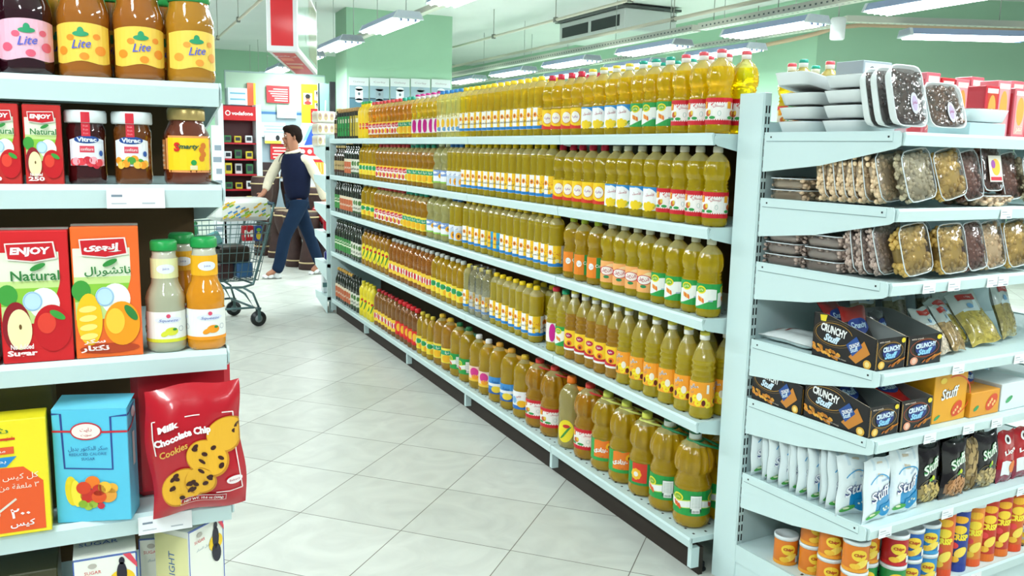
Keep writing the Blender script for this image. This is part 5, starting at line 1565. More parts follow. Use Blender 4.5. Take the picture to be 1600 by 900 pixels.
t = bag_thing('peanut_bag', 'clear slim bag of peanuts in their shells between black bags', 'snack bag', .07, .165, .04, lambda x, y: H('#8a7450') if (int(x * 8) + int(y * 12)) % 2 else H('#6a5838'),
    lambda b, F, a, c: [b.ell(F, a * (.25 + .25 * (k % 3)), c * (.08 + .075 * (k // 3 * 2 % 12 + k % 2)), .009, .013, H('#b59a68'), 2, 6, tilt=.5) for k in range(24)] and None, 93)
eput(t, .522, .425, z5 + .002, -.05)
blackbag('black nut bag with lettering, right of three, sixth shelf', .60, .43, z5 + .002, 94, '#c8b078')
def redbag(label, u, seed):
    def art(b, F, a, c):
        b.ell(F, a * .4, c * .84, a * .2, c * .09, WHITE, 2, 8); b.ell(F, a * .4, c * .84, a * .09, c * .05, H('#2a1a1a'), 3, 6)
        b.text(F, 'Lion', a * .5, c * .62, c * .1, WHITE, 3, wid=a * .7, bold=.03, rot=.3)
        b.rect(F, a * .1, c * .15, a * .6, c * .42, H('#e6e9ea'), 2); b.ell(F, a * .7, c * .32, a * .2, c * .12, H('#e07a2a'), 3, 7)
    t = bag_thing('chips_bag', label, 'snack bag', .085, .165, .03, lambda x, y: H('#b01a22') if y > .3 else H('#8a1a3a'), art, seed, group='red chips bags')
    return eput(t, u, .435, z5 + .002, -.05)
redbag('red chips bag with white circle, left of the pair, sixth shelf', .70, 95); redbag('red chips bag with white circle, right of the pair, sixth shelf', .785, 96)
t = bag_thing('chips_bag', 'dark blue chips bag at the picture edge, sixth shelf', 'snack bag', .14, .18, .04, lambda x, y: H('#1a2a6e') if y > .3 else H('#2a3a86'),
    lambda b, F, a, c: (b.text(F, 'VI', a * .3, c * .7, c * .18, H('#cfdcf4'), 3, bold=.06), b.text(F, 'STICKS', a * .45, c * .5, c * .06, H('#d83a4a'), 3), b.ell(F, a * .5, c * .25, a * .35, c * .15, H('#d8b04a'), 2, 8)), 97)
eput(t, .905, .435, z5 + .002, -.05)
# second row of dark bags behind
for i in range(4): blackbag('black nut bag in the back row of the sixth shelf, %s from left' % NTH[i], .36 + i * .13, .30, z5 + .002, 100 + i, '#b5995a', rz=.1)
# --- bottom shelf
def can_me(R, h_, col, col2, word, lid=True, tube_=False):
    b = MB(); b.lathe([(0, 0), (R * .96, 0), (R, .003), (R, h_ - .003), (R * .97, h_), (0, h_)], 22, H(col)); body = b.build('can_body', M_PRINT, mesh_only=True)
    b = MB(); F = Cyl(R)
    b.rect(F, -PI * R, h_ * .0, PI * R, h_ * .12, H(col2), 1, n=24)
    for c in (0, PI * R):
        b.ell(F, c, h_ * (.68 if tube_ else .6), R * .6, h_ * (.07 if tube_ else .2), H('#f3d23a'), 2, 10)
        b.text(F, word, c, h_ * (.56 if tube_ else .6), R * (.6 if tube_ else .32), H('#f6e23a') if tube_ else H('#b8501a'), 4, wid=R * (1.5 if tube_ else .85), bold=.06)
        b.ell(F, c + R * .2, h_ * (.32 if tube_ else .3), R * .55, h_ * (.08 if tube_ else .13), H('#f6da5a'), 3, 8, tilt=.4)
        b.ell(F, c - R * .3, h_ * (.2 if tube_ else .22), R * .4, h_ * (.05 if tube_ else .1), H('#f0c03a'), 4, 8)
        if tube_: b.ell(F, c - R * .4, h_ * .42, R * .35, h_ * .05, H('#e84a4a'), 3, 8); b.ell(F, c, h_ * .84, R * .7, h_ * .06, H('#f2b52a'), 2, 8)
        else: b.rect(F, c + R * .7, h_ * .1, c + R * 1.1, h_ * .35, H('#e6e9ea'), 3)
    lab = b.build('printed_wrap', M_LABEL, mesh_only=True)
    b = MB(); b.lathe([(0, h_), (R * 1.04, h_ - .006), (R * 1.05, h_ + .004), (R * .95, h_ + .006), (R * .9, h_ + .002), (0, h_ + .002)], 22, H('#e3ecee'))
    return body, lab, b.build('lid', M_PLAST, mesh_only=True)
CN = {'or': can_me(.036, .085, '#e07a1e', '#f0a02a', 'Chips'), 'rd': can_me(.036, .085, '#b01a22', '#c8242a', 'Chips'), 'gr': can_me(.036, .085, '#1f8a44', '#2aa050', 'Chips'),
      'bl': can_me(.036, .085, '#1f5aa8', '#2a8ac8', 'Chips'), 'lb': can_me(.036, .085, '#2a86c0', '#3a9ad0', 'Chips'),
      'to': can_me(.034, .205, '#d8601a', '#e04a1a', 'CRISP', tube_=True), 'tb': can_me(.034, .20, '#1f3a92', '#1f3a92', 'CRISP', tube_=True), 'tr': can_me(.034, .205, '#c8321e', '#e0701e', 'CRISP', tube_=True), 'ty': can_me(.034, .198, '#e8862a', '#e85a1e', 'CRISP', tube_=True),
      'pu': can_me(.042, .06, '#6a5a9c', '#8a3a6a', 'Tuna'), 'wh': can_me(.042, .06, '#c9c4bc', '#b08a5a', 'Tuna')}
def can(k, label, u, v, z, rz=0, name='snack_can', cat='can', group='small snack cans', lidcard=False):
    t = thing(name, label, cat, group=group)
    for nm, m in zip(('can_body', 'printed_wrap', 'lid'), CN[k]): part(nm, m, t)
    return eput(t, u, v, z, rz=rz * .5 - .62)
B = z6 + .001
SC = .0925
can('or', 'lone orange snack can standing nearest the upright, bottom shelf', .052, .155, B)
for j in (0, 1): can('or', 'orange snack can in the second stack from the upright, %s' % ['lower', 'upper'][j], .075, .235, B + j * SC, .3)
for j in (0, 1): can('or', 'orange snack can in the third stack from the upright, %s' % ['lower', 'upper'][j], .055, .32, B + j * SC, -.2)
for j in (0, 1): can('or', 'orange snack can in the stack at the front corner, %s' % ['lower', 'upper'][j], .048, .41, B + j * SC)
for j in (0, 1): can('or' if j else 'gr', '%s snack can just right of the front corner stack' % ['green lower', 'orange upper'][j], .125, .385, B + j * SC)
for j in (0, 1): can('rd' if j else 'gr', '%s' % ['green snack can under the red one, bottom shelf', 'dark red snack can on the green one, bottom shelf'][j], .185, .435, B + j * SC)
for j in (0, 1): can('bl', 'blue snack can right of the red one, %s' % ['lower', 'upper'][j], .262, .43, B + j * SC)
for j in (0, 1): can('lb' if j else 'lb', 'light blue snack can beside the tall tubes, %s' % ['lower', 'upper'][j], .338, .43, B + j * SC)
for i, k in enumerate(['to', 'tb', 'ty', 'tr', 'tr', 'to']):
    can(k, 'tall %s crisp tube, %s from the left' % ({'to': 'orange', 'tb': 'blue', 'ty': 'light orange', 'tr': 'red'}[k], NTH[i]), .415 + i * .074, .43, B, .1 * i - .3, 'crisp_tube', 'crisp tube', 'tall crisp tubes')
for i in range(3):
    for j in range(3): can('pu' if (i + j) % 2 else 'wh', 'small %s tub, %s column from the crisp tubes, %s from bottom' % ('purple' if (i + j) % 2 else 'pale', NTH[i], NTH[j]), .88 + i * .09, .42, B + j * .067, 0, 'food_tub', 'tub', 'small tubs beside the crisp tubes')

# ================================================================== GOODS ON THE NEAR SIDE UNIT
def lput(t, x, z, y=LY + .012, rz=0.0, rx=0.0, ry=0.0):
    t.matrix_world = Matrix.Translation((x, y, z)) @ Matrix.Rotation(rz, 4, 'Z') @ Matrix.Rotation(rx, 4, 'X') @ Matrix.Rotation(ry, 4, 'Y')
    return t
# jam jars, top shelf
def jam_parts(col, lab, fruit, lid='#2e9a4e'):
    b = MB(); b.lathe([(0, 0), (.029, 0), (.0325, .004), (.0335, .012), (.0328, .02), (.0328, .072), (.0335, .078), (.0325, .09), (.028, .106), (.0265, .114), (.0265, .12)], 28, H(col))
    body = b.build('jam_jar_glass', M_GLASSJ, mesh_only=True)
    b = MB(); R = .0331; F = Cyl(R)
    b.shape(F, -R * 1.25, R * 1.25, lambda u: .020 + .002 * math.cos(u / R * 4), lambda u: .066 + .006 * math.cos(u / R), H(lab), 1, 12)
    for k, (du, dv, r, c2) in enumerate([(-.75, .035, .007, fruit), (.1, .028, .006, fruit), (.75, .036, .008, fruit), (-.4, .052, .005, fruit), (.6, .054, .005, fruit)]):
        b.ell(F, du * R, dv, r, r * .8, H(c2), 2, 8)
    b.ell(F, 0, .057, .010, .0035, H('#2f9a6a'), 3, 8); b.ell(F, 0, .061, .004, .005, H('#2f9a6a'), 3, 6)
    b.text(F, 'Lite', 0, .044, .011, H('#5a66c8'), 4, wid=.024, bold=.01, shear=.4, rot=.1)
    label = b.build('paper_label', M_LABEL, mesh_only=True)
    b = MB(); b.lathe([(0, .112), (.0275, .112), (.029, .115), (.029, .128), (.027, .131), (0, .131)], 24, H(lid)); c_ = b.build('lid', M_PLAST, mesh_only=True)
    return body, label, c_
JP = {'dark': jam_parts('#2c0a16', '#f0b9cc', '#e2607a'), 'amber': jam_parts('#a8641e', '#f6cf52', '#f0922a'), 'gold': jam_parts('#bd8422', '#f7d258', '#f2a03a')}
def jam(k, label, x, y=LY + .045, rz=0):
    t = thing('jam_jar', label, 'jar', group='light jam jars on the top near shelf')
    for n_, m in zip(('jar_glass', 'paper_label', 'lid'), JP[k]): part(n_, m, t)
    return lput(t, x, LZ[0] + .001, y, rz)
jam('dark', 'dark purple jam jar with a pink label', -.083, rz=.1)
jam('dark', 'dark jam jar cut by the picture edge, pink label', -.153, rz=.2)
jam('amber', 'amber jam jar with yellow label beside the dark jar', -.0125, rz=-.12)
jam('amber', 'amber jam jar with yellow label, middle of the three', .0565, rz=.05)
jam('gold', 'golden jam jar with yellow label at the shelf end', .1245, rz=.18)
for i, k in enumerate(['amber', 'amber', 'gold', 'dark']):
    jam(k, 'jam jar in the back row, %s from the shelf end' % NTH[i], .092 - i * .069, LY + .118)
# juice cartons
def juice(label, x, z, w_, d_, h_, base, arabic, fruit, size, rz=0, y=LY + .015, side=None):
    t = thing('juice_carton', label, 'juice carton', group='juice cartons on the near unit')
    b = MB(); b.box(-w_ / 2, w_ / 2, 0, d_, 0, h_, H(base), b=.0012)
    b.add([(-w_ / 2, d_ * .35, h_), (w_ / 2, d_ * .35, h_), (w_ / 2, d_ * .65, h_), (-w_ / 2, d_ * .65, h_), (-w_ / 2, d_ * .5, h_ + .002), (w_ / 2, d_ * .5, h_ + .002)], [(0, 1, 5, 4), (3, 4, 5, 2)], H('#d8d0c8'))
    b.build('carton_body', M_PRINT, t)
    b = MB(); F = Flat((-w_ / 2, 0, 0), (1, 0, 0))
    # green to white leaf-shaped field cut by a swoosh of the base colour
    rt = lambda u: 1
    N = 20
    def right(v):   # right limit of the pale field at height v (0..1)
        return .86 if v > .62 else .86 - .62 * ((.62 - v) / .62) ** 1.3
    for i in range(N):
        v0, v1 = .30 + .54 * i / N, .30 + .54 * (i + 1) / N
        m = (i + .5) / N
        g = abs(m - .45) / .5
        c_ = H('#8cc63f') if .25 < m < .5 else H('#c4de8a') if m < .6 else H('#e8f0d4')
        b.poly(F, [(0.002, v0 * h_), (right(v0) * w_, v0 * h_), (right(v1) * w_, v1 * h_), (0.002, v1 * h_)], c_, 1)
    b.ell(F, w_ * .12, h_ * .52, w_ * .14, h_ * .08, H('#3f9a3a'), 2, 10)
    b.ell(F, w_ * .62, h_ * .45, w_ * .22, h_ * .12, H('#eef4e6'), 2, 12)
    b.ell(F, w_ * .46, h_ * .47, w_ * .14, h_ * .075, H('#bcdcec'), 3, 12)
    b.ring(F, w_ * .46, h_ * .47, w_ * .13, h_ * .07, w_ * .012, H('#8fb8dc'), 4, 18)
    if fruit == 'apple':
        b.ell(F, w_ * .22, h_ * .28, w_ * .20, h_ * .19, H('#8e1420'), 3, 14)
        b.ell(F, w_ * .26, h_ * .26, w_ * .17, h_ * .155, H('#f2e6b0'), 4, 14)
        b.ell(F, w_ * .27, h_ * .28, w_ * .02, h_ * .02, H('#6a4a1a'), 5, 6)
        b.ell(F, w_ * .72, h_ * .26, w_ * .27, h_ * .18, H('#c4121c'), 4, 16)
        b.ell(F, w_ * .64, h_ * .30, w_ * .13, h_ * .08, H('#e0402e'), 5, 12)
        b.ell(F, w_ * .80, h_ * .36, w_ * .11, h_ * .03, H('#3a9a3a'), 6, 8, tilt=-.5)
    else:
        b.ell(F, w_ * .22, h_ * .30, w_ * .19, h_ * .2, H('#f6c21e'), 3, 14)
        for k in range(4): b.ell(F, w_ * .2, h_ * (.17 + .07 * k), w_ * .13, h_ * .025, H('#fbe27a'), 4, 8, tilt=.1)
        b.ell(F, w_ * .70, h_ * .26, w_ * .27, h_ * .17, H('#f39a14'), 4, 16)
        b.ell(F, w_ * .60, h_ * .28, w_ * .14, h_ * .1, H('#f9c63a'), 5, 12)
        b.ell(F, w_ * .84, h_ * .34, w_ * .10, h_ * .045, H('#2f7f3a'), 6, 8, tilt=-.9)
        b.ell(F, w_ * .5, h_ * .07, w_ * .45, h_ * .04, H('#b5401a'), 2, 10)
    # logo plate
    b.poly(F, [(w_ * .12, h_ * .91), (w_ * .80, h_ * .92), (w_ * .84, h_ * .79), (w_ * .50, h_ * .765), (w_ * .14, h_ * .785)], H('#f0e2da'), 6)
    b.poly(F, [(w_ * .14, h_ * .90), (w_ * .78, h_ * .91), (w_ * .81, h_ * .80), (w_ * .50, h_ * .775), (w_ * .16, h_ * .795)], H('#c81824'), 7)
    b.text(F, 'إنجوى' if arabic else 'ENJOY', w_ * .47, h_ * .845, h_ * .07, WHITE, 8, wid=w_ * .56, bold=.05, shear=.1)
    b.text(F, 'ناتشورال' if arabic else 'Natural', w_ * .52, h_ * .665, h_ * .075, H('#2f7a3a'), 8, wid=w_ * .68, bold=.015)
    b.ell(F, w_ * .56, h_ * .73, w_ * .11, h_ * .022, H('#2f8a3a'), 8, 8, tilt=.4)
    b.text(F, size, w_ * .28, h_ * .075, h_ * .055, H('#f3e6e2'), 9, wid=w_ * .42, bold=.04)
    b.text(F, 'No Added' if not arabic else 'سكر', w_ * .28, h_ * .13, h_ * .04, H('#f3e6e2'), 9, wid=w_ * .32, bold=.03)
    if size == '250ml': pass
    b.build('printed_face', M_PRINT, t)
    return lput(t, x, z, y, rz)
juice('small red apple juice carton beside the white-lidded jars', -.0685, LZ[1] + .001, .0455, .04, .106, '#c42a26', False, 'apple', '250')
juice('small red apple juice carton at the picture edge', -.1185, LZ[1] + .001, .0455, .04, .106, '#c42a26', False, 'apple', '250')
juice('small juice carton outside the picture edge', -.1675, LZ[1] + .001, .0455, .04, .106, '#c42a26', False, 'apple', '250')
juice('large red apple juice carton on the third near shelf', -.0895, LZ[2] + .001, .0865, .06, .182, '#d01a20', False, 'apple', 'Sugar', rz=-.03)
juice('large orange juice carton with Arabic lettering', .0, LZ[2] + .001, .0865, .06, .186, '#ee6a26', True, 'orange', 'نكتار', rz=-.03)
juice('large juice carton just outside the picture edge', -.181, LZ[2] + .001, .0865, .06, .182, '#d01a20', False, 'apple', 'Sugar')
# jam jars with white lids
def vit(label, x, col, fruit, rz):
    t = thing('jam_jar', label, 'jar', group='white-lidded jam jars')
    b = MB(); b.lathe([(0, 0), (.022, 0), (.0245, .003), (.0252, .012), (.0245, .018), (.0245, .062), (.0252, .066), (.0252, .075), (.022, .084), (.022, .088)], 28, H(col)); b.build('jar_glass', M_GLASSJ, t)
    b = MB(); b.lathe([(0, .084), (.0262, .084), (.0268, .086), (.0268, .098), (.0255, .101), (0, .101)], 32, H('#dfe8e8'), flute=(.0855, .099, 32, .012)); b.build('lid', M_PLAST, t)
    R = .0248; F = Cyl(R)
    b = MB(); b.shape(F, -R * .98, R * .98, lambda u: .026, lambda u: .061 + .004 * math.cos(u / R * 1.6), H('#e9f0f6'), 1, 10)
    b.ell(F, 0, .0615, .016, .0052, H('#1f4a92'), 2, 12); b.text(F, 'Vitrac', 0, .0615, .0062, H('#dfe8f2'), 4, wid=.024, bold=.04)
    b.rect(F, -.009, .044, .009, .053, H('#d8485a'), 2); b.text(F, 'confiture', 0, .0485, .004, WHITE, 4, wid=.015)
    rr = random.Random(int(x * 1000))
    for k in range(11): b.ell(F, -.018 + k * .0036, .031 + rr.uniform(-.004, .006), .0052, .0052, H(fruit[k % 3]), 3 + k % 2, 8)
    b.ell(F, .018, .043, .003, .004, H('#2a5aa8'), 3, 6)
    b.build('paper_label', M_LABEL, t)
    b = MB(); F2 = Cyl(.0254); F3 = Cyl(.0272); b.rect(F2, -.006, .066, .005, .0845, H('#d02a3a'), 1, n=2); b.rect(F3, -.006, .0845, .005, .0985, H('#d02a3a'), 1, n=2)
    for k in range(3): b.text(F2, 'fruit', -.0005, .070 + k * .005, .0025, H('#e8a0a8'), 3)
    b.build('paper_seal', M_LABEL, t)
    return lput(t, x, LZ[1] + .001, LY + .042, rz)
vit('strawberry jam jar with a white lid and red paper seal', -.0165, '#3a0d10', ['#e2404a', '#f2aab4', '#c8283a'], .02)
vit('apricot jam jar with a white lid and red paper seal', .0425, '#6e3a10', ['#f29a24', '#f6c24a', '#4a9a3a'], -.12)
# square jar with gold lid
t = thing('honey_jar', 'hexagonal brown jar with gold lid and yellow label', 'jar')
b = MB(); b.lathe([(0, 0), (.030, 0), (.0325, .005), (.033, .02), (.033, .064), (.031, .074), (.025, .086), (.0235, .09), (.0235, .096)], 28, H('#6a2a10')); b.build('jar_glass', M_GLASSJ, t)
b = MB(); b.lathe([(0, .092), (.0255, .092), (.0262, .094), (.0262, .106), (.0248, .109), (0, .109)], 28, H('#c9b070')); b.build('lid', mat('gold_lid', rough=.3, metal=.6), t)
F = Cyl(.0328); b = MB(); R = .0328
b.rect(F, -.038, .022, .036, .066, H('#e89a5a'), 1); b.rect(F, -.033, .018, .031, .070, H('#e89a5a'), 1); b.rect(F, -.033, .021, .031, .067, H('#f7cf1c'), 2)
b.text(F, 'Smarty', -.004, .054, .009, H('#2a5a44'), 4, wid=.032, bold=.03, shear=.3); b.text(F, 'S', -.018, .054, .013, H('#d8281c'), 5, bold=.05)
for k in range(4): b.ell(F, .016 + .003 * (k % 2), .038 + k * .006, .0045, .0045, H('#d8761e'), 3, 7)
b.ell(F, .004, .032, .004, .004, H('#2a9a4a'), 3, 8); b.rect(F, -.001, .022, .009, .028, H('#e6d8b0'), 3)
b.rect(F, -.054, .022, -.040, .064, H('#d88a4a'), 1)
for k in range(5): b.rect(F, -.052, .026 + k * .007, -.042, .029 + k * .007, H('#e8c8a8'), 2)
b.build('paper_label', M_LABEL, t); lput(t, .1155, LZ[1] + .001, LY + .048, .05)
# juice bottles
def jbottle(label, x, y, liq, neck, fruit, h_=.162, full=True, rz=0):
    t = thing('juice_bottle', label, 'bottle', group='green-capped juice bottles')
    k = h_ / .162
    b = MB(); b.lathe([(r, z * k, c) for r, z, c in [(0, 0, H(liq)), (.025, 0, H(liq)), (.0275, .004, H(liq)), (.028, .012, H(liq)), (.0272, .02, H(liq)), (.0272, .066, H(liq)), (.0278, .078, H(liq)), (.025, .088, H(liq)), (.0195, .100, H(liq)), (.0185, .108, H(liq)), (.0185, .135, H(liq)), (.0165, .142, H('#d8d8c4')), (.0165, .152, H('#d8d8c4'))]], 28, H(liq))
    b.build('bottle_body', M_GLASSJ, t)
    b = MB(); b.lathe([(0, .148 * k), (.0185, .148 * k), (.019, .15 * k), (.0188, .160 * k), (.0165, .163 * k), (0, .163 * k)], 24, H('#1f9a4a')); b.build('cap', M_PLAST, t)
    b = MB(); F = Cyl(.0275)
    b.rect(F, -.05, .017 * k, .05, .060 * k, H('#eff2ec'), 1, n=20); b.rect(F, -.05, .015 * k, .05, .020 * k, H(fruit), 2, n=20)
    for c in (0, .055, -.055):
        b.ell(F, c, .048 * k, .019, .0045, H('#e0e6f2'), 2, 10); b.text(F, 'Squeeze', c, .047 * k, .005, H('#3a5aa8'), 4, wid=.026, shear=.3); b.ell(F, c, .054 * k, .003, .003, H('#d84a6a'), 3, 6)
        b.ell(F, c + .004, .031 * k, .009, .006, H(fruit), 3, 10); b.ell(F, c - .005, .028 * k, .006, .004, H(fruit), 3, 8, tilt=.3); b.ell(F, c + .008, .034 * k, .003, .002, H('#2f8a3a'), 4, 6)
        b.ring(F, c + .018, .034 * k, .004, .004, .0006, H('#8a94a8'), 3, 12)
    b.build('paper_label', M_LABEL, t)
    b = MB(); F = Cyl(.0187); b.rect(F, -.04, .108 * k, .04, .137 * k, H(neck), 1, n=18); b.ell(F, 0, .122 * k, .013, .007, H('#e6eaf0'), 2, 10); b.text(F, 'juice', 0, .122 * k, .004, H('#3a5aa8'), 4); b.build('neck_label', M_LABEL, t)
    return lput(t, x, LZ[2] + .001, y, rz)
jbottle('lemon juice bottle with cloudy white drink and green cap', .0775, LY + .044, '#b9bca0', '#e3e8b0', '#d9dc3a', rz=.05)
jbottle('orange juice bottle with green cap at the shelf end', .1330, LY + .040, '#e8960e', '#f2b41e', '#f29a1e', .166, rz=.12)
jbottle('orange juice bottle standing behind the two front bottles', .107, LY + .105, '#d8860e', '#e0a41e', '#f29a1e', .166)
# boxes on the fourth shelf
z = LZ[3] + .001
t = thing('medicine_box', 'yellow and orange box with Arabic text and two spoons', 'box')
w_, h_, d_ = .135, .165, .05
b = MB(); b.box(-w_ / 2, w_ / 2, 0, d_, 0, h_, H('#f0de22'), b=.001); b.build('carton_body', M_PRINT, t)
b = MB(); F = Flat((-w_ / 2, 0, 0), (1, 0, 0))
b.poly(F, [(0, .005), (.128, .005), (.128, .075), (.105, .098), (0, .100)], H('#e8581e'), 1)
b.ell(F, .03, .02, .035, .018, H('#f2a82a'), 2, 12)
b.poly(F, [(0, .100), (.085, .100), (.098, .114), (0, .113)], H('#1f86c8'), 2); b.text(F, 'بطعم البرتقال', .05, .107, .008, WHITE, 3, wid=.07)
b.rect(F, 0, .118, .095, .128, H('#e2582a'), 2); b.text(F, 'معجون للأطفال', .055, .123, .007, WHITE, 3, wid=.06)
b.text(F, 'شوجر', .055, .150, .011, H('#4a7a34'), 3, wid=.07); b.rect(F, .02, .1375, .097, .1405, H('#d83a22'), 2); b.text(F, 'فري', .09, .140, .007, H('#d83a22'), 3)
b.text(F, 'كل كيس يعادل', .085, .084, .010, H('#f6ead8'), 3, wid=.075); b.text(F, '٣ ملعقة من السكر', .085, .070, .010, H('#f6ead8'), 3, wid=.075)
for k in range(2):
    b.ell(F, .04 + k * .026, .038 - k * .005, .008, .006, H('#e6dccc'), 3, 10); b.band(F, [(.047 + k * .026, .042 - k * .005), (.068 + k * .026, .058 - k * .005)], .003, H('#e6dccc'), 3)
b.text(F, '٢٠٠', .098, .032, .014, WHITE, 4, wid=.024, bold=.02); b.text(F, 'كيس', .100, .016, .011, WHITE, 4, wid=.03, bold=.02)
b.build('printed_face', M_PRINT, t); lput(t, -.086 - w_ / 2, z, LY - .003)
t = thing('sugar_box', 'sky-blue sugar substitute box with a fruit picture, turned sideways', 'box')
w_, h_, d_ = .100, .168, .05
b = MB(); b.box(0, w_, 0, d_, 0, h_, H('#58c4e4'), b=.001)
b.add([(0, 0, h_), (w_, 0, h_), (w_, d_, h_ + .008), (0, d_, h_ + .008), (0, d_, h_)], [(0, 1, 2, 3)], H('#6fd0ea')); b.build('carton_body', M_PRINT, t)
b = MB(); F = Flat((0, 0, 0), (1, 0, 0)); S = Flat((w_, 0, 0), (0, 1, 0))
b.band(F, [(.0, h_ - .006), (.012, h_ - .006), (.014, .082), (.078, .078), (.078, h_ - .012), (w_, h_ - .010)], .003, H('#2a4a92'), 1)
b.band(F, [(0, .137), (.028, .136)], .003, H('#c82a3a'), 2); b.band(F, [(.062, .134), (w_, .134)], .003, H('#c82a3a'), 2)
b.ell(F, .045, .136, .021, .013, H('#c82a3a'), 3, 14); b.ell(F, .045, .136, .019, .011, H('#f2e8e0'), 4, 14); b.text(F, 'دايت', .045, .138, .007, H('#d8485a'), 5); b.text(F, 'سويت', .045, .130, .004, H('#d8485a'), 5)
b.text(F, 'سكر الدكتور بديل', .046, .110, .008, H('#2a5a9a'), 3, wid=.052); b.text(F, 'REDUCED CALORIE', .046, .102, .004, H('#2a5a9a'), 3, wid=.05); b.text(F, 'SUGAR', .046, .095, .004, H('#2a5a9a'), 3, wid=.018)
b.ell(F, .022, .048, .009, .022, H('#e6cf1e'), 3, 10, tilt=-.3); b.ell(F, .028, .044, .007, .02, H('#f2de3a'), 4, 8, tilt=-.4)
for (u, v, r, c_) in [(.038, .052, .010, '#d8401e'), (.050, .060, .010, '#f07a1e'), (.058, .048, .009, '#c8281e'), (.066, .052, .009, '#f2c03a'), (.044, .040, .011, '#c82a1e'), (.058, .038, .010, '#e0521e'), (.070, .040, .012, '#e8a03a'), (.076, .050, .008, '#f2b03a'), (.036, .028, .006, '#8ab02a'), (.043, .024, .006, '#a0c03a'), (.050, .027, .006, '#9ab83a'), (.060, .024, .005, '#c82a3a')]:
    b.ell(F, u, v, r, r * .95, H(c_), 4 + int(v * 900) % 3, 12)
b.band(S, [(0, .158), (.01, .158), (.04, .166)], .003, H('#2a4a92'), 1); b.band(S, [(0, .134), (.02, .136), (.044, .150)], .003, H('#c82a3a'), 2)
b.rect(S, .022, .075, .034, .125, H('#e9f0f2'), 2); b.ell(S, .03, .155, .010, .008, H('#f0e0e4'), 3, 8)
b.build('printed_face', M_PRINT, t); lput(t, -.080, z, LY + .018, math.radians(-15))
# cookie bag
t = thing('cookie_bag', 'red milk chocolate chip cookie bag overhanging the shelf edge', 'cookie bag')
w_, h_ = .132, .193
S = bag_surface(w_, h_, .05, 5, .0)
b = MB(); nx, ny = 14, 18
for side in (1, -1):
    vs = [S(i / nx, j / ny, side) for j in range(ny + 1) for i in range(nx + 1)]
    fs = []
    for j in range(ny):
        for i in range(nx):
            a = j * (nx + 1) + i; q = (a, a + 1, a + nx + 2, a + nx + 1); fs.append(q if side == 1 else q[::-1])
    b.add(vs, fs, H('#b80f22'), 0, True)
b.build('bag_body', mat('red_foil', rough=.3, coat=.4, bump=(16, .25, 'n')), t)
class _BF:
    step = w_ / 12
    def __call__(s, u, v, d=0):
        p = S(min(1, max(0, u / w_)), min(1, max(0, v / h_)), 1); return Vector((p.x, p.y - .0012 - d * 1.4, p.z))
F = _BF(); b = MB()
for a in [((.008, .150), (.120, .150)), ((.120, .150), (.124, .030)), ((.124, .030), (.085, .030)), ((.008, .150), (.012, .10))]:
    b.band(F, [tuple(a[0]), tuple(((a[0][0] + a[1][0]) / 2, (a[0][1] + a[1][1]) / 2)), tuple(a[1])], .0016, H('#f2e4e0'), 2)
b.text(F, 'Milk', .030, .140, .010, WHITE, 5, wid=.028, bold=.05, rot=.15)
b.text(F, 'Chocolate Chip', .050, .123, .014, WHITE, 5, wid=.078, bold=.05, rot=.17)
b.text(F, 'Cookies', .036, .104, .010, H('#d8b04a'), 5, wid=.04, bold=.02, shear=.3, rot=.2)
rr = random.Random(2)
for (u, v, r) in [(.110, .118, .028), (.080, .085, .030), (.040, .045, .030), (.064, .050, .022)]:
    b.ell(F, u, v, r, r * .98, H('#c8861a'), 3, 16); b.ell(F, u - .001, v + .001, r * .93, r * .9, H('#eab02a'), 4, 16)
    for k in range(8):
        a_, q = rr.uniform(0, 6.28), rr.uniform(.2, .8)
        b.ell(F, u + q * r * math.cos(a_), v + q * r * math.sin(a_), .0042, .0034, H('#3a140c'), 5, 6, tilt=rr.uniform(-.6, .6))
b.rect(F, .036, .017, .100, .027, H('#f0d8d4'), 3); b.rect(F, .037, .018, .099, .026, H('#a80e1e'), 4); b.text(F, 'NET WT. 10.6 oz (300g)', .068, .022, .005, WHITE, 6, wid=.055, bold=.02)
b.ell(F, .112, .047, .012, .006, H('#f2e8e8'), 4, 10); b.text(F, 'Bakery', .112, .047, .004, H('#a8203a'), 6, wid=.016)
b.build('printed_artwork', M_LABEL, t); lput(t, .113, z, LY - .004, 0, -.02, -.045)
t = thing('cookie_bag', 'second red cookie bag standing behind the front one', 'cookie bag')
b = MB(); b.box(-.075, .07, 0, .04, 0, .215, H('#c2182a'), b=.01); b.build('bag_body', M_PRINT, t); lput(t, .10, z, LY + .07)
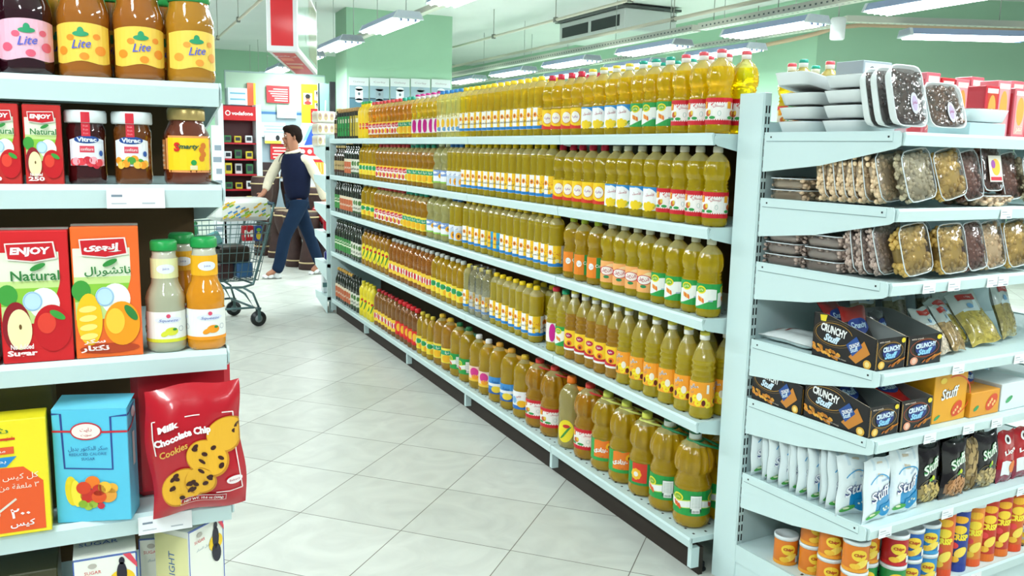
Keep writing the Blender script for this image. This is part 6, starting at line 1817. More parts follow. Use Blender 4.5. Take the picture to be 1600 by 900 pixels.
# fifth shelf
z = LZ[4] + .001
def starbox(label, x, y, rz, w_, h_, d_, edge, ry=0):
    t = thing('sweetener_box', label, 'box', group='white boxes on the lowest near shelf')
    b = MB(); b.box(0, w_, 0, d_, 0, h_, H('#eef0e4'), b=.001); b.build('carton_body', M_PRINT, t)
    b = MB(); F = Flat((0, 0, 0), (1, 0, 0)); S = Flat((w_, 0, 0), (0, 1, 0)); L_ = Flat((0, d_, 0), (0, -1, 0)); Tp = Flat((0, 0, h_), (1, 0, 0), (0, 1, 0))
    b.frame(F, 0, 0, w_, h_, .0015, H(edge), 1)
    b.text(F, 'SUGAR', w_ * .3, h_ - .022, .005, H('#d84a4a'), 2); b.ell(F, w_ * .3, h_ - .012, .006, .004, H('#b9b4a8'), 2, 8); b.text(F, 'بديل السكر', w_ * .4, h_ - .036, .005, H('#7a94a0'), 2, wid=w_ * .4)
    b.ell(F, w_ * .76, h_ - .038, w_ * .2, .014, H('#f2c81e'), 2, 10)
    b.ell(F, w_ * .76, h_ - .010, .004, .006, H('#1e1a2a'), 3, 8); b.ell(F, w_ * .755, h_ - .030, .007, .018, H('#1e1a2a'), 3, 8); b.ell(F, w_ * .77, h_ - .055, .010, .016, H('#1e1a2a'), 3, 8, tilt=-.3)
    b.poly(F, [(w_ * .78, h_), (w_ * .90, h_), (w_, h_ - .016), (w_, h_ - .024)], H('#e0485a'), 3)
    b.band(Tp, [(0, 0.001), (w_, .001)], .002, H(edge), 1); b.text(Tp, 'SUGAR', w_ * .4, d_ * .5, .012, H('#3a5aa8'), 2)
    b.rect(S, .002, .01, d_ - .002, h_ - .01, H('#dfe6ea'), 1); b.text(S, 'LIGHT', d_ * .5, h_ * .7, .012, H('#3a6aa8'), 2, rot=PI / 2)
    b.rect(L_, .002, .01, d_ - .002, h_ - .01, H('#e9e6a8'), 1); b.text(L_, 'LIGHT', d_ * .5, h_ * .7, .012, H('#3a6aa8'), 2, rot=PI / 2)
    b.build('printed_face', M_PRINT, t); return lput(t, x, z, y, rz, 0, ry)
starbox('white sweetener box with a dark dancing figure, facing front', -.064, LY + .01, 0, .085, .185, .10, '#3a62b8')
starbox('white sweetener box turned to show its side, middle of three', .026, LY + .085, -.2, .06, .17, .10, '#3a62b8')
starbox('white and blue sweetener box tilted at the shelf end', .094, LY + .012, .72, .075, .20, .07, '#2a5ac0')
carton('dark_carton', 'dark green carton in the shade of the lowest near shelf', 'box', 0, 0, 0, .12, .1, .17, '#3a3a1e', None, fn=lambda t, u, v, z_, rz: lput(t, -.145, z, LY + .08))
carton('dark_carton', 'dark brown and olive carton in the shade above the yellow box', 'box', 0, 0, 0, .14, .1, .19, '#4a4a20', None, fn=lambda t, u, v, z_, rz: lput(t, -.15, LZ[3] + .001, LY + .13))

# ================================================================== PERSON
def skin(name, vs, es, rs, matl, parent, col=(1, 1, 1, 1), sub=2, root=0, extra=None):
    me = bpy.data.meshes.new(name)
    me.from_pydata([tuple(v) for v in vs], es, [])
    o = bpy.data.objects.new(name, me); COL.objects.link(o)
    sm = o.modifiers.new('s', 'SKIN')
    for i, r in enumerate(rs):
        r = r if isinstance(r, tuple) else (r, r)
        me.skin_vertices[0].data[i].radius = r
    me.skin_vertices[0].data[root].use_root = True
    sm.use_smooth_shade = True
    ss = o.modifiers.new('u', 'SUBSURF'); ss.levels = ss.render_levels = sub
    dg = bpy.context.evaluated_depsgraph_get()
    m2 = bpy.data.meshes.new_from_object(o.evaluated_get(dg))
    bpy.data.objects.remove(o)
    b = MB()
    b.add([tuple(v.co) for v in m2.vertices], [tuple(p.vertices) for p in m2.polygons], col, 0, True)
    if extra: extra(b)
    return b.build(name, matl, parent)
PY = 9.45
per = thing('person', 'man in navy vest and cream shirt striding left across the aisle end', 'person', (1.86, PY, 0))
# joints, relative to the man's spot; he walks towards -x, his left side to the camera
def V(x, y, z): return (x - 1.86, y - PY, z)
hip = V(1.90, 9.46, .82); sp = V(1.885, 9.46, 1.00); ch = V(1.87, 9.46, 1.20); nk = V(1.86, 9.46, 1.335)
sl, sr = V(1.98, 9.34, 1.275), V(1.76, 9.58, 1.275)
el, er_ = V(2.10, 9.28, 1.02), V(1.64, 9.62, 1.06)
wl_, wr = V(2.155, 9.30, .80), V(1.555, 9.52, .90)
hl, hr = V(1.90, 9.37, .78), V(1.91, 9.55, .78)
kl, kr = V(1.735, 9.35, .45), V(2.04, 9.56, .44)
al, ar_ = V(1.64, 9.36, .09), V(2.165, 9.57, .13)
tl, tr_ = V(1.53, 9.35, .035), V(2.06, 9.56, .03)
jaw, sk, cr_, fc = V(1.815, 9.44, 1.43), V(1.835, 9.455, 1.51), V(1.85, 9.46, 1.555), V(1.785, 9.44, 1.45)
vs = [hip, sp, ch, nk, sl, sr, el, er_, wl_, wr, hl, hr, kl, kr, al, ar_, tl, tr_, V(1.845, 9.455, 1.40), sk, cr_, jaw, V(1.742, 9.43, 1.487)]
es = [(0, 1), (1, 2), (2, 3), (2, 4), (2, 5), (4, 6), (5, 7), (6, 8), (7, 9), (0, 10), (0, 11), (10, 12), (11, 13), (12, 14), (13, 15), (14, 16), (15, 17), (3, 18), (18, 19), (19, 20), (18, 21), (21, 22)]
rs = [.045, .06, .07, .05, .045, .045, .032, .032, .027, .027, .055, .055, .04, .04, .035, .035, .03, .03, .055, .088, .078, .045, .012]
def hand(vs, es, rs, wi, d, curl):
    """palm and five unequal fingers hanging from wrist vertex wi; d = pointing direction"""
    w0 = Vector(vs[wi]); d = Vector(d).normalized(); side = Vector((0, 1, 0)) if abs(d.y) < .8 else Vector((1, 0, 0))
    side = (side - d * side.dot(d)).normalized(); fw = side.cross(d)
    p = w0 + d * .055; vs.append(tuple(p)); rs.append((.020, .030)); es.append((wi, len(vs) - 1)); pi_ = len(vs) - 1
    for k, L_ in enumerate((.058, .066, .062, .048)):
        s0 = p + d * .02 + side * (.026 - .0175 * k)
        a = s0 + d * L_ * .5; b_ = a + (d * (1 - curl) + fw * curl).normalized() * L_ * .5
        n = len(vs); vs += [tuple(s0), tuple(a), tuple(b_)]; rs += [.009, .0082, .007]; es += [(pi_, n), (n, n + 1), (n + 1, n + 2)]
    s0 = w0 + d * .03 + fw * .022 + side * .02; a = s0 + d * .03 + fw * .014
    n = len(vs); vs += [tuple(s0), tuple(a)]; rs += [.0105, .0085]; es += [(pi_, n), (n, n + 1)]
hand(vs, es, rs, 8, (.08, .03, -1), .45)
hand(vs, es, rs, 9, (-.75, -.3, -.55), .45)
def facebits(b):
    b.ball(V(1.858, 9.362, 1.485), .012, .008, .026, H('#8a5a42'), 0, 8, 5)                        # ear
    b.ball(V(1.773, 9.405, 1.508), .011, .008, .006, H('#e8e2dc'), 0, 6, 4)                        # eye
    b.ball(V(1.766, 9.403, 1.508), .006, .006, .006, H('#1a1210'), 0, 6, 4)
    b.ball(V(1.768, 9.41, 1.53), .016, .012, .004, H('#1a1210'), 0, 6, 4)                          # brow
    b.ball(V(1.758, 9.425, 1.437), .012, .016, .006, H('#8a4a40'), 0, 6, 4)                        # lips
    b.ball(V(1.775, 9.435, 1.408), .022, .028, .022, H('#9c6a50'), 0, 8, 5)                        # chin
skin('body', vs, es, rs, mat('skin_tone', rough=.5), per, H('#a87258'), 2, 0, facebits)
b = MB()
b.ball(V(1.862, 9.46, 1.548), .096, .094, .078, H('#1d1410'), 0, 16, 10)
b.ball(V(1.895, 9.46, 1.505), .070, .088, .085, H('#1d1410'), 0, 14, 8)
b.ball(V(1.815, 9.455, 1.578), .062, .070, .040, H('#1d1410'), 0, 12, 8)
b.ball(V(1.845, 9.375, 1.525), .022, .012, .03, H('#1d1410'), 0, 8, 6)
b.build('hair', M_CLOTH, per)
J = H('#1a2a40')
skin('jeans', [V(1.90, 9.46, .92), hl, hr, kl, kr, V(1.67, 9.36, .13), V(2.135, 9.57, .16), V(1.63, 9.355, .06), V(2.16, 9.57, .10)], [(0, 1), (0, 2), (1, 3), (2, 4), (3, 5), (4, 6), (5, 7), (6, 8)], [(.125, .135), .098, .098, .072, .072, .066, .062, .066, .06], mat('denim', rough=.9, spec=.1, noisecol=(8, .3)), per, J, 2, 0)
skin('shirt', [V(1.90, 9.46, .88), ch, V(1.86, 9.46, 1.31), V(1.85, 9.455, 1.375), sl, sr, el, er_, V(2.15, 9.297, .83), V(1.57, 9.53, .92)], [(0, 1), (1, 2), (2, 3), (1, 4), (1, 5), (4, 6), (5, 7), (6, 8), (7, 9)], [(.128, .138), .112, .07, .056, .062, .062, .056, .056, .044, .042], M_CLOTH, per, H('#d9cfb8'), 2, 1)
skin('vest', [V(1.905, 9.46, .79), V(1.895, 9.46, 1.02), V(1.875, 9.46, 1.20), V(1.865, 9.46, 1.29), V(1.965, 9.36, 1.27), V(1.78, 9.56, 1.27)], [(0, 1), (1, 2), (2, 3), (2, 4), (2, 5)], [(.148, .15), (.132, .145), (.148, .158), (.095, .10), .084, .084], M_CLOTH, per, H('#161c34'), 2, 2)
b = MB(); b.tube([(V(1.86, 9.46, 1.335)[0] + .068 * math.cos(k * PI / 7), V(1.86, 9.46, 1.335)[1] + .075 * math.sin(k * PI / 7), 1.338 + .02 * math.cos(k * PI / 7)) for k in range(14)], .020, 7, H('#e3dac6'), cyclic=True)
b.build('collar', M_CLOTH, per)
def shoe(p, toe, lift):
    b = MB(); x, y, z = p
    d = -1
    b.lathe([(0, 0), (.044, 0), (.048, .01), (.047, .022), (.040, .05), (.028, .07), (0, .075)], 14, H('#cfd2d2'), sy=.75)
    b.lathe([(0, 0), (.04, 0), (.044, .01), (.042, .03), (.03, .048), (0, .052)], 14, H('#dfe2e2'), c=(-.075, 0, 0), sy=.85)
    b.lathe([(0, 0), (.036, 0), (.038, .01), (.032, .03), (0, .036)], 14, H('#e6e8e8'), c=(-.125, 0, 0), sy=.95)
    b.box(-.16, .045, -.034, .034, 0, .014, H('#8f9492'), b=.006)
    o = b.build('shoe', M_PLAST, per); o.location = (x, y, z); o.rotation_euler = (0, lift, 0)
shoe((al[0] + .01, al[1], .004), tl, .06); shoe((ar_[0] + .02, ar_[1], .03), tr_, -.22)
b = MB(); b.box(-.006, .0, -.02, .02, 0, .03, H('#c9d0d6')); o = b.build('name_badge', M_LABEL, per); o.location = V(1.725, 9.40, 1.03); o.rotation_euler = (0, 0, .3)

# ================================================================== TROLLEY
ca = math.radians(-166.5)
cart = thing('shopping_cart', 'wire shopping trolley with shopping in it and a big pack on top', 'shopping trolley', (1.0, 7.12, 0), ca)
W = .0035; CC = H('#5d7a7c'); M_CHROME = mat('zinc_wire', rough=.35, metal=.4)
b = MB()
# basket corners: rear (x small) .. front; top wider than bottom
def bk(s, t_, h_):
    """s: 0 rear .. 1 front, t_: -1..1 across, h_: 0 bottom .. 1 top"""
    z = .36 + .44 * h_
    x = (-.02 - .10 * h_) * (1 - s) + (.62 + .12 * h_) * s
    y = t_ * ((.22 + .04 * h_) * (1 - s) + (.15 + .04 * h_) * s)
    return (x, y, z)
for h_ in [0, .16, .33, .5, .66, .83, 1]:
    for t_ in (-1, 1): b.tube([bk(0, t_, h_), bk(1, t_, h_)], W if h_ < 1 else .006, 5, CC)
    for s in (0, 1): b.tube([bk(s, -1, h_), bk(s, 1, h_)], W if h_ < 1 else .006, 5, CC)
for i in range(15):
    s = i / 14
    for t_ in (-1, 1): b.tube([bk(s, t_, 0), bk(s, t_, 1)], W * .8, 4, CC)
    b.tube([bk(s, -1, 0), bk(s, 1, 0)], W * .8, 4, CC)
for i in range(9):
    t_ = -1 + i / 4
    for s in (0, 1): b.tube([bk(s, t_, 0), bk(s, t_, 1)], W * .8, 4, CC)
    b.tube([bk(0, t_, 0), bk(1, t_, 0)], W * .8, 4, CC)
b.build('basket', M_CHROME, cart)
b = MB()
for s in (-1, 1):
    b.tube([(-.15, s * .25, .95), (-.13, s * .255, .88), (-.11, s * .25, .78), (.0, s * .225, .40), (.02, s * .22, .33), (.10, s * .21, .31), (.62, s * .15, .33)], .010, 7, CC)
    b.tube([(.10, s * .21, .31), (.03, s * .235, .26), (-.01, s * .255, .14)], .009, 7, CC)
    b.tube([(.16, s * .20, .31), (.09, s * .225, .26), (.03, s * .25, .15), (.6, s * .17, .155)], .009, 7, CC)
    b.tube([(.6, s * .17, .155), (.60, s * .15, .33)], .008, 6, CC)
b.tube([(.03, -.25, .15), (.03, .25, .15)], .009, 7, CC)
b.tube([(.02, -.22, .335), (.02, .22, .335)], .008, 7, CC)
b.tube([(.45, -.19, .155), (.45, .19, .155)], .008, 7, CC)
b.build('frame', M_CHROME, cart)
b = MB(); b.tube([(-.15, -.25, .95), (-.155, 0, .955), (-.15, .25, .95)], .014, 8, H('#2a4a5a')); b.build('handle', M_PLAST, cart)
for (x, y) in ((0, .257), (0, -.257), (.6, .17), (.6, -.17)):
    t = bpy.data.objects.new('caster', None); COL.objects.link(t); t.parent = cart; t.location = (x, y, 0)
    b = MB(); b.tube([(0, -.013, .062), (0, .013, .062)], .060, 18, H('#23282a')); b.tube([(0, -.0135, .062), (0, .0135, .062)], .030, 14, H('#7d8a8c')); b.build('wheel', M_PLAST, t)
    b = MB(); b.box(-.012, .012, -.022, -.018, .05, .145, CC); b.box(-.012, .012, .018, .022, .05, .145, CC); b.box(-.016, .016, -.022, .022, .135, .15, CC); b.build('fork', M_CHROME, t)
CMt = cart.matrix_basis.copy() if False else Matrix.Translation((1.0, 7.12, 0)) @ Matrix.Rotation(ca, 4, 'Z')
def cput(t, x, y, z, rz=0, rx=0, ry=0): t.matrix_world = CMt @ Matrix.Translation((x, y, z)) @ Matrix.Rotation(rz, 4, 'Z') @ Matrix.Rotation(rx, 4, 'X') @ Matrix.Rotation(ry, 4, 'Y'); return t
t = thing('tissue_pack', 'large white patterned tissue pack lying across the top of the trolley', 'tissue pack')
b = MB(); b.box(-.21, .23, -.15, .15, 0, .175, H('#e9eeea'), b=.035); b.build('pack_body', mat('soft_film', rough=.3, coat=.4, bump=(18, .4, 'n')), t)
b = MB(); r2 = random.Random(8)
for F, L_ in ((Flat((.23, .151, 0), (-1, 0, 0)), .44), (Flat((-.21, -.151, 0), (1, 0, 0)), .44), (Flat((-.211, .15, 0), (0, -1, 0)), .30)):
    for k in range(46):
        u, v = r2.uniform(.035, L_ - .035), r2.uniform(.03, .145)
        b.band(F, [(u - .016, v - .006), (u, v + .002), (u + .016, v + .010)], .013, H(r2.choice(['#e8b82a', '#f2cf4a', '#6fb04a', '#4a8ac8', '#a9c84a', '#e8b82a'])), 2 + k % 3)
Fz = Flat((-.21, -.15, .1755), (1, 0, 0), (0, 1, 0))
for k in range(40):
    u, v = r2.uniform(.04, .4), r2.uniform(.03, .27); b.band(Fz, [(u - .014, v), (u + .014, v + .008)], .006, H(r2.choice(['#e8b82a', '#6fb04a', '#4a8ac8'])), 2)
b.build('printed_pattern', M_LABEL, t); cput(t, .03, -.0, .815)
def cbox(label, x, y, z, w_, d_, h_, col, art=None, rz=0, rx=0, ry=0, name='grocery_pack', cat='grocery pack'):
    t = thing(name, label, cat)
    b = MB(); b.box(-w_ / 2, w_ / 2, -d_ / 2, d_ / 2, 0, h_, H(col), b=min(w_, d_, h_) * .12); b.build('pack_body', M_PRINT, t)
    if art:
        b = MB(); art(b, Flat((w_ / 2, d_ / 2, 0), (-1, 0, 0)), w_, h_); b.build('printed_face', M_LABEL, t)
    return cput(t, x, y, z, rz, rx, ry)
cbox('red detergent pack lettered in white inside the trolley', .02, .13, .66, .085, .05, .12, '#b81a2a', lambda b, F, w_, h_: b.text(F, 'Pril', w_ * .5, h_ * .5, h_ * .45, WHITE, 2, wid=w_ * .8, bold=.05))
cbox('blue and yellow bag beside the red pack in the trolley', -.075 + .01, .12, .655, .06, .05, .12, '#2a4a9a', lambda b, F, w_, h_: (b.ell(F, w_ * .5, h_ * .35, w_ * .35, h_ * .25, H('#e0c83a'), 2, 8), b.ell(F, w_ * .5, h_ * .75, w_ * .3, h_ * .12, H('#7ab83a'), 2, 8)))
cbox('teal box tipped over in the left of the trolley', .30, .06, .60, .20, .16, .11, '#5f9a9c', None, .2, .3, .3)
cbox('dark brown carton low in the trolley', .13, .02, .50, .24, .28, .12, '#2c2622')
cbox('blue pack at the rear of the trolley basket', .05, .03, .372, .13, .24, .125, '#3a6a9c')
cbox('dark red pack at the bottom of the trolley', .20, .03, .372, .12, .24, .125, '#3a2228')
cbox('dark pack at the front of the trolley bottom', .40, .0, .372, .20, .22, .14, '#26363c')
for i in range(3):
    t = thing('drink_bottle', 'green plastic bottle lying in the trolley front, %s' % NTH[i], 'bottle', group='green bottles in the trolley')
    b = MB(); b.lathe([(0, 0), (.035, 0), (.04, .01), (.04, .17), (.03, .2), (.014, .225), (.014, .24)], 14, H('#3f9a6a')); b.build('bottle_body', mat('green_pet', rough=.1, trans=.4, ior=1.3), t)
    b = MB(); b.lathe([(0, .235), (.016, .235), (.016, .25), (0, .25)], 10, H('#2a6a3a')); b.build('cap', M_PLAST, t)
    cput(t, .42 + .07 * i, -.05 + .06 * i, .62 + .03 * i, .4, .5, -.7)

# ================================================================== BACK OF THE SHOP
def panel(name, label, cat, px0, py0, px1, py1, Y, dep, col, art=None, group=None, mt=None, pname='printed_face', bname='sheet', kind=None, ground=False):
    a, c = at(px0, py1, Y), at(px1, py0, Y)
    if ground: a.z = 0
    w_, h_ = c.x - a.x, c.z - a.z
    t = thing(name, label, cat, a, 0, group)
    b = MB(); b.box(0, w_, 0, dep, 0, h_, H(col)); b.build(bname, mt or M_PRINT, t)
    if art:
        b = MB(); art(b, Flat((0, 0, 0), (1, 0, 0)), w_, h_); b.build(pname, M_LABEL, t)
    return t
# phone posters on the column
def phoneart(k):
    def f(b, F, w_, h_):
        d = 3
        b.rect(F, 0, h_ * .78, w_, h_, H('#d3dcdc'), d); b.rect(F, 0, h_ * .45, w_, h_ * .78, H('#8fa9b4'), d); b.rect(F, 0, 0, w_, h_ * .45, H('#4f7484'), d)
        b.rect(F, 0, h_ * .42, w_, h_ * .45, H('#3a4a52'), d + 1)
        b.text(F, ['Galaxy', 'Corby', 'Galaxy', 'Corby', 'Galaxy'][k], w_ * .5, h_ * .88, h_ * .06, H('#9a8a92'), d + 1, wid=w_ * .6)
        b.rect(F, w_ * .3, h_ * .38, w_ * .7, h_ * .70, H('#dfe8ea') if k % 2 == 0 else H('#8fa0a8'), d + 2)
        b.ell(F, w_ * .5, h_ * .70, w_ * .2, h_ * .06, H('#dfe8ea') if k % 2 == 0 else H('#8fa0a8'), d + 2, 10); b.ell(F, w_ * .5, h_ * .38, w_ * .2, h_ * .06, H('#dfe8ea') if k % 2 == 0 else H('#8fa0a8'), d + 2, 10)
        b.ell(F, w_ * .5, h_ * .56, w_ * .06, h_ * .04, H('#5a6a72'), d + 3, 8)
        if k == 0: b.rect(F, 0, 0, w_ * .95, h_ * .16, H('#cf2430'), d + 3); b.text(F, 'GET CASH BACK', w_ * .47, h_ * .08, h_ * .07, WHITE, d + 4, wid=w_ * .75, bold=.03)
        else: b.text(F, 'phone', w_ * .5, h_ * .14, h_ * .05, WHITE, d + 4, wid=w_ * .3)
    return f
for k in range(5):
    panel('phone_poster', ['grey-blue phone poster with a red strip, leftmost on the green column', 'phone poster second from the left on the column', 'middle phone poster of five on the column', 'phone poster second from the right on the column', 'rightmost phone poster on the green column'][k], 'poster',
          546 + k * 32, 122 + k * .8, 576 + k * 32, 178 + k * .8, 12.775, .02, '#dfe6e6', phoneart(k), 'phone posters on the column')
# red phone display cabinet
a, c = at(345, 322, 12), at(408, 166, 12)
w_, h_ = c.x - a.x, 1.93
t = thing('display_cabinet', 'white-framed phone display cabinet with red header and red shelves', 'cabinet', (a.x, 12, 0))
b = MB(); b.box(0, .065, 0, .35, 0, h_, H('#dfe6ea')); b.box(w_ - .07, w_, 0, .35, 0, h_, H('#dfe6ea')); b.box(.065, w_ - .07, .30, .35, 0, h_, H('#5a1a24')); b.box(0, w_, 0, .35, 0, .45, H('#c9d2d6')); b.build('cabinet_frame', M_PLAST, t)
b = MB(); b.box(.065, w_ - .07, 0, .3, h_ - .21, h_ - .03, H('#c8101c')); b.build('header', M_PRINT, t)
b = MB(); F = Flat((.065, 0, 0), (1, 0, 0)); ww = w_ - .135
b.text(F, 'vodafone', ww * .58, h_ - .12, .05, WHITE, 3, wid=ww * .66, bold=.03); b.ring(F, ww * .14, h_ - .12, .034, .034, .012, WHITE, 3, 18); b.build('lettering', M_LABEL, t)
SHZ = [.62, .82, 1.02, 1.22, 1.43]
for z in SHZ:
    b = MB(); b.box(.065, w_ - .07, .02, .3, z - .02, z, H('#b0182a')); b.build('shelf', M_PLAST, t)
r2 = random.Random(4); n_ = 0
for zi, z in enumerate(SHZ):
    for k in range(3):
        q = thing('phone_pack', 'small %s pack on the cabinet shelf %s from the bottom, %s from left' % (['white', 'green', 'yellow'][(k + zi) % 3], NTH[zi], NTH[k]), 'phone pack', (a.x + .12 + k * .135, 12.06 + .05 * (k % 2), z + .001), 0, 'phone packs in the red cabinet')
        b = MB(); hh_ = r2.uniform(.08, .15); cc = [H('#dfe4e6'), H('#3a7a4a'), H('#d8c83a')][(k + zi) % 3]
        b.box(-.045, .045, 0, .05, 0, hh_, cc, b=.004); b.box(-.03, .03, -.002, 0, hh_ * .3, hh_ * .8, H('#26303a')); b.build('pack_body', M_PRINT, q)
# wall of notices: glass partition, notices, posters
panel('notice_partition', 'pale office partition with papers behind the walking man', 'partition', 355, 118, 508, 262, 13.4, .05, '#8fa9a4', lambda b, F, w_, h_: (b.rect(F, 0, h_ * .755, w_, h_ * .77, H('#3a6a9a'), 1), b.rect(F, 0, 0, w_, h_ * .75, H('#9db0ba'), 1), b.rect(F, w_ * .01, h_ * .78, w_ * .99, h_ * .99, H('#a9c4ae'), 1)), bname='partition_body', ground=True)
def lines(n, col, bg=None):
    def f(b, F, w_, h_):
        r3 = random.Random(n)
        for i in range(n): b.rect(F, w_ * r3.uniform(.08, .4), h_ * (.1 + .8 * i / n), w_ * .92, h_ * (.1 + .8 * (i + .45) / n), H(col), 1)
    return f
panel('wall_notice', 'red notice with white Arabic lines high on the partition', 'notice', 417, 135, 452, 160, 13.36, .015, '#c8202a', lines(6, '#f0c8c0'), 'notices on the partition')
panel('wall_notice', 'white paper notice below the red one', 'notice', 433, 165, 463, 184, 13.36, .015, '#d6e6ea', lines(5, '#9ab0b8'), 'notices on the partition')
panel('wall_notice', 'wide white paper on the lower partition left of the man', 'notice', 408, 192, 446, 214, 13.36, .015, '#d6e2ea', lines(4, '#9ab0c0'), 'notices on the partition')
panel('wall_notice', 'white strip with a black emblem beside the man', 'notice', 414, 210, 446, 224, 13.33, .015, '#e3e9e8', lambda b, F, w_, h_: (b.rect(F, 0, 0, w_ * .8, h_ * .3, H('#e6d24a'), 1), b.ell(F, w_ * .62, h_ * .6, w_ * .1, h_ * .3, H('#1a1a20'), 2, 8)), 'notices on the partition')
panel('wall_notice', 'red Arabic notice beside the man with yellow corner', 'notice', 423, 225, 448, 249, 13.36, .015, '#cf1f28', lines(4, '#f3d0c8'), 'notices on the partition')
panel('dark_cabinet', 'dark brown cabinet behind the notices', 'cabinet', 408, 254, 426, 310, 13.0, .3, '#3a2a2c', bname='cabinet_body', ground=True)
panel('wall_notice', 'white paper taped on the dark cabinet', 'notice', 425, 257, 442, 276, 13.36, .015, '#dfe8ee', None, 'notices on the partition')
def port(b, F, w_, h_):
    for (u, v, r) in ((.28, .62, .2), (.76, .72, .17), (.74, .42, .14)):
        b.rect(F, w_ * (u - r), h_ * (v - r * .7), w_ * (u + r), h_ * (v + r * .75), H('#e3e3de'), 1)
        b.ell(F, w_ * u, h_ * (v + .02), w_ * r * .55, h_ * r * .4, H('#a8745a'), 2, 10); b.ell(F, w_ * u, h_ * (v + .07), w_ * r * .6, h_ * r * .3, H('#20181a'), 3, 10)
        b.ell(F, w_ * u, h_ * (v - r * .5), w_ * r * .8, h_ * r * .25, H('#d8dce0') if r < .19 else H('#c83a3a'), 2, 10)
    b.rect(F, w_ * .4, 0, w_, h_ * .38, H('#cf1f28'), 4)
    for k in range(4): b.rect(F, w_ * .5, h_ * (.08 + .07 * k), w_ * .95, h_ * (.105 + .07 * k), H('#f3dcd8'), 5)
panel('portrait_poster', 'yellow poster with three portraits and a red text block', 'poster', 472, 133, 505, 192, 13.36, .03, '#efcf1e', port)
panel('banner', 'narrow orange-red vertical banner above the phone cabinet', 'banner', 387, 130, 399, 168, 13.36, .02, '#e0522a', lambda b, F, w_, h_: b.rect(F, w_ * .75, 0, w_, h_, H('#efc82a'), 1))
panel('shelf_display', 'bluish white display shelf above the phone cabinet', 'display', 357, 138, 386, 170, 13.2, .2, '#cfe0e6', lambda b, F, w_, h_: [b.rect(F, w_ * .1, h_ * (.15 + .28 * k), w_ * .9, h_ * (.22 + .28 * k), H('#6aa8c0'), 1) for k in range(3)] and None, bname='display_body')
panel('dark_screen', 'tall black screen edge beside the column', 'screen', 518, 128, 524, 372, 12.2, .04, '#14181a', bname='screen_body', ground=True)
panel('dark_screen', 'leaning black screen with pale glass beside the column', 'screen', 500, 131, 516, 370, 12.3, .04, '#8fb8b4', ground=True, art=lambda b, F, w_, h_: (b.rect(F, 0, 0, w_ * .12, h_, H('#181c1e'), 1), b.band(F, [(w_ * .2, h_ * .1), (w_ * .6, h_ * .9)], w_ * .1, H('#dfeeea'), 1)), bname='screen_body')
# checkout wall left of the phone cabinet
panel('white_stand', 'white panel left of the phone cabinet', 'stand', 336, 196, 346, 388, 11.5, .05, '#e3e9ea', lines(9, '#8a9aa8'), bname='stand_body', ground=True)

# far end unit of the oil gondola and what hangs there
t = thing('end_shelving', 'white end shelving at the far end of the oil aisle, seen edge on', 'shelving', (1.69, 7.235, 0))
for z in (.14, .42, .68, .92, 1.16, 1.40):
    b = MB(); b.box(0, .95, 0, .45, z - .03, z, WHITE); b.build('shelf', M_SHELF, t)
    b = MB(); b.prism([(0, z), (.45, z), (.42, z - .06), (0, z - .14)], -.006, 0, 'x', WHITE); b.build('bracket', M_SHELF, t)
b = MB(); b.box(.0, .95, 0, .012, .1, 1.5, WHITE); b.build('back_panel', M_SHELF, t)
b = MB(); b.box(.03, .06, .05, .08, 0, .1, WHITE, 0); b.build('foot', M_SHELF, t)
def tp(label, x, y, z, w_, h_, col='#e9e4d6', rolls=True, group='tissue packs on the far end unit'):
    q = thing('tissue_pack', label, 'tissue pack', (x, y, z), 0, group)
    b = MB(); b.box(0, w_, 0, .2, 0, h_, H(col), b=.012); b.build('pack_body', M_PRINT, q)
    b = MB(); F = Flat((0, 0, 0), (1, 0, 0)); S = Flat((0, .2, 0), (0, -1, 0))
    for FF_, L_ in ((F, w_), (S, .2)):
        for k in range(int(L_ / .05)):
            b.ell(FF_, .028 + k * .05, h_ * .5, .016, h_ * .32, H('#cfb88a'), 1, 8); b.ell(FF_, .028 + k * .05, h_ * .6, .008, h_ * .12, H('#b08a8a'), 2, 6)
    b.build('printed_pattern', M_LABEL, q); return q
for i in range(3):
    for j in range(2): tp('cream tissue pack over the far end of the oil aisle, %s column, %s from bottom' % (NTH[j], NTH[i]), 1.66 + j * .17, 7.42, 1.401 + i * .1, .16, .095)
# side sheet with arrows
q = thing('promo_sheet', 'white promotion sheet with red arrows and black letters at the aisle end', 'sign', (at(513, 315, 7.72).x, 7.72, .72))
b = MB(); b.box(0, .14, 0, .008, 0, .72, H('#e3e6e8')); b.build('sheet', M_PRINT, q)
b = MB(); F = Flat((0, 0, 0), (1, 0, 0))
b.text(F, 'SALE', .04, .52, .05, H('#1a1a1e'), 1, wid=.2, rot=-PI / 2, bold=.05); b.poly(F, [(.07, .26), (.11, .26), (.11, .34), (.13, .34), (.09, .40), (.05, .34), (.07, .34)], H('#cf1f28'), 1)
b.poly(F, [(.0, .24), (.03, .24), (.14, .02), (.10, .0)], H('#cf1f28'), 1); b.poly(F, [(.0, .14), (.02, .14), (.08, .0), (.04, .0)], H('#cf1f28'), 1)
b.build('printed_face', M_LABEL, q)
q = thing('promo_sheet', 'blue and white folded promotion sheet behind the man', 'sign', (at(458, 225, 11.5).x, 11.5, 1.40))
b = MB(); b.add([(0, 0, .05), (.13, 0, 0), (.36, .05, .02), (.40, .05, .30), (.12, 0, .30), (0, .006, .05), (.13, .006, 0), (.36, .056, .02), (.40, .056, .30), (.12, .006, .30)],
   [(0, 1, 2, 3, 4), (9, 8, 7, 6, 5), (0, 5, 6, 1), (1, 6, 7, 2), (2, 7, 8, 3), (3, 8, 9, 4), (4, 9, 5, 0)], H('#e6ecf0')); b.build('sheet', M_PRINT, q)
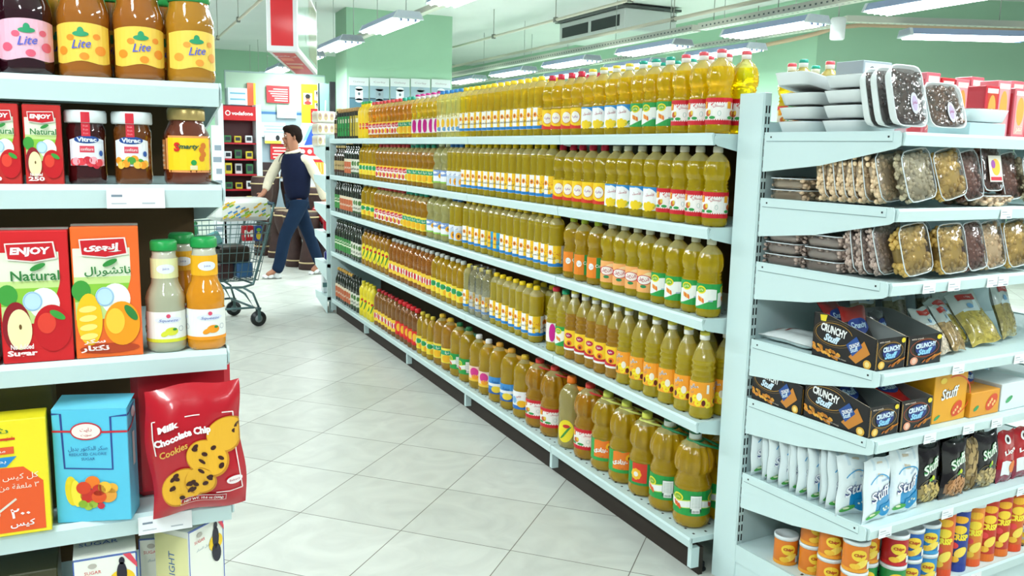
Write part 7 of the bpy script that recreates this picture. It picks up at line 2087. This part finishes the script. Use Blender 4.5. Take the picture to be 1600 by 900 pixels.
b = MB(); b.add([(.14, -.002, .015), (.35, .046, .03), (.39, .046, .285), (.27, .02, .285)], [(0, 1, 2, 3)], H('#2a52b0')); b.add([(.12, -.006, .06), (.20, .01, .10), (.30, .028, .27), (.22, .01, .27)], [(0, 1, 2, 3)], H('#7fb8dc')); b.build('printed_face', M_LABEL, q)
q = thing('snack_bag', 'orange noodle bag hanging behind the man', 'snack bag', (at(484, 280, 11.44).x, 11.44, 1.0)); b = MB(); b.box(0, .19, 0, .04, 0, .24, H('#e8b24a'), b=.015); b.build('bag_body', M_FILM, q)
b = MB(); F = Flat((0, 0, 0), (1, 0, 0)); b.rect(F, .01, .2, .18, .235, H('#c82430'), 2); [b.band(F, [(.02 + .02 * k, .03), (.03 + .02 * k, .1), (.02 + .02 * k, .19)], .008, H(['#f4d88a', '#d88a2a'][k % 2]), 2) for k in range(8)]; b.build('printed_face', M_LABEL, q)
q = thing('snack_bag', 'red snack bag on the lower far end unit', 'snack bag', (at(506, 345, 7.45).x, 7.45, .681)); b = MB(); b.box(0, .13, 0, .05, 0, .2, H('#b81e2c'), b=.02); b.ball((.065, -.002, .1), .045, .006, .05, H('#f0e6e6'), 0, 12, 6); b.ball((.065, -.006, .1), .022, .006, .03, H('#b81e2c'), 0, 12, 6); b.build('bag_body', M_FILM, q)
q = thing('snack_bag', 'dark blue bag low on the far end unit', 'snack bag', (at(508, 412, 7.45).x, 7.45, .421)); b = MB(); b.box(0, .12, 0, .06, 0, .09, H('#2a2a7a'), b=.02); b.build('bag_body', M_FILM, q)
q = thing('soap_pack', 'white and grey pack on the bottom shelf of the far end unit', 'pack', (at(505, 455, 7.45).x, 7.45, .141)); b = MB(); b.box(0, .11, 0, .08, 0, .16, H('#dfe4e8'), b=.008); b.box(-.001, .05, -.001, .02, .05, .09, H('#5a7a7c')); b.build('pack_body', M_PRINT, q)
q = thing('display_stand', 'white and red display stand behind the man', 'stand', (at(468, 300, 11.5).x, 11.5, 0))
b = MB(); b.box(0, .62, .0, .3, 0, 1.40, H('#dfe4e6'), b=.01); b.build('stand_body', M_PRINT, q)
b = MB(); F = Flat((0, 0, 0), (1, 0, 0)); b.rect(F, 0, 1.28, .62, 1.39, H('#c8242e'), 1); [b.ell(F, .05 + .09 * k, 1.335, .03, .03, H('#f0d0d0'), 2, 8) for k in range(6)]; b.rect(F, .03, .2, .5, .7, H('#7a1a24'), 1); b.build('printed_face', M_LABEL, q)
# brown drums
def drum(label, px, Y, h_=.62, r=.13, col='#3a2420', band='#c9b58a'):
    p = at(px, 400, Y)
    q = thing('goblet_drum', label, 'drum', (p.x, Y, 0), 0, 'brown drums behind the man')
    b = MB(); b.lathe([(0, 0), (r * .92, 0), (r * .95, .02), (r * .62, h_ * .42), (r * .55, h_ * .5), (r * .75, h_ * .58), (r * 1.05, h_ * .78), (r * 1.08, h_ * .92), (r, h_), (0, h_)], 20, H(col)); b.build('drum_body', mat('carved_wood', rough=.6, noisecol=(25, .4)), q)
    b = MB()
    for zz, rr_ in ((.12 * h_, .86), (.92 * h_, 1.09)):
        b.tube([(r * rr_ * math.cos(k * PI / 10), r * rr_ * math.sin(k * PI / 10), zz) for k in range(20)], .010, 6, H(band), cyclic=True)
    b.build('rope_band', M_MATTE, q)
    b = MB(); b.lathe([(0, h_ + .001), (r * .96, h_ + .001), (r * .9, h_ + .01), (0, h_ + .012)], 20, H('#8a7a62')); b.build('drum_skin', M_MATTE, q)
for i, (px, Y) in enumerate([(412, 11.5), (434, 11.2), (448, 10.75), (462, 10.3), (483, 10.0), (423, 12.4), (456, 12.4), (497, 10.7)]):
    drum('dark brown goblet drum behind the man, %s from the left' % NTH[[0, 1, 3, 5, 6, 2, 4, 7][i]], px, Y, h_=[1.0, .62, .62, .64, .66, 1.05, 1.05, .9][i])
for i, (px, py, Y) in enumerate([(505, 372, 10.25), (517, 368, 9.9), (520, 345, 11.0)]):
    p = at(px, py, Y); q = thing('gift_basket', 'dark and red wrapped gift hamper behind the man, %s from left' % NTH[i], 'hamper', (p.x, Y, 0), 0, 'hampers behind the man')
    b = MB(); b.box(-.14, .14, -.1, .1, 0, .5, H('#2a1e22'), b=.02); b.build('hamper_base', M_MATTE, q)
    b = MB(); b.ball((0, 0, .62), .14, .1, .14, H('#a81c26'), 0, 12, 8); b.build('wrapping', M_FILM, q)
    b = MB(); F = Flat((-.14, -.1, 0), (1, 0, 0)); b.rect(F, .06, .36, .2, .44, H('#e3e3de'), 3); b.build('name_card', M_LABEL, q)
